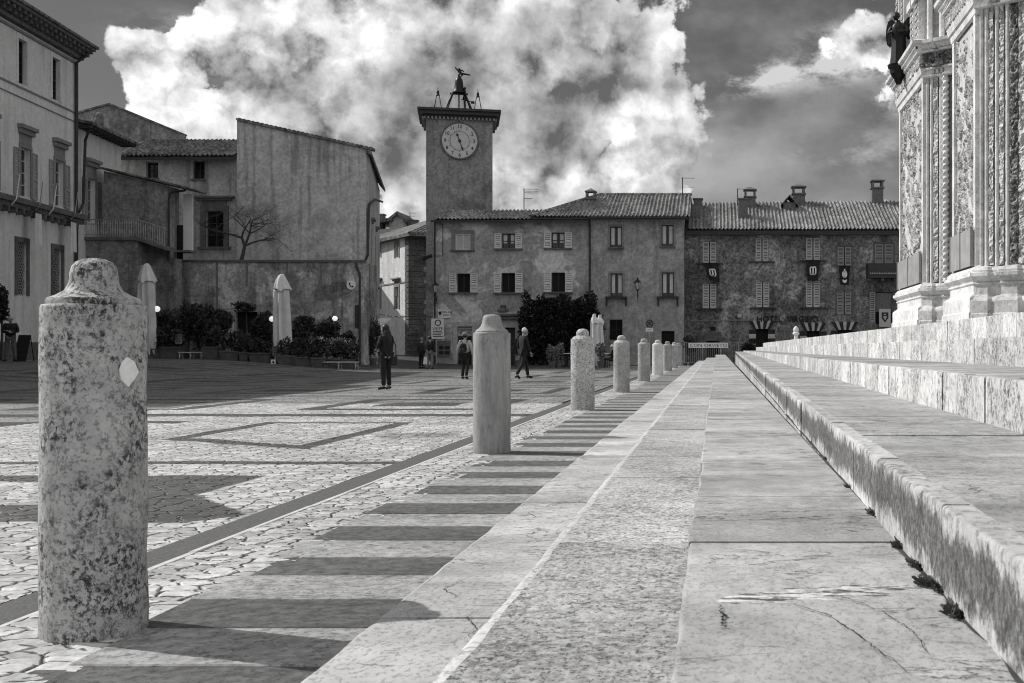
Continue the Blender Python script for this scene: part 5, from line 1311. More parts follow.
def splay(y0, L, seq, detail=True):
    """stepped jamb running from the pier's near corner inward: columns, twisted shaft, carved bands"""
    d = Vector((1, -.92)).normalized(); nrm = Vector((-d.y * -1, d.x * -1)); nrm = Vector((-.68, -.74)).normalized()
    o = Vector((XF + .02, y0 - .02))
    back = MB(); a, b_ = o - nrm * .15, o + d * L - nrm * .15
    back.add([(a.x, a.y, ZB - .1), (b_.x, b_.y, ZB - .1), (b_.x, b_.y, ZTOP), (a.x, a.y, ZTOP)], [(0, 1, 2, 3)]); back.build('jamb', 'church_grey', ct)
    wd = {'c': .145, 'band': .36, 'dark': .26, 'twist': .26, 'gap': .14, 'thin': .15, 'mid': .21}
    s = .06; i = 0
    pb = []
    while s < L - .3:
        k_ = seq[i % len(seq)]; i += 1; w_ = wd[k_]; c_ = o + d * (s + w_ / 2)
        if k_ == 'c':
            m_ = MB(); m_.lathe([(w_ * .5, 3.55), (w_ * .46, 3.7), (w_ * .46, ZC - .4), (w_ * .62, ZC - .1), (w_ * .7, ZC)], c_.x, c_.y, 14); m_.build('colonnette', 'church_mid' if i % 2 else 'church', ct, smooth=True)
        elif k_ in ('band', 'dark', 'thin', 'mid'):
            m_ = MB(); a, b_ = c_ - d * w_ / 2 + nrm * .03, c_ + d * w_ / 2 + nrm * .03
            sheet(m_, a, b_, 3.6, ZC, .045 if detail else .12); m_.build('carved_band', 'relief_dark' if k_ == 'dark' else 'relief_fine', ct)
        elif k_ == 'twist':
            m_ = MB(); n, rw = 14, int((ZC - 3.6) / .025); vs = []
            for j in range(rw + 1):
                z_ = 3.6 + (ZC - 3.6) * j / rw
                for q in range(n):
                    a = 2 * math.pi * q / n; ph = a * 2 - z_ * 26.0
                    r__ = w_ * .46 * (1 + .22 * math.sin(ph)); vs.append((c_.x + nrm.x * .06 + r__ * math.cos(a), c_.y + nrm.y * .06 + r__ * math.sin(a), z_))
            m_.add(vs, [(j * n + q, j * n + (q + 1) % n, (j + 1) * n + (q + 1) % n, (j + 1) * n + q) for j in range(rw) for q in range(n)]); m_.build('twisted_column', 'church', ct, smooth=True)
        s += w_ + .03
    # zig-zag base and cornice following the columns
    path = []; s = 0; flip = 0
    while s < L:
        q = o + d * s; path += [tuple(q + nrm * (.16 if flip % 2 == 0 else .02))]; path += [tuple(q + d * .42 + nrm * (.16 if flip % 2 == 0 else .02))]; s += .5; flip += 1
    path = path[::-1]
    b_ = MB(); prof = [(.34, ZB - .1), (.34, 2.1), (.30, 2.14), (.30, 2.5), (.26, 2.56), (.14, 2.66), (.10, 2.70), (.10, 2.98), (.15, 3.02), (.15, 3.06), (.11, 3.08), (.20, 3.2), (.26, 3.26), (.26, 3.36), (.18, 3.38), (.18, 3.44), (.08, 3.54), (-.1, 3.58)]
    mould(b_, path, prof); b_.build('jamb_base', 'church_mid', ct)
    c_ = MB(); prof = [(-.1, ZC - .12), (.10, ZC - .10), (.12, ZC - .02), (.03, ZC + .0), (.03, ZC + .16), (.13, ZC + .18), (.13, ZC + .24), (.06, ZC + .26), (.06, ZC + .80), (.22, ZC + .82), (.24, ZC + .90), (.18, ZC + .92), (.30, ZC + 1.0), (.36, ZC + 1.06), (.36, ZC + 1.10), (.44, ZC + 1.12), (.46, ZC + 1.24), (.2, ZC + 1.3), (-.1, ZC + 1.32)]
    mould(c_, path, prof); c_.build('jamb_cornice', 'church', ct)
    m_ = MB(); sheet(m_, tuple(o + nrm * .27), tuple(o + d * L + nrm * .27), ZC + .28, ZC + .80, .035 if detail else .1); m_.build('carved_frieze', 'relief_dark', ct)
    k = MB(); s = .0
    while s < L: 
        for zq, hq, oq in ((ZC + .92, .09, .40), (ZC + .02, .14, .18)):
            q = o + d * s; q2 = o + d * (s + .10); k.add([(*(q + nrm * .1).xy, zq), (*(q2 + nrm * .1).xy, zq), (*(q2 + nrm * oq).xy, zq), (*(q + nrm * oq).xy, zq), (*(q + nrm * .1).xy, zq + hq), (*(q2 + nrm * .1).xy, zq + hq), (*(q2 + nrm * oq).xy, zq + hq), (*(q + nrm * oq).xy, zq + hq)], [(3, 2, 1, 0), (4, 5, 6, 7), (0, 1, 5, 4), (1, 2, 6, 5), (2, 3, 7, 6), (3, 0, 4, 7)])
        s += .2
    k.build('dentils', 'church', ct)
    u = MB(); s = .1; i = 0
    while s < L - .3:      # clustered shafts of the upper storey
        c2 = o + d * (s + .12); u.lathe([(.11, ZC + 1.3), (.11, ZTOP)], c2.x, c2.y, 10); s += .34 if i % 3 else .55; i += 1
    u.build('upper_shafts', 'church', ct, smooth=True)
pier(46.3, 52.3); splay(46.3, 2.6, ['c', 'c', 'mid', 'c', 'twist', 'gap', 'c', 'dark', 'c'])
pier(36.9, 40.5); splay(36.9, 3.6, ['c', 'c', 'thin', 'c', 'thin', 'c', 'dark', 'band', 'c', 'twist', 'gap', 'c', 'band'])
m_ = MB(); m_.box(XF + 1.9, XF + 6, 40.5, 46.3, ZB - .1, ZTOP); m_.build('portal_wall', 'church_grey', ct)
m_ = MB(); m_.box(XF + 2.6, XF + 6, 27, 36.9, ZB - .1, ZTOP); m_.build('portal_wall', 'church_grey', ct)
m_ = MB(); m_.box(XF + 1.85, XF + 1.89, 41.6, 43.6, ZB, 6.2); m_.build('door', 'bronze', ct)
m_ = MB(); m_.box(XF + 2.5, XF + 2.59, 29.5, 33, ZB, 7.5); m_.build('door', 'bronze', ct)
pier(21.0, 25.5, False)
# bracket that carries the angel at the outer corner of the cornice
XA, YA_ = 7.50, 49.6
m_ = MB(); m_.lathe([(.10, ZC + .42), (.2, ZC + .66), (.34, ZC + .86), (.36, ZC + 1.06), (.44, ZC + 1.12), (.46, ZC + 1.22)], XA, YA_, 14); m_.box(XA, XF + .1, YA_ - .22, YA_ + .22, ZC + 1.0, ZC + 1.2); m_.build('statue_bracket', 'bronze', ct)

# ------------------------------------------------------------------ figures
def skin(verts, rad, edges, sub=1):
    me = bpy.data.meshes.new('figure'); me.from_pydata(verts, edges, []); ob = bpy.data.objects.new('figure', me); COL.objects.link(ob)
    sk = ob.modifiers.new('skin', 'SKIN'); sk.use_smooth_shade = True
    for i, r in enumerate(rad): me.skin_vertices[0].data[i].radius = r if isinstance(r, tuple) else (r, r)
    me.skin_vertices[0].data[0].use_root = True
    if sub: ob.modifiers.new('sub', 'SUBSURF').levels = sub
    ob.hide_render = False
    dg = bpy.context.evaluated_depsgraph_get(); m2 = bpy.data.meshes.new_from_object(ob.evaluated_get(dg))
    vs = [tuple(v.co) for v in m2.vertices]; fs = [tuple(p.vertices) for p in m2.polygons]
    bpy.data.objects.remove(ob); bpy.data.meshes.remove(me); bpy.data.meshes.remove(m2)
    return vs, fs
STAND = dict(pel=(0, 0, .96), chest=(0, .0, 1.30), neck=(0, .01, 1.50), head=(0, -.015, 1.64),
             shL=(.185, .01, 1.43), elL=(.24, .03, 1.14), wrL=(.25, -.04, .90), shR=(-.185, .01, 1.43), elR=(-.24, .03, 1.14), wrR=(-.25, -.04, .90),
             hipL=(.095, 0, .92), knL=(.105, -.01, .50), anL=(.11, .03, .09), toL=(.125, -.13, .035),
             hipR=(-.095, 0, .92), knR=(-.105, -.01, .50), anR=(-.11, .03, .09), toR=(-.125, -.13, .035))
def person(name, label, loc, h, rot, pose, jacket, trousers, hair, hairmat='hair_dark', shoes='cloth_black', coat=0.0, group='people in the square', lean=1.0, hat=None, girth=1.0, extra=None, bodymat='skin', cat='person', hipw=1.0):
    P = dict(STAND); P.update(pose); s = h / 1.75
    root = thing(name, label, cat, loc, group)
    TR = Matrix.Translation(loc) @ Matrix.Rotation(R(rot), 4, 'Z') @ Matrix.Scale(s, 4)
    V = {k: Vector(v) for k, v in P.items()}
    belly = V['pel'].lerp(V['chest'], .5)
    # ----- body: one continuous skinned surface, then face and fingers
    names = ['pel', 'belly', 'chest', 'neck', 'head', 'shL', 'elL', 'wrL', 'shR', 'elR', 'wrR', 'hipL', 'knL', 'anL', 'toL', 'hipR', 'knR', 'anR', 'toR']
    V['belly'] = belly
    rd = dict(pel=(.135, .10), belly=(.12, .095), chest=(.14, .10), neck=.05, head=.062, shL=.06, elL=.042, wrL=.028, shR=.06, elR=.042, wrR=.028, hipL=.085, knL=.058, anL=.038, toL=.035, hipR=.085, knR=.058, anR=.038, toR=.035)
    vs = [tuple(V[n]) for n in names]; ix = {n: i for i, n in enumerate(names)}
    hn = []
    for sd in 'LR':       # palm, then fingers rooted in it
        d = (V['wr' + sd] - V['el' + sd]).normalized(); hn.append(('pa' + sd, V['wr' + sd] + d * .075, .030))
    for n, p, r in hn: ix[n] = len(vs); vs.append(tuple(p)); rd[n] = r; names.append(n)
    E = [('pel', 'belly'), ('belly', 'chest'), ('chest', 'neck'), ('neck', 'head'), ('chest', 'shL'), ('shL', 'elL'), ('elL', 'wrL'), ('wrL', 'paL'), ('chest', 'shR'), ('shR', 'elR'), ('elR', 'wrR'), ('wrR', 'paR'),
         ('pel', 'hipL'), ('hipL', 'knL'), ('knL', 'anL'), ('anL', 'toL'), ('pel', 'hipR'), ('hipR', 'knR'), ('knR', 'anR'), ('anR', 'toR')]
    v2, f2 = skin(vs, [rd[n] for n in names], [(ix[a], ix[b]) for a, b in E])
    mb = MB(TR); mb.add(v2, f2)
    hd = V['head']; mb.ball((hd.x, hd.y - .005, hd.z + .012), .098, 14, 10, (.80, .98, 1.18))
    look = Vector((pose.get('look', (0, -1, 0)))).normalized(); side = Vector((-look.y, look.x, 0))
    def hp(f, l, u): return hd + look * f + side * l + Vector((0, 0, u))
    mb.tube([hp(.085, 0, .03), hp(.112, 0, -.008), hp(.088, 0, -.018)], [.010, .017, .012], 6)
    mb.tube([hp(.088, -.022, -.048), hp(.096, 0, -.048), hp(.088, .022, -.048)], .007, 5)
    for l in (-1, 1):
        mb.ball(tuple(hp(.082, .03 * l, .022)), .013, 6, 5); mb.ball(tuple(hp(-.005, .083 * l, .0)), .026, 6, 5, (.6, .6, 1.2))
    mb.ball(tuple(hp(.07, 0, -.085)), .035, 8, 6)
    for sd in 'LR':
        d = (V['wr' + sd] - V['el' + sd]).normalized(); a = d.orthogonal().normalized(); b_ = d.cross(a); pa = V['wr' + sd] + d * .06
        for j, L in enumerate((.065, .078, .072, .056)):
            o = pa + a * (.024 - .016 * j) + d * .03
            mb.tube([o, o + d * L * .55 + b_ * .008, o + d * L + b_ * .03], [.0095, .009, .007], 5)
        o = pa - d * .01 + a * .028; mb.tube([o, o + a * .03 + d * .03, o + a * .035 + d * .06 + b_ * .015], [.011, .010, .008], 5)
    mb.build('body', bodymat, root, smooth=True)
    # ----- clothing
    if jacket:
        n2 = ['belly', 'hem', 'chest', 'col', 'shL', 'elL', 'wrL', 'shR', 'elR', 'wrR']; W_ = dict(V); W_['hem'] = V['pel'] + Vector((0, 0, -.02 - coat)); W_['col'] = V['chest'].lerp(V['neck'], .78)
        r2 = dict(hem=(.175 * girth, .135 * girth), belly=(.165 * girth, .13 * girth), chest=(.175 * girth, .135 * girth), col=.075, shL=.082, elL=.062, wrL=.046, shR=.082, elR=.062, wrR=.046)
        E2 = [('belly', 'hem'), ('belly', 'chest'), ('chest', 'col'), ('chest', 'shL'), ('shL', 'elL'), ('elL', 'wrL'), ('chest', 'shR'), ('shR', 'elR'), ('elR', 'wrR')]
        v2, f2 = skin([tuple(W_[n]) for n in n2], [r2[n] for n in n2], [(n2.index(a), n2.index(b)) for a, b in E2])
        mb = MB(TR); mb.add(v2, f2); mb.build('jacket', jacket, root, smooth=True)
    if trousers:
        n3 = ['pel', 'hipL', 'knL', 'anL', 'hipR', 'knR', 'anR']
        r3 = dict(pel=(.15 * hipw, .12 * hipw), hipL=.105, knL=.078, anL=.062, hipR=.105, knR=.078, anR=.062)
        v2, f2 = skin([tuple(V[n]) for n in n3], [r3[n] for n in n3], [(0, 1), (1, 2), (2, 3), (0, 4), (4, 5), (5, 6)])
        mb = MB(TR); mb.add(v2, f2); mb.build('trousers', trousers, root, smooth=True)
        for sd in 'LR':
            a, t_ = V['an' + sd], V['to' + sd]; hl = a + (a - t_) * .28; hl.z = t_.z
            v2, f2 = skin([tuple(a), tuple(a.lerp(t_, .45) - Vector((0, 0, .01))), tuple(t_ + (t_ - a) * .12), tuple(hl)], [.052, .05, .036, .036], [(0, 1), (1, 2), (0, 3)])
            mb = MB(TR); mb.add(v2, f2); mb.build('shoe', shoes, root, smooth=True)
    if hair:
        mb = MB(TR); c = hd - look * .022 + Vector((0, 0, .035))
        mb.ball(tuple(c - look * .012 if hair == 'long' else c), .112 if hair == 'long' else .104, 14, 9, (.86, .95, 1.02) if abs(look.y) > .5 else (.95, .86, 1.02))
        if hair == 'long':
            q = hd - look * .05
            v2, f2 = skin([tuple(q + Vector((0, 0, .05))), tuple(q - look * .05 + Vector((0, 0, -.12))), tuple(q - look * .07 + Vector((0, 0, -.30))), tuple(q - look * .06 + Vector((0, 0, -.44)))], [.10, .115, .115, .07], [(0, 1), (1, 2), (2, 3)])
            mb.add(v2, f2)
        mb.build('hair', hairmat, root, smooth=True)
    if hat:
        mb = MB(TR); mb.lathe([(.118, hd.z + .03), (.124, hd.z + .06), (.116, hd.z + .10), (.085, hd.z + .145), (.03, hd.z + .165)], hd.x, hd.y, 14); mb.ball((hd.x, hd.y, hd.z + .18), .03, 8, 6); mb.build('hat', hat, root, smooth=True)
    return root, TR, V
def gp(p, Y): return (px(p, Y), Y, gz(px(p, Y), Y))
# dark clothed woman with long hair, looking down at what she holds
l_ = gp(386, 30.9)
p1, T1, V1 = person('person', 'long haired woman in dark clothes standing alone, looking at a phone in her hands', l_, 1.66, -118,
    dict(elL=(.23, -.06, 1.16), wrL=(.06, -.26, 1.17), elR=(-.23, -.06, 1.16), wrR=(-.06, -.25, 1.12), head=(0, -.05, 1.63), knR=(-.11, -.03, .5), hipL=(.1, .0, .92), anL=(.14, .05, .09), toL=(.18, -.1, .035), anR=(-.13, .0, .09), toR=(-.17, -.15, .035)),
    'cloth_black', 'cloth_black', 'long', coat=.06, girth=1.22)
m_ = MB(T1); v2, f2 = skin([(0, 0, .93), (0, 0, .88), (0, 0, .84)], [(.19, .155), (.20, .16), (.19, .155)], [(0, 1), (1, 2)]); m_.add(v2, f2); m_.build('shirt_hem', 'cloth_light', p1, smooth=True)
m_ = MB(T1); m_.box(-.055, .055, -.35, -.335, 1.10, 1.22); o = m_.build('phone', 'ink', bevel=.003); tag(o, 'small dark phone held by the long haired woman', 'phone')
b_ = thing('shoulder_bag', 'dark shoulder bag hanging at the hip of the long haired woman', 'bag', tuple(T1 @ Vector((-.26, -.05, .8))))
m_ = MB(T1); m_.box(-.33, -.235, -.16, .12, .66, .92); m_.build('bag_body', 'cloth_dark', b_, bevel=.03, seg=2)
m_ = MB(T1); m_.tube([(-.28, -.14, .92), (-.25, -.12, 1.2), (-.19, -.04, 1.49), (-.1, .10, 1.47), (-.24, .12, 1.2), (-.28, .10, .92)], .014, 5); m_.build('strap', 'cloth_dark', b_)
# woman with a backpack walking away
l_ = gp(465, 41.2)
p2, T2_, V2 = person('person', 'walker seen from behind in a woolly hat and pale jacket, wearing a dark backpack', l_, 1.58, 172,
    dict(elL=(.27, .02, 1.16), wrL=(.33, -.06, .93), elR=(-.27, .03, 1.15), wrR=(-.31, -.02, .90), knL=(.1, -.10, .52), anL=(.11, -.02, .10), toL=(.12, -.18, .05), knR=(-.1, .02, .50), anR=(-.11, .16, .12), toR=(-.115, .02, .035)),
    'cloth_light', 'cloth_black', 'short', hat='cloth_mid', girth=1.1, hipw=1.15)
m_ = MB(T2_); v2, f2 = skin([(0, 0, .98), (0, 0, .80), (0, 0, .66)], [(.17, .14), (.19, .155), (.20, .165)], [(0, 1), (1, 2)]); m_.add(v2, f2); m_.build('skirt', 'cloth_black', p2, smooth=True)
b_ = thing('backpack', 'dark backpack worn by the walker in the woolly hat', 'backpack', tuple(T2_ @ Vector((0, .2, 1.1))))
m_ = MB(T2_); v2, f2 = skin([(0, .20, 1.00), (0, .21, 1.2), (0, .20, 1.40)], [(.15, .11), (.165, .12), (.12, .09)], [(0, 1), (1, 2)]); m_.add(v2, f2); pk = m_.build('pack', 'cloth_black', b_, smooth=True)
m_ = MB(T2_); m_.box(-.10, .10, .29, .35, 1.0, 1.17); m_.build('pocket', 'cloth_dark', b_, bevel=.02)
for s_ in (-1, 1):
    m_ = MB(T2_); m_.tube([(.11 * s_, .18, 1.42), (.13 * s_, .03, 1.515), (.13 * s_, -.12, 1.42), (.13 * s_, -.14, 1.2), (.15 * s_, .06, 1.02)], .018, 6); m_.build('strap', 'cloth_dark', b_)
# white haired man in a dark suit striding to the right
l_ = gp(523.5, 41.8)
p3, T3, V3 = person('person', 'white haired man in a dark suit striding to the right past the ivy', l_, 1.77, 128,
    dict(look=(-.75, -.66, -.25), elL=(.23, .09, 1.16), wrL=(.23, .06, .90), elR=(-.23, -.05, 1.16), wrR=(-.2, -.16, .92), hipL=(.095, 0, .93), knL=(.1, -.15, .53), anL=(.1, -.23, .10), toL=(.11, -.40, .05),
         knR=(-.1, .09, .52), anR=(-.1, .33, .15), toR=(-.105, .20, .035), head=(-.03, -.045, 1.63), chest=(0, -.02, 1.30)),
    'cloth_black', 'cloth_black', 'short', 'hair_white', coat=.16, girth=1.05)
m_ = MB(T3); m_.tube([(0, -.035, 1.47), (0, -.04, 1.525)], [.066, .062], 12); m_.build('collar', 'white', p3)
# pair by the alley corner
l_ = gp(430, 62)
p4, T4, V4 = person('person', 'person in a dark coat and pale trousers by the alley corner, seen from behind', l_, 1.68, 165,
    dict(knL=(.12, -.05, .5), anL=(.16, .0, .09), toL=(.19, -.15, .035), elL=(.25, -.06, 1.16), wrL=(.12, -.22, 1.1)), 'cloth_black', 'cloth_mid', 'short', coat=.08, girth=1.1)
l_ = gp(421.5, 63.5)
p5, T5, V5 = person('person', 'smaller figure in dark clothes half hidden at the alley mouth, carrying a white bag', l_, 1.62, 150, dict(), 'cloth_dark', 'cloth_black', 'short', 'cloth_mid', coat=.2)
wp = T5 @ Vector((-.25, -.06, .80)); b_ = thing('shopping_bag', 'white shopping bag carried by the figure at the alley mouth', 'bag', tuple(wp - Vector((0, 0, .45))))
m_ = MB(); x_, y_, z_ = wp.x + .06, wp.y, wp.z
m_.add([(x_ - .17, y_ - .08, z_ - .52), (x_ + .17, y_ - .08, z_ - .52), (x_ + .17, y_ + .08, z_ - .52), (x_ - .17, y_ + .08, z_ - .52), (x_ - .14, y_ - .02, z_ - .12), (x_ + .14, y_ - .02, z_ - .12), (x_ + .14, y_ + .02, z_ - .12), (x_ - .14, y_ + .02, z_ - .12)],
       [(3, 2, 1, 0), (4, 5, 6, 7), (0, 1, 5, 4), (1, 2, 6, 5), (2, 3, 7, 6), (3, 0, 4, 7)]); m_.build('bag_body', 'white', b_)
m_ = MB(); m_.tube([(x_ - .09, y_, z_ - .13), (x_ - .04, y_, z_ + .01), (x_ + .04, y_, z_ + .01), (x_ + .09, y_, z_ - .13)], .01, 5); m_.build('handle', 'white', b_)
# man at the far left with folded arms
l_ = gp(10.5, 46.5)
p6, T6, V6 = person('person', 'balding man in a dark sweater and jeans with folded arms, at the left edge', l_, 1.76, 24,
    dict(look=(.5, -.85, 0), elL=(.27, -.03, 1.15), wrL=(.02, -.22, 1.17), elR=(-.27, -.03, 1.15), wrR=(.0, -.23, 1.12), anL=(.16, .02, .09), toL=(.21, -.13, .035), knL=(.13, -.01, .5), anR=(-.17, .02, .09), toR=(-.23, -.12, .035), knR=(-.135, -.01, .5)),
    'cloth_black', 'jeans', None, girth=1.18)
# seated cafe guest under the ivy
l_ = gp(611.5, 66.5)
p7, T7, V7 = person('person', 'cafe guest in dark clothes sitting by the folded pale parasol under the ivy', l_, 1.7, -70,
    dict(pel=(0, .05, .50), chest=(0, .06, .84), neck=(0, .05, 1.04), head=(0, .02, 1.18), shL=(.185, .06, .97), elL=(.24, -.02, .72), wrL=(.14, -.24, .74), shR=(-.185, .06, .97), elR=(-.24, -.02, .72), wrR=(-.14, -.24, .74),
         hipL=(.1, .02, .48), knL=(.12, -.40, .50), anL=(.12, -.42, .09), toL=(.125, -.57, .035), hipR=(-.1, .02, .48), knR=(-.12, -.40, .50), anR=(-.12, -.42, .09), toR=(-.125, -.57, .035)), 'cloth_black', 'cloth_dark', 'short', 'hair_white')

# bronze figures on the clock tower
sx0, sz0 = xt(465.2), zc + .02
p8, T8, V8 = person('bronze_figure', 'dark bronze bell striker standing next to the great bell on the clock tower', (sx0, YX - .15, zz_(109.5)), 1.50, -70, dict(elL=(.3, -.12, 1.3), wrL=(.12, -.30, 1.35), elR=(-.28, -.05, 1.2), wrR=(-.05, -.25, 1.2)), 'bronze', 'bronze', 'short', 'bronze', 'bronze', coat=.12, group=None, bodymat='bronze', cat='statue')
m_ = MB(); m_.tube([(sx0 - .2, YX - .3, zz_(100)), (sx0 + .55, YX - .2, zz_(103))], .035, 6); m_.box(sx0 + .45, sx0 + .68, YX - .28, YX - .12, zz_(104.2), zz_(102)); m_.build('hammer', 'bronze', p8)
m_ = MB(); m_.box(sx0 - .22, sx0 + .22, YX - .4, YX + .1, zc, zz_(109.5) + .01); m_.build('pedestal', 'bronze', p8)
fx_, fz_ = xt(460), zz_(77.5)
fz = thing('bronze_figure', 'small bronze leaping figure balanced on top of the great bell', 'statue', (fx_, YX, fz_))
q = [(0, 0, .50), (-.06, 0, .74), (-.03, 0, .92), (-.04, 0, 1.04), (-.28, 0, .98), (-.42, 0, 1.22), (.2, 0, .84), (.34, 0, .62), (.24, .0, .34), (.05, .0, .12), (.0, 0, 0), (.40, 0, .42), (.68, 0, .34), (.86, 0, .30)]
v2, f2 = skin([(a * .85, b, c * .62) for a, b, c in q], [.11, .10, .05, .085, .05, .035, .05, .035, .06, .045, .04, .07, .055, .06], [(0, 1), (1, 2), (2, 3), (1, 4), (4, 5), (1, 6), (6, 7), (0, 8), (8, 9), (9, 10), (0, 11), (11, 12), (12, 13)])
m_ = MB(Matrix.Translation((fx_, YX, fz_ - .02))); m_.add(v2, f2); m_.build('body', 'bronze', fz, smooth=True)
# bronze angel on the cathedral bracket
za_ = ZC + 1.22; an = thing('bronze_angel', 'dark bronze winged angel standing out from the cathedral cornice against the sky', 'statue', (XA, YA_, za_))
TAg = Matrix.Translation((XA, YA_, za_)) @ Matrix.Rotation(R(-22), 4, 'Z') @ Matrix.Diagonal((1.32, 1.32, 1.2, 1))
m_ = MB(TAg)
vs_, ks = [], 22
for z_, rx, ry, ox_ in [(0, .27, .22, 0), (.12, .26, .21, 0), (.4, .23, .19, .01), (.75, .22, .18, .02), (.95, .21, .16, .02), (1.15, .22, .165, .0), (1.32, .225, .16, -.01), (1.42, .16, .12, -.01), (1.48, .07, .07, -.02), (1.54, .055, .055, -.03)]:
    for j in range(ks):
        a = 2 * math.pi * j / ks; f_ = 1 + (.10 * math.sin(a * 7 + z_ * 2) if z_ < 1.0 else .03 * math.sin(a * 5))
        vs_.append((rx * f_ * math.cos(a), ox_ + ry * f_ * math.sin(a), z_))
m_.add(vs_, [(i * ks + j, i * ks + (j + 1) % ks, (i + 1) * ks + (j + 1) % ks, (i + 1) * ks + j) for i in range(9) for j in range(ks)] + [tuple(range(ks - 1, -1, -1)), tuple(range(9 * ks, 10 * ks))])
m_.ball((-.06, -.06, 1.66), .115, 14, 10, (.82, .95, 1.15)); m_.tube([(0, -.16, 1.68), (0, -.19, 1.64), (0, -.16, 1.63)], [.012, .02, .012], 6)
for s_ in (-1, 1):
    v2, f2 = skin([(.19 * s_, 0, 1.36), (.30 * s_, -.10, 1.10), (.14 * s_, -.32, 1.08), (.08 * s_, -.38, 1.09)], [.075, .07, .045, .035], [(0, 1), (1, 2), (2, 3)]); m_.add(v2, f2)
m_.build('body', 'bronze', an, smooth=True)
m_ = MB(TAg); m_.ball((-.05, -.03, 1.70), .125, 12, 8, (.88, .9, 1.0)); m_.build('hair', 'bronze', an, smooth=True)
for s_, up in ((-1, 0.0), (1, .12)):
    m_ = MB(TAg); sc_ = 1.12 if s_ > 0 else .62; out = [(x_ * sc_, z_) for x_, z_ in [(.05, 1.40), (.22, 1.55 + up), (.42, 1.66 + up), (.62, 1.60 + up), (.72, 1.35), (.74, 1.05), (.68, .80), (.54, .70), (.44, .76), (.30, .88), (.14, 1.05)]]
    n_ = len(out); vv = [(s_ * x_, .16 + x_ * .12, z_) for x_, z_ in out] + [(s_ * x_, .25 + x_ * .12, z_) for x_, z_ in out]
    m_.add(vv, [tuple(range(n_)), tuple(range(2 * n_ - 1, n_ - 1, -1))] + [(i, i + n_, (i + 1) % n_ + n_, (i + 1) % n_) for i in range(n_)])
    for j in range(6):
        f_ = (j + 1) / 7; m_.tube([(s_ * (.12 + .5 * f_) * sc_, .155 + (.12 + .5 * f_) * .12, 1.5 - .1 * f_), (s_ * (.16 + .5 * f_) * sc_, .155 + (.16 + .5 * f_) * .12, .95 - .2 * f_)], [.02, .03], 5)
    m_.build('wing', 'bronze', an)

# ------------------------------------------------------------------ plants
def leaves(mb, blobs_, n, size, seed=1, up=.2):
    rng = random.Random(seed); tot = sum(b[3] * b[4] * b[5] for b in blobs_)
    for cx, cy, cz, rx, ry, rz in blobs_:
        k = int(n * rx * ry * rz / tot)
        for _ in range(k):
            while True:
                a, b, c = rng.uniform(-1, 1), rng.uniform(-1, 1), rng.uniform(-1, 1); r2 = a * a + b * b + c * c
                if r2 < 1 and r2 > rng.random() * .8: break
            q = 1.04 + .62 * noise.noise(Vector((cx + a * 1.7, cy + b * 1.7, cz + c * 1.7)))
            p = Vector((cx + a * rx * q, cy + b * ry * q, cz + c * rz * q))
            d = Vector((a + rng.uniform(-.8, .8), b + rng.uniform(-.8, .8), c + rng.uniform(-.6, .8) + up)).normalized()
            w = d.orthogonal().normalized(); ang = rng.uniform(0, 6.28); w = (Matrix.Rotation(ang, 3, d) @ w)
            s_ = size * rng.uniform(.6, 1.35); e = d * s_; w = w * s_ * .42; nn = d.cross(w).normalized() * s_ * .12
            mb.add([p - e * .5, p + w + nn, p + e * .6, p - w + nn], [(0, 1, 2, 3)])
def tuft(mb, x, y, z, n, h, spread, rng):
    for _ in range(n):
        a = rng.uniform(0, 6.28); d = Vector((math.cos(a) * spread, math.sin(a) * spread, h * rng.uniform(.6, 1.1))); w = Vector((-math.sin(a), math.cos(a), 0)) * .03
        p = Vector((x, y, z)); mb.add([p - w, p + w, p + d * .6 + w * .8, p + d, p + d * .6 - w * .8], [(0, 1, 2, 3, 4)])
# ivy mass over the tavern terrace
iv = thing('ivy_bush', 'great dark mass of ivy and foliage against the peeling house front', 'bush', (vx(560), YV - 1.6, 0))
m_ = MB(); Yi = YV - 1.5; ix_ = lambda p: px(p, Yi); iz = lambda p: pz(p, Yi)
leaves(m_, [(ix_(p), Yi + random.uniform(-.3, .3), iz(q), r * Yi / F, 1.1, s_ * Yi / F) for p, q, r, s_ in
   [(535, 322, 13, 22), (530, 345, 10, 20), (546, 310, 14, 13), (560, 320, 16, 20), (575, 318, 14, 16), (588, 322, 11, 17), (540, 335, 14, 16), (563, 338, 16, 16), (586, 340, 12, 14), (553, 303, 9, 6), (578, 306, 10, 6), (596, 332, 7, 12), (526, 330, 6, 20), (545, 355, 12, 9)] + [(524 + random.random() * 76, 299 + random.random() * 14 + (8 if j % 3 == 0 else 0), 3 + random.random() * 4, 3 + random.random() * 5) for j in range(18)]], 26000, .15, 3)
m_.build('foliage', 'leaf_black', iv)
m_ = MB()
for p in (532, 548, 566, 584): m_.tube([(ix_(p), Yi + .4, -.1), (ix_(p + 1), Yi + .2, 1.2), (ix_(p - 2), Yi, 2.6)], [.09, .06, .03], 6)
m_.build('stems', 'bark', iv)
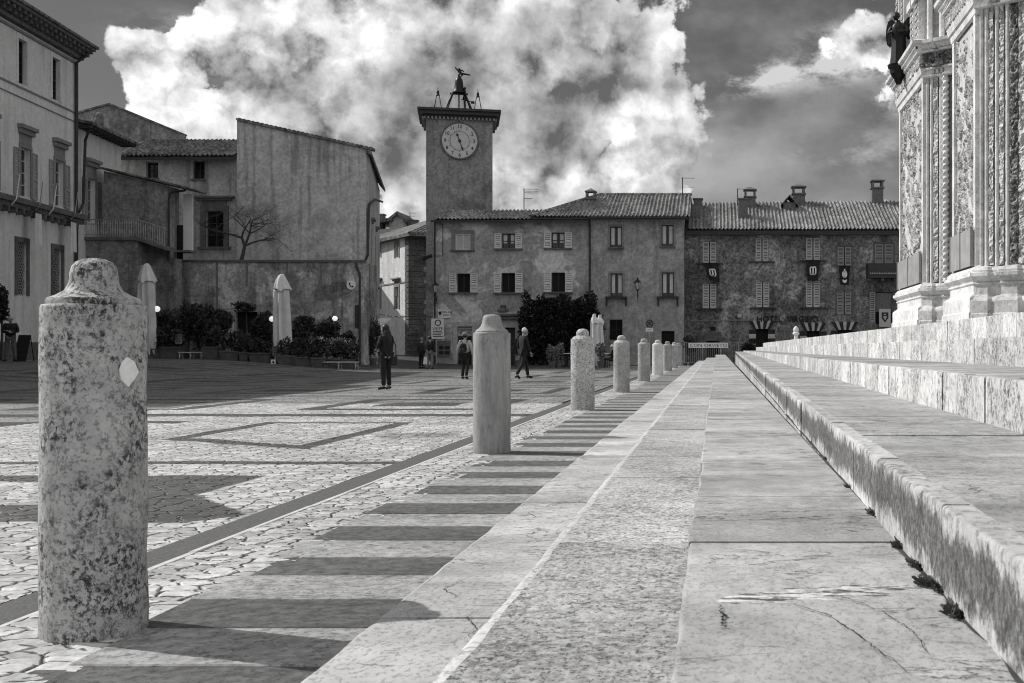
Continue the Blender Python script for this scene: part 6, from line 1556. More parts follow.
# bare tree on the terrace of the old house
bt_ = thing('bare_tree', 'leafless twisted tree growing on the terrace wall ledge in front of the framed window', 'tree', (px(241, 65.6), 65.6, zg + .1))
segs = MB(); rng = random.Random(11)
def branch(p, d, r, L, depth):
    pts = [p]; rs = [r]; n = 4
    for i in range(n):
        d = (d + Vector((rng.uniform(-.3, .3), rng.uniform(-.22, .22), rng.uniform(-.16, .26)))).normalized(); p = p + d * L / n; pts.append(p); rs.append(r * (1 - .55 * (i + 1) / n))
    segs.tube(pts, rs, 6 if depth > 2 else 4)
    if depth <= 0: return
    for i in range(4 if depth > 1 else 5):
        k = rng.randint(2, n); sidev = Vector((rng.choice((-1, 1)) * rng.uniform(.5, 1.2), rng.uniform(-.5, .5), rng.uniform(-.45, .6)))
        branch(pts[k], (d * .55 + sidev).normalized(), rs[k] * .68, L * rng.uniform(.55, .82), depth - 1)
tp = Vector((px(241, 65.6), 65.6, zg + .05))
tr = [tp, tp + Vector((.12, 0, .5)), tp + Vector((.2, 0, .9)), tp + Vector((.05, 0, 1.35))]
segs.tube(tr, [.13, .10, .09, .07], 8)
branch(tr[2], Vector((.45, 0, .8)).normalized(), .08, 1.5, 4); branch(tr[3], Vector((-.97, 0, .12)).normalized(), .07, 2.5, 4); branch(tr[3], Vector((.3, 0, .8)).normalized(), .06, 1.2, 4); branch(tr[2], Vector((.9, .1, .5)).normalized(), .06, 1.6, 4)
segs.build('branches', 'bark', bt_)

# cafe terrace: dark shrubs behind, boxes with plants in front
def shrub(label, cx, Y, zc_, rx, rz, n=1500, mat_='leaf', size=.15, seed=0, group='shrubs on the cafe terrace', stem=True, ry=None, name='shrub'):
    x_ = px(cx, Y); g0 = gz(x_, Y); t_ = thing(name, label, 'shrub', (x_, Y, g0), group); z_ = pz(zc_, Y); a, b = rx * Y / F, rz * Y / F; ry = ry or a
    m_ = MB(); rg = random.Random(seed + 5)
    bl = [(x_ + rg.uniform(-.5, .5) * a, Y + rg.uniform(-.3, .3) * ry, z_ + rg.uniform(-.5, .5) * b, a * rg.uniform(.45, .7), ry * .6, b * rg.uniform(.45, .65)) for _ in range(7)]
    leaves(m_, bl, n, size, seed); m_.build('foliage', mat_, t_)
    m_ = MB(); m_.tube([(x_, Y, g0 - .05), (x_ + .05, Y, (g0 + z_) / 2), (x_, Y, z_)], [.07, .05, .02], 6); m_.build('stem', 'bark', t_)
    return t_
SH = [(163, 61.5, 330, 15, 24, 'leafy dark shrub beside the left folded parasol and globe lamp'), (188, 62.5, 322, 17, 22, 'broad dark shrub behind the low bench at the cafe'), (208, 62, 328, 14, 22, 'dark shrub between the broad shrub and the lettered sign'),
      (222, 62.5, 322, 9, 14, 'small dark shrub just left of the cafe doorway'), (262, 62, 333, 11, 20, 'dark shrub right of the cafe doorway'), (301, 62, 332, 14, 18, 'rounded dark shrub right of the central folded parasol'), (326, 62, 333, 14, 15, 'loose dark shrub beneath the right globe lamp'),
      (345, 62, 343, 12, 10, 'low shrub at the right end of the terrace wall'), (246, 63.2, 308, 14, 5, 'trailing greenery over the cafe doorway')]
for i, s_ in enumerate(SH): shrub(s_[5], s_[0], s_[1], s_[2], s_[3], s_[4], 3600 if i < 8 else 900, 'leaf', .12, i * 3)
shrub('dark leafy tree top at the left edge, behind the man with folded arms', 1, 50.5, 304, 8, 18, 900, 'leaf', .16, 71, None, True, None, 'small_tree')
def pts_row(p): return 61.0 - (p - 150) / 190 * 4.6
PL = [(158, 7.5, 9), (172, 9, 11), (213, 7.5, 11.5), (232, 9, 8), (246, 4.5, 8), (262, 10.5, 8.5), (290, 10, 8.5), (306, 8.5, 8.5), (318, 4.5, 9), (336, 6, 8), (350, 6.5, 8)]
plab = ['short planter box behind the big post, with low greenery', 'wide terracotta planter left of the low bench', 'tapered planter right of the low bench', 'long planter box below the lettered sign', 'small square planter in front of the doorway', 'long planter box right of the doorway',
        'long planter box just right of the tree sign', 'planter box between the tree sign and the right bench', 'narrow planter left of the right bench', 'planter behind the right bench', 'planter at the right end of the terrace']
for i, (c, hw, hh) in enumerate(PL):
    Y = pts_row(c) if c < 330 else 58.5; x_ = px(c, Y); g0 = gz(x_, Y); a = hw * Y / F; b = hh * Y / F * .95
    t_ = thing('planter', plab[i], 'planter', (x_, Y, g0), 'planters along the front of the cafe terrace')
    m_ = MB(); tp_ = 1.0; 
    m_.add([(x_ - a * .88, Y - .3, g0 - .05), (x_ + a * .88, Y - .3, g0 - .05), (x_ + a * .88, Y + .3, g0 - .05), (x_ - a * .88, Y + .3, g0 - .05), (x_ - a, Y - .36, g0 + b), (x_ + a, Y - .36, g0 + b), (x_ + a, Y + .36, g0 + b), (x_ - a, Y + .36, g0 + b)],
           [(3, 2, 1, 0), (4, 5, 6, 7), (0, 1, 5, 4), (1, 2, 6, 5), (2, 3, 7, 6), (3, 0, 4, 7)])
    m_.box(x_ - a - .03, x_ + a + .03, Y - .40, Y + .40, g0 + b + .002, g0 + b + .07); m_.build('box', 'planter' if i % 3 else 'terracotta', t_)
    m_ = MB(); rg = random.Random(i + 40); n_ = max(2, int(a / .22))
    leaves(m_, [(x_ + a * (-1 + 2 * (j + .5) / n_) * .95, Y + rg.uniform(-.15, .15), g0 + b + .30 + rg.uniform(0, .35), .34, .34, rg.uniform(.3, .55)) for j in range(n_)], 260 * n_, .13, i + 90)
    m_.build('plants', 'leaf', t_)
# pale flowers over the right hand planters
m_ = MB(); leaves(m_, [(px(330 + j * 4, 59), 59, pz(341 + (j % 2) * 1.5, 59), .28, .25, .13) for j in range(5)], 260, .10, 5); o = m_.build('flowering_plant', 'leaf_pale'); tag(o, 'pale flowering plants along the top of the right planters', 'plant')
# globe lamps
for i, (p, q, lb, Y) in enumerate(((157, 309, 'white globe lamp beside the left folded parasol', 60.8), (272, 319, 'white globe lamp left of the central folded parasol', 60), (335, 318.5, 'white globe lamp at the right of the terrace', 60.5), (239, 308.8, 'small lamp over the cafe doorway', 64.2))):
    x_, z_ = px(p, Y), pz(q, Y); t_ = thing('globe_lamp', lb, 'lamp', (x_, Y, gz(x_, Y)), 'globe lamps on the cafe terrace'); r_ = (.155, .14, .13, .08)[i]
    m_ = MB(); m_.ball((x_, Y, z_), r_, 16, 10); m_.build('globe', 'lampglow', t_, smooth=True)
    m_ = MB(); 
    if i < 3: m_.tube([(x_, Y, gz(x_, Y) - .05), (x_, Y, z_ - r_)], .028, 6); m_.lathe([(.09, z_ - r_ - .1), (.06, z_ - r_ - .02), (.03, z_ - r_ + .02)], x_, Y, 10)
    else: m_.tube([(x_, Y, z_), (x_ - .1, Y + .3, z_)], .02, 6); m_.tube([(px(217, Y), Y + .2, z_), (x_, Y + .2, z_)], .02, 5)
    m_.build('post', 'iron', t_)
# folded parasols
def parasol(label, p, Y, top, hood, bot, hw, tip, mat_='canvas', seed=0, base=True):
    x_ = px(p, Y); g0 = gz(x_, Y); t_ = thing('folded_parasol', label, 'parasol', (x_, Y, g0), 'folded parasols'); k = Y / F
    prof = [(pz(bot, Y), hw * k * .85), (pz(bot - (bot - hood) * .10, Y), hw * k * 1.0), (pz(bot - (bot - hood) * .3, Y), hw * k * .95), (pz(bot - (bot - hood) * .6, Y), hw * k * .92), (pz(hood + 4, Y), hw * k * .85), (pz(hood + 1.0, Y), hw * k * .78), (pz(hood, Y), hw * k * 1.05), (pz(hood - 2, Y), hw * k * .98), (pz((top + hood) / 2, Y), hw * k * .72), (pz(top + 2, Y), hw * k * .40), (pz(top, Y), tip * k)]
    n = 48; vs = []; m_ = MB(); rg = random.Random(seed)
    for i, (z_, r_) in enumerate(prof):
        for j in range(n):
            a = 2 * math.pi * j / n; f_ = 1 + (.20 if i < 6 else .09) * math.sin(a * 8 + i * .22 + seed) + .05 * math.sin(a * 3 + i)
            zz2 = z_ - (.22 * (1 + math.sin(a * 8 + seed)) if i == 0 else (.12 * max(0, math.sin(a * 4 + seed)) if i == 6 else 0))
            vs.append((x_ + r_ * f_ * math.cos(a) + .02 * math.sin(i * 1.3), Y + r_ * f_ * math.sin(a), zz2))
    m_.add(vs, [(i * n + j, i * n + (j + 1) % n, (i + 1) * n + (j + 1) % n, (i + 1) * n + j) for i in range(len(prof) - 1) for j in range(n)]); m_.build('canopy', mat_, t_, smooth=True)
    m_ = MB(); m_.tube([(x_, Y, g0), (x_, Y, pz(top - .6, Y))], .04, 8); m_.build('pole', 'lead', t_)
    m_ = MB(); m_.lathe([(.4, g0 - .03), (.4, g0 + .10), (.12, g0 + .14), (.09, g0 + .5)], x_, Y, 20); m_.build('base', 'trim_dark', t_)
parasol('large pale folded parasol in the middle of the cafe terrace', 282, 58.6, 274, 289, 347, 8.0, 1.2, 'canvas', 1)
parasol('large pale folded parasol just right of the nearest stone post', 147, 60.5, 263.5, 281, 347, 8.0, 1.2, 'canvas', 2)
parasol('pale folded parasol in front of the ivy and the peeling house, nearer twin half', 594.5, 66.5, 314, 323, 361, 4.0, 1.6, 'canvas2', 3)
parasol('pale folded parasol in front of the dark barred window, farther twin half', 600, 67.2, 315, 323, 352, 3.6, 1.6, 'canvas2', 4)
# low benches
for lb, p0, p1, Y in (('low pale bench between planters at the left of the cafe terrace', 180, 204, 60.0), ('low pale bench at the right end of the cafe terrace', 322, 358, 57.2)):
    a, b = px(p0, Y), px(p1, Y); g0 = gz((a + b) / 2, Y); zt2 = g0 + .34; t_ = thing('low_bench', lb, 'bench', ((a + b) / 2, Y, g0), 'benches at the cafe terrace')
    m_ = MB()
    for j in range(3): m_.box(a, b, Y - .22 + j * .15, Y - .10 + j * .15, zt2 - .05, zt2)
    m_.build('seat', 'trim_light', t_)
    for x_ in (a + .06, (a + b) / 2, b - .06):
        m_ = MB(); m_.tube([(x_, Y - .2, g0), (x_, Y - .2, zt2 - .05)], .025, 6); m_.tube([(x_, Y + .18, g0), (x_, Y + .18, zt2 - .05)], .025, 6); m_.tube([(x_, Y - .2, g0 + .15), (x_, Y + .18, g0 + .15)], .02, 5); m_.build('leg', 'trim_light', t_)

# ------------------------------------------------------------------ signs, furniture and small things
# lettered upright sign by the cafe doorway
Ys = 63.6; x_ = px(231, Ys); t_ = thing('menu_sign', 'narrow white upright sign with dark characters, left of the cafe doorway', 'sign', (x_, Ys, gz(x_, Ys)))
m_ = MB(); m_.box(px(228.6, Ys), px(233.4, Ys), Ys - .03, Ys + .03, pz(338, Ys), pz(320.5, Ys)); pn = m_.build('panel', 'white', t_)
m_ = MB()
for i, ch in enumerate('CAFE'): put_text(m_, ch, x_, Ys - .04, pz(322.8 + i * 4.1, Ys), .22, .006)
m_.build('lettering', 'ink', pn)
m_ = MB(); m_.tube([(x_, Ys + .05, gz(x_, Ys)), (x_, Ys + .05, pz(321, Ys))], .025, 6); m_.build('post', 'iron', t_)
x_ = px(260.5, Ys); t_ = thing('menu_sign', 'small white notice right of the cafe doorway', 'sign', (x_, Ys, gz(x_, Ys)))
m_ = MB(); m_.box(px(258.8, Ys), px(262, Ys), Ys - .03, Ys + .03, pz(340, Ys), pz(329, Ys)); pn = m_.build('panel', 'signgrey', t_)
m_ = MB()
for i in range(5): m_.box(px(259.3, Ys), px(261.5, Ys), Ys - .036, Ys - .031, pz(331 + i * 1.8, Ys), pz(330.2 + i * 1.8, Ys))
m_.build('lettering', 'ink', pn)
m_ = MB(); m_.tube([(x_, Ys + .05, gz(x_, Ys)), (x_, Ys + .05, pz(330, Ys))], .025, 6); m_.build('post', 'iron', t_)
# white sign with a dark tree mark standing at the planters
Ys = 57.6; x_ = px(273.5, Ys); g0 = gz(x_, Ys); t_ = thing('sandwich_board', 'small white board with a dark tree mark, standing at the planters', 'sign', (x_, Ys, g0)); z1, z0 = pz(359.5, Ys), pz(366.5, Ys)
m_ = MB(); m_.box(x_ - .12, x_ + .12, Ys - .03, Ys + .0, z0, z1); pn = m_.build('panel', 'white', t_)
m_ = MB(); m_.ball((x_, Ys - .035, z0 + .21), .055, 8, 6, (1, .1, 1)); m_.box(x_ - .012, x_ + .012, Ys - .04, Ys - .031, z0 + .06, z0 + .16); m_.box(x_ - .06, x_ + .06, Ys - .04, Ys - .032, z0 + .10, z0 + .12); m_.build('tree_mark', 'ink', pn)
m_ = MB(); m_.tube([(x_ - .1, Ys + .02, g0), (x_ - .1, Ys + .02, z1)], .012, 5); m_.tube([(x_ + .1, Ys + .02, g0), (x_ + .1, Ys + .02, z1)], .012, 5); m_.build('frame', 'iron', t_)
# menu boards among the planters
for lb, p, q0, q1, Y in (('small dark menu board on a stand behind the left bench', 178.5, 334, 344, 60.3), ('small dark menu board on a stand, left of the central parasol pole', 276, 346, 356, 57.9), ('slim dark price stand among the right planters', 317.5, 350, 360, 57.8)):
    x_ = px(p, Y); g0 = gz(x_, Y); t_ = thing('menu_board', lb, 'menu board', (x_, Y, g0), 'menu boards at the cafe'); a, b = pz(q1, Y), pz(q0, Y)
    m_ = MB(); m_.box(x_ - .16, x_ + .16, Y - .02, Y + .02, a, b); pn = m_.build('panel', 'cloth_mid', t_)
    m_ = MB()
    for i in range(5): m_.box(x_ - .12, x_ + .12 - .03 * (i % 3), Y - .026, Y - .0205, b - .07 - i * .085, b - .045 - i * .085)
    m_.build('lettering', 'ink', pn)
    m_ = MB(); m_.tube([(x_, Y + .03, g0), (x_, Y + .03, b)], .02, 6); m_.lathe([(.18, g0 - .02), (.18, g0 + .03), (.02, g0 + .05)], x_, Y + .03, 12); m_.build('stand', 'iron', t_)
# cafe tables
for lb, p, Y in (('small cafe table with pale top beside the left folded parasol', 161, 62.5), ('cafe table with pale cloth at the ivy terrace', 566, 68), ('cafe table by the pale twin parasol', 604, 69.5)):
    x_ = px(p, Y); g0 = gz(x_, Y); t_ = thing('cafe_table', lb, 'table', (x_, Y, g0), 'cafe tables')
    m_ = MB(); m_.lathe([(.52, g0 + .75), (.53, g0 + .77), (.52, g0 + .79)], x_, Y, 20); m_.build('tabletop', 'canvas', t_)
    m_ = MB(); m_.tube([(x_, Y, g0), (x_, Y, g0 + .75)], .035, 8); m_.lathe([(.26, g0 - .02), (.24, g0 + .04), (.04, g0 + .07)], x_, Y, 14); m_.build('pedestal', 'iron', t_)
# cafe chairs: one built, the others copied
def chair_at():
    t_ = thing('cafe_chair', 'dark slatted cafe chair holding the seated guest', 'chair', (0, 0, 0), 'cafe chairs at the ivy terrace')
    m_ = MB(); m_.box(-.21, .21, -.22, .20, .43, .465); m_.build('seat', 'wood_dark', t_, bevel=.01)
    m_ = MB(); 
    for z_ in (.62, .72, .82): m_.box(-.20, .20, .215, .24, z_, z_ + .06)
    m_.build('backrest', 'wood_dark', t_)
    for sx_ in (-1, 1):
        m_ = MB(); m_.tube([(sx_ * .19, -.19, 0), (sx_ * .19, -.19, .43)], .018, 6); m_.build('leg', 'iron', t_)
        m_ = MB(); m_.tube([(sx_ * .20, .25, 0), (sx_ * .20, .21, .45), (sx_ * .20, .235, .9)], .018, 6); m_.build('leg', 'iron', t_)
    return t_
ch = chair_at()
sp = [(gp(611.9, 66.5), R(-70), None), (gp(573, 68.0), R(120), 'dark slatted cafe chair right of the table with pale cloth'), (gp(559, 68.2), R(-110), 'dark slatted cafe chair left of the table with pale cloth'), (gp(598.5, 69.8), R(-80), 'dark slatted cafe chair behind the pale twin parasol')]
for i, (l, r, lb) in enumerate(sp):
    if i == 0: ch.location = l; ch.rotation_euler = (0, 0, r)
    else: copy_tree(ch, l, r, lb)
# pale leafed potted plants on the ivy terrace
def potted(label, p, Y, top, hw, matl, seed, n=700):
    x_ = px(p, Y); g0 = gz(x_, Y); t_ = thing('potted_plant', label, 'potted plant', (x_, Y, g0), 'potted plants on the ivy terrace'); zt3 = pz(top, Y)
    m_ = MB(); m_.lathe([(.16, g0 - .02), (.22, g0 + .32), (.24, g0 + .33), (.24, g0 + .38), (.20, g0 + .38), (.19, g0 + .33)], x_, Y, 14); m_.build('pot', 'terracotta', t_)
    m_ = MB(); c = (g0 + .45 + zt3) / 2; b = (zt3 - g0 - .4) / 2; rg = random.Random(seed)
    leaves(m_, [(x_ + rg.uniform(-.5, .5) * hw, Y + rg.uniform(-.2, .2), c + rg.uniform(-.5, .5) * b, hw * .6, hw * .5, b * .7) for _ in range(6)], n, .10, seed); m_.build('foliage', matl, t_)
potted('pale leafed pot plant left of the cafe table under the ivy', 552, 67.0, 346, .34, 'leaf_pale', 3)
potted('second pale leafed pot plant close to the cafe table', 558, 67.4, 344, .30, 'leaf_pale', 4)
potted('dense pale pot plant at the foot of the twin parasol', 600.5, 65.5, 345, .26, 'leaf_pale', 5, 900)
potted('dark pot plant by the doorway behind the walking man', 518, 70, 338, .35, 'leaf', 6)
potted('round dark clipped bush beside the striped hotel arch', 749, 76.5, 338, .55, 'leaf_black', 8, 1600)
potted('dark climbing plant at the foot of the old house corner', 373, 66, 318, .5, 'leaf', 9, 1500)
potted('low dark pot plant left of the hotel arches', 690, 75, 336, .5, 'leaf', 10, 900)
# telephone disc on the terrace wall
Yp = YG - .12; x_, z_ = px(351.2, Yp), pz(285, Yp); t_ = thing('telephone_sign', 'round white telephone sign on the stained terrace wall', 'sign', (x_, Yp, z_)); r_ = 4.6 * Yp / F
m_ = MB(Matrix.Translation((x_, Yp, z_))); m_.prism_y([(r_ * math.cos(a), r_ * math.sin(a)) for a in np.linspace(0, 2 * math.pi, 29)[:-1]], -.02, .03); pn = m_.build('disc', 'white', t_)
m_ = MB(Matrix.Translation((x_, Yp, z_))); m_.tube([(-.09, -.03, .10), (-.06, -.03, -.02), (.0, -.03, -.08), (.10, -.03, -.10)], .026, 6); m_.tube([(-.11, -.03, .11), (-.04, -.03, .08)], .035, 6); m_.tube([(.09, -.03, -.04), (.11, -.03, -.11)], .035, 6); m_.build('handset', 'ink', pn)
m_ = MB(); m_.tube([(x_, Yp + .03, z_), (x_, YG - .002, z_)], .03, 6); m_.build('bracket', 'iron', t_)
# boards by the tavern corner
Yn = YV - .1
def board(name, label, p0, p1, q0, q1, Y, matl, marks, legs=None):
    x_ = px((p0 + p1) / 2, Y); t_ = thing(name, label, 'sign', (x_, Y, pz(q1, Y)))
    m_ = MB(); m_.box(px(p0, Y), px(p1, Y), Y - .04, Y + .04, pz(q1, Y), pz(q0, Y)); pn = m_.build('panel', matl, t_)
    m_ = MB(); marks(m_, Y - .048); m_.build('markings', 'ink', pn)
    if legs:
        m_ = MB(); m_.tube([(px(legs, Y), Y + .06, -.05), (px(legs, Y), Y + .06, pz(q0 + 2, Y))], .05, 8); m_.build('post', 'lead', t_)
    return t_
def marks1(m_, y):
    c = (px(438, y), pz(322.7, y)); m_.tube([(c[0] + .17 * math.cos(a), y, c[1] + .17 * math.sin(a)) for a in np.linspace(0, 2 * math.pi, 21)], .028, 5)
    put_text(m_, 'VISITE', px(437.6, y), y, pz(328.9, y), .25, .004)
    for i, w_ in enumerate((9, 10, 8, 10)): m_.box(px(433, y), px(433 + w_, y), y, y + .006, pz(331.6 + i * 1.7, y), pz(330.9 + i * 1.7, y))
board('notice_board', 'tall white notice board with a ring symbol, on a post at the tavern corner', 431.3, 444, 318.5, 338.8, 76.0, 'white', marks1, 436)
def marks2(m_, y):
    m_.prism_y([(px(438.6, y), pz(311.5, y)), (px(441.4, y), pz(311.5, y)), (px(441.4, y), pz(314, y)), (px(440, y), pz(315.6, y)), (px(438.6, y), pz(314, y))], y, y + .006)
    put_text(m_, 'COMUNE', px(446, y), y, pz(312.4, y), .19, .004); put_text(m_, 'INFO', px(446, y), y, pz(315.4, y), .17, .004)
board('wall_plaque', 'white rectangular plaque with a small dark shield, above the notice board', 438, 450.5, 309.5, 318.2, YV - .06, 'white', marks2)
def marks3(m_, y):
    for i in range(4): m_.box(px(439 + (i % 2) * 6, y), px(443.5 + (i % 2) * 6, y), y, y + .006, pz(349.5 + (i // 2) * 5, y), pz(346 + (i // 2) * 5, y))
board('poster_case', 'dark framed poster case low on the tavern wall, right of the notice board', 436.8, 450.5, 341, 356.5, YV - .06, 'cloth_mid', marks3)
# no stopping sign on a pole
Yq = 66.0; x_ = px(649.5, Yq); t_ = thing('road_sign', 'round no stopping sign with a small plate, on a pole behind the stone posts', 'road sign', (x_, Yq, 0)); z_ = pz(323.5, Yq); r_ = 4.0 * Yq / F
m_ = MB(); m_.tube([(x_, Yq + .03, -.05), (x_, Yq + .03, z_ + .2)], .03, 8); m_.build('pole', 'lead', t_)
m_ = MB(Matrix.Translation((x_, Yq, z_))); m_.prism_y([(r_ * math.cos(a), r_ * math.sin(a)) for a in np.linspace(0, 2 * math.pi, 29)[:-1]], -.02, -.0); dc = m_.build('disc', 'cloth_mid', t_)
m_ = MB(Matrix.Translation((x_, Yq, z_))); m_.tube([(r_ * .88 * math.cos(a), -.026, r_ * .88 * math.sin(a)) for a in np.linspace(0, 2 * math.pi, 29)], .022, 5)
for s_ in (-1, 1): m_.box(-.001, .001, -.03, -.021, -.001, .001); m_.tube([(-r_ * .62 * s_, -.026, -r_ * .62), (r_ * .62 * s_, -.026, r_ * .62)], .02, 5)
m_.build('cross', 'ink', dc)
m_ = MB(); m_.box(x_ - .20, x_ + .20, Yq - .02, Yq, pz(331.5, Yq), pz(328.2, Yq)); pn = m_.build('plate', 'white', t_); m_ = MB(); m_.box(x_ - .14, x_ + .14, Yq - .026, Yq - .0205, pz(330.2, Yq), pz(329.6, Yq)); m_.build('plate_mark', 'ink', pn)
# wall lanterns
def lantern(label, p, q, Yw):
    Y = Yw - .55; x_, z_ = px(p, Y), pz(q, Y); t_ = thing('wall_lantern', label, 'lantern', (x_, Y, z_), 'iron wall lanterns')
    m_ = MB(); m_.lathe([(.10, z_ - .22), (.19, z_ + .22)], x_, Y, 6); g_ = m_.build('glass', 'signgrey', t_)
    m_ = MB(); m_.lathe([(.23, z_ + .225), (.20, z_ + .27), (.09, z_ + .40), (.04, z_ + .44), (.05, z_ + .5), (.01, z_ + .56)], x_, Y, 6); m_.lathe([(.03, z_ - .34), (.11, z_ - .225)], x_, Y, 6)
    for i in range(6):
        a = 2 * math.pi * i / 6; m_.tube([(x_ + .102 * math.cos(a), Y + .102 * math.sin(a), z_ - .22), (x_ + .192 * math.cos(a), Y + .192 * math.sin(a), z_ + .22)], .014, 4)
    m_.build('frame', 'iron', t_)
    m_ = MB(); m_.tube([(x_, Y, z_ - .3), (x_, Y + .05, z_ - .62), (x_, Y + .3, z_ - .72), (x_, Yw, z_ - .45)], .028, 6); m_.tube([(x_, Y + .12, z_ - .66), (x_, Yw, z_ - .95)], .022, 5); m_.build('bracket', 'iron', t_)
lantern('iron wall lantern at the tavern corner, above the notice board', 435.3, 289, YV)
lantern('iron wall lantern between the two tall windows of the tavern', 637.5, 286, YV)
x_, z_ = px(429, YT - .5), pz(257, YT - .5); t_ = thing('loudspeaker', 'dark loudspeaker fixed to the left edge of the clock tower', 'loudspeaker', (x_, YT - .5, z_))
m_ = MB(); m_.tube([(x_ - .42, YT - .6, z_ - .10), (x_ - .1, YT - .55, z_ + .02), (x_ + .2, YT - .5, z_ + .1)], [.24, .12, .10], 12); m_.build('horn', 'iron', t_); m_ = MB(); m_.tube([(x_ + .1, YT - .5, z_), (x_ + .1, YT, z_)], .04, 6); m_.build('bracket', 'iron', t_)
# aerials
def aerial(label, p, Y, q0, q1, arms):
    x_ = px(p, Y); t_ = thing('tv_aerial', label, 'aerial', (x_, Y, pz(q0, Y)), 'television aerials on the roofs'); m_ = MB(); m_.tube([(x_, Y, pz(q0, Y)), (x_, Y, pz(q1, Y))], .03, 6); m_.build('mast', 'iron', t_)
    m_ = MB()
    for q, a, b in arms: m_.tube([(px(p + a, Y), Y, pz(q, Y)), (px(p + b, Y), Y, pz(q + .2, Y))], .018, 5)
    m_.build('elements', 'iron', t_)
aerial('aerial with four rods on the low tavern roof, right of the clock tower', 524, YV + 2.3, 216, 188.5, [(189, 0, 14), (191, 0, 14), (192.8, 0, 14), (198.5, 0, 9)])
aerial('aerial with two rods at the right end of the tavern roof', 682.5, YV + 5, 197, 177.5, [(178, 0, 12), (187, 0, 11), (178.0, -1, 0)])
aerial('bent aerial beside the twin hotel chimney', 737.5, YO_ + 4.5, 206, 188.5, [(189, 0, 12.5)])
aerial('small aerial over the alley roofs, left of the clock tower', 410, 121, 226, 212, [(213, -2, 6), (216, -3, 5), (219, -2, 4)])
# crowd barrier with lettered banner, beyond the end of the steps
Yf = 73.5; bx0_, bx1_ = px(684.5, Yf), px(739, Yf); t_ = thing('crowd_barrier', 'grey barrier fence carrying a lettered banner, beyond the end of the steps', 'fence', ((bx0_ + bx1_) / 2, Yf, 0)); zt4, zb4 = pz(342.3, Yf), .08
m_ = MB(); nP = 3
for i in range(nP):
    a, b = bx0_ + (bx1_ - bx0_) * i / nP + .02, bx0_ + (bx1_ - bx0_) * (i + 1) / nP - .02
    m_.tube([(a, Yf, zb4 + .1), (a, Yf, zt4), (b, Yf, zt4), (b, Yf, zb4 + .1), (a, Yf, zb4 + .1)], .026, 6)
    for j in range(1, 9): m_.tube([(a + (b - a) * j / 9, Yf, zb4 + .1), (a + (b - a) * j / 9, Yf, zt4)], .016, 5)
    for q in (a + .2, b - .2): m_.tube([(q, Yf - .3, 0), (q, Yf, zb4 + .12), (q, Yf + .3, 0)], .022, 5)
m_.build('railings', 'lead', t_)
m_ = MB(); zA, zB = pz(343, Yf), pz(347.8, Yf); m_.box(px(688.5, Yf), px(728, Yf), Yf - .05, Yf - .03, zB, zA); bn = m_.build('banner', 'white', t_)
vs, fs = text_mesh('CON ORVIETO', 1.0, .004); xs_ = [v[0] for v in vs]; zs2 = [v[2] for v in vs]; s1_ = (px(727, Yf) - px(690, Yf)) / (max(xs_) - min(xs_)); s2_ = (zA - zB) * .66 / (max(zs2) - min(zs2))
m_ = MB(); m_.add([(px(708.4, Yf) + (v[0] - (max(xs_) + min(xs_)) / 2) * s1_, Yf - .056 + v[1] * .1, (zA + zB) / 2 + (v[2] - (max(zs2) + min(zs2)) / 2) * s2_) for v in vs], fs); m_.build('lettering', 'ink', bn)
# stone finial at the far edge of the platform
Yw = 71.0; x_ = px(796, Yw); t_ = thing('stone_finial', 'small white stone post with pointed head on the far edge of the cathedral platform', 'post', (x_, Yw, 1.388)); z1 = pz(326, Yw)
m_ = MB(); m_.lathe([(.17, 1.386), (.17, 1.5), (.12, 1.54), (.11, z1 - .55), (.2, z1 - .48), (.2, z1 - .40), (.13, z1 - .36), (.17, z1 - .25), (.14, z1 - .12), (.03, z1)], x_, Yw, 16); m_.build('post', 'white', t_, smooth=True)
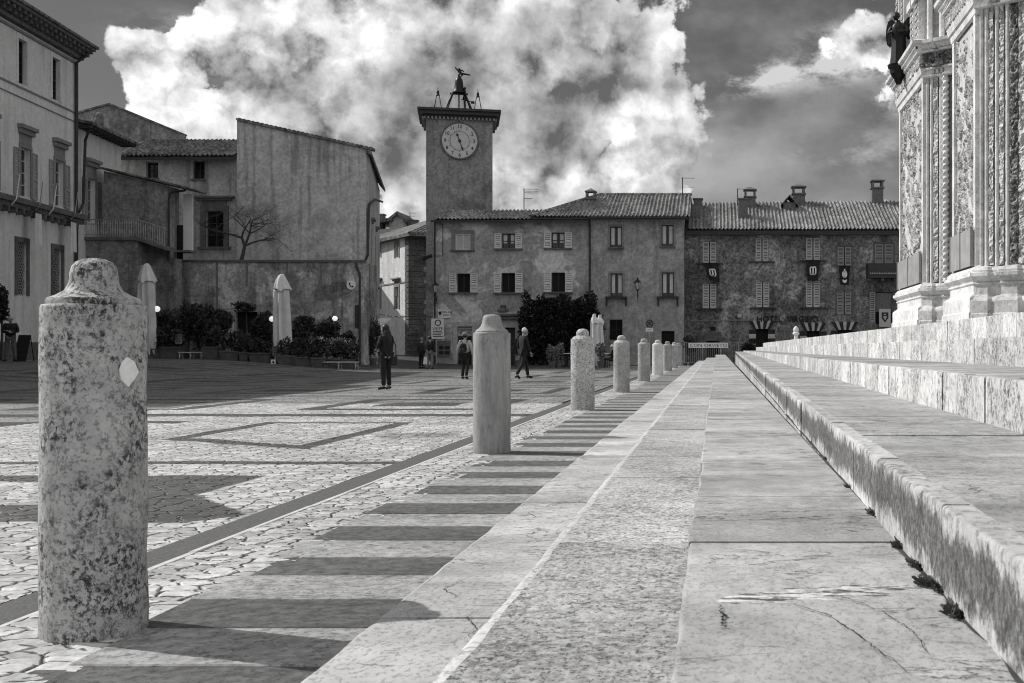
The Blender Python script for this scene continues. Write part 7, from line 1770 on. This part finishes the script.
# awning and lamp clutter at the alley mouth
Ya = 74.0; x0_, x1_ = px(372, Ya), px(388, Ya); t_ = thing('shop_awning', 'pale shop awning sticking out at the mouth of the alley', 'awning', (px(380, Ya), Ya, 0))
m_ = MB(); slab_poly(m_, [(px(374, Ya), Ya - .8, pz(324, Ya)), (px(385, Ya), Ya - .8, pz(325, Ya)), (px(385, Ya), Ya + 1.5, pz(318, Ya)), (px(374, Ya), Ya + 1.5, pz(317, Ya))], .05); m_.build('canopy', 'canvas2', t_)
m_ = MB(); m_.tube([(px(373.5, Ya), Ya + 1.4, 0), (px(373.5, Ya), Ya + 1.4, pz(317, Ya))], .03, 6); m_.tube([(px(384.5, Ya), Ya - .7, 0), (px(384.5, Ya), Ya - .7, pz(330, Ya))], .025, 6); m_.build('post', 'iron', t_)
m_ = MB(); m_.tube([(px(372, 80), 80, pz(313, 80)), (px(392, 80), 80, pz(316.5, 80)), (px(428, 80), 81, pz(316, 80))], .02, 5); o = m_.build('light_string', 'iron'); 
for p, q in ((386, 315.4), (393, 316.3), (399, 316.2), (403, 316.2)):
    k = MB(); k.ball((px(p, 80), 80, pz(q + .6, 80)), .09, 8, 6); k.build('bulb', 'white', o)
tag(o, 'string of small white bulbs crossing the mouth of the alley', 'light string')
# dark board behind the man at the left edge
Yk = 47.6; x_ = px(20, Yk); g0 = gz(x_, Yk); t_ = thing('cafe_chair', 'dark folding board leaning behind the man with folded arms', 'board', (x_, Yk, g0))
m_ = MB(); m_.add([(x_ - .28, Yk - .02, g0), (x_ + .22, Yk - .02, g0), (x_ + .28, Yk + .25, g0 + 1.05), (x_ - .2, Yk + .25, g0 + 1.05), (x_ - .28, Yk + .03, g0), (x_ + .22, Yk + .03, g0), (x_ + .28, Yk + .30, g0 + 1.05), (x_ - .2, Yk + .30, g0 + 1.05)], [(0, 1, 2, 3), (7, 6, 5, 4), (0, 4, 5, 1), (1, 5, 6, 2), (2, 6, 7, 3), (3, 7, 4, 0)]); m_.build('panel', 'cloth_black', t_)
t_.name = 'folding_board'
m_ = MB(); m_.tube([(x_ - .2, Yk + .55, g0), (x_ - .18, Yk + .28, g0 + 1.0)], .02, 5); m_.tube([(x_ + .24, Yk + .55, g0), (x_ + .26, Yk + .28, g0 + 1.0)], .02, 5); m_.build('strut', 'iron', t_)
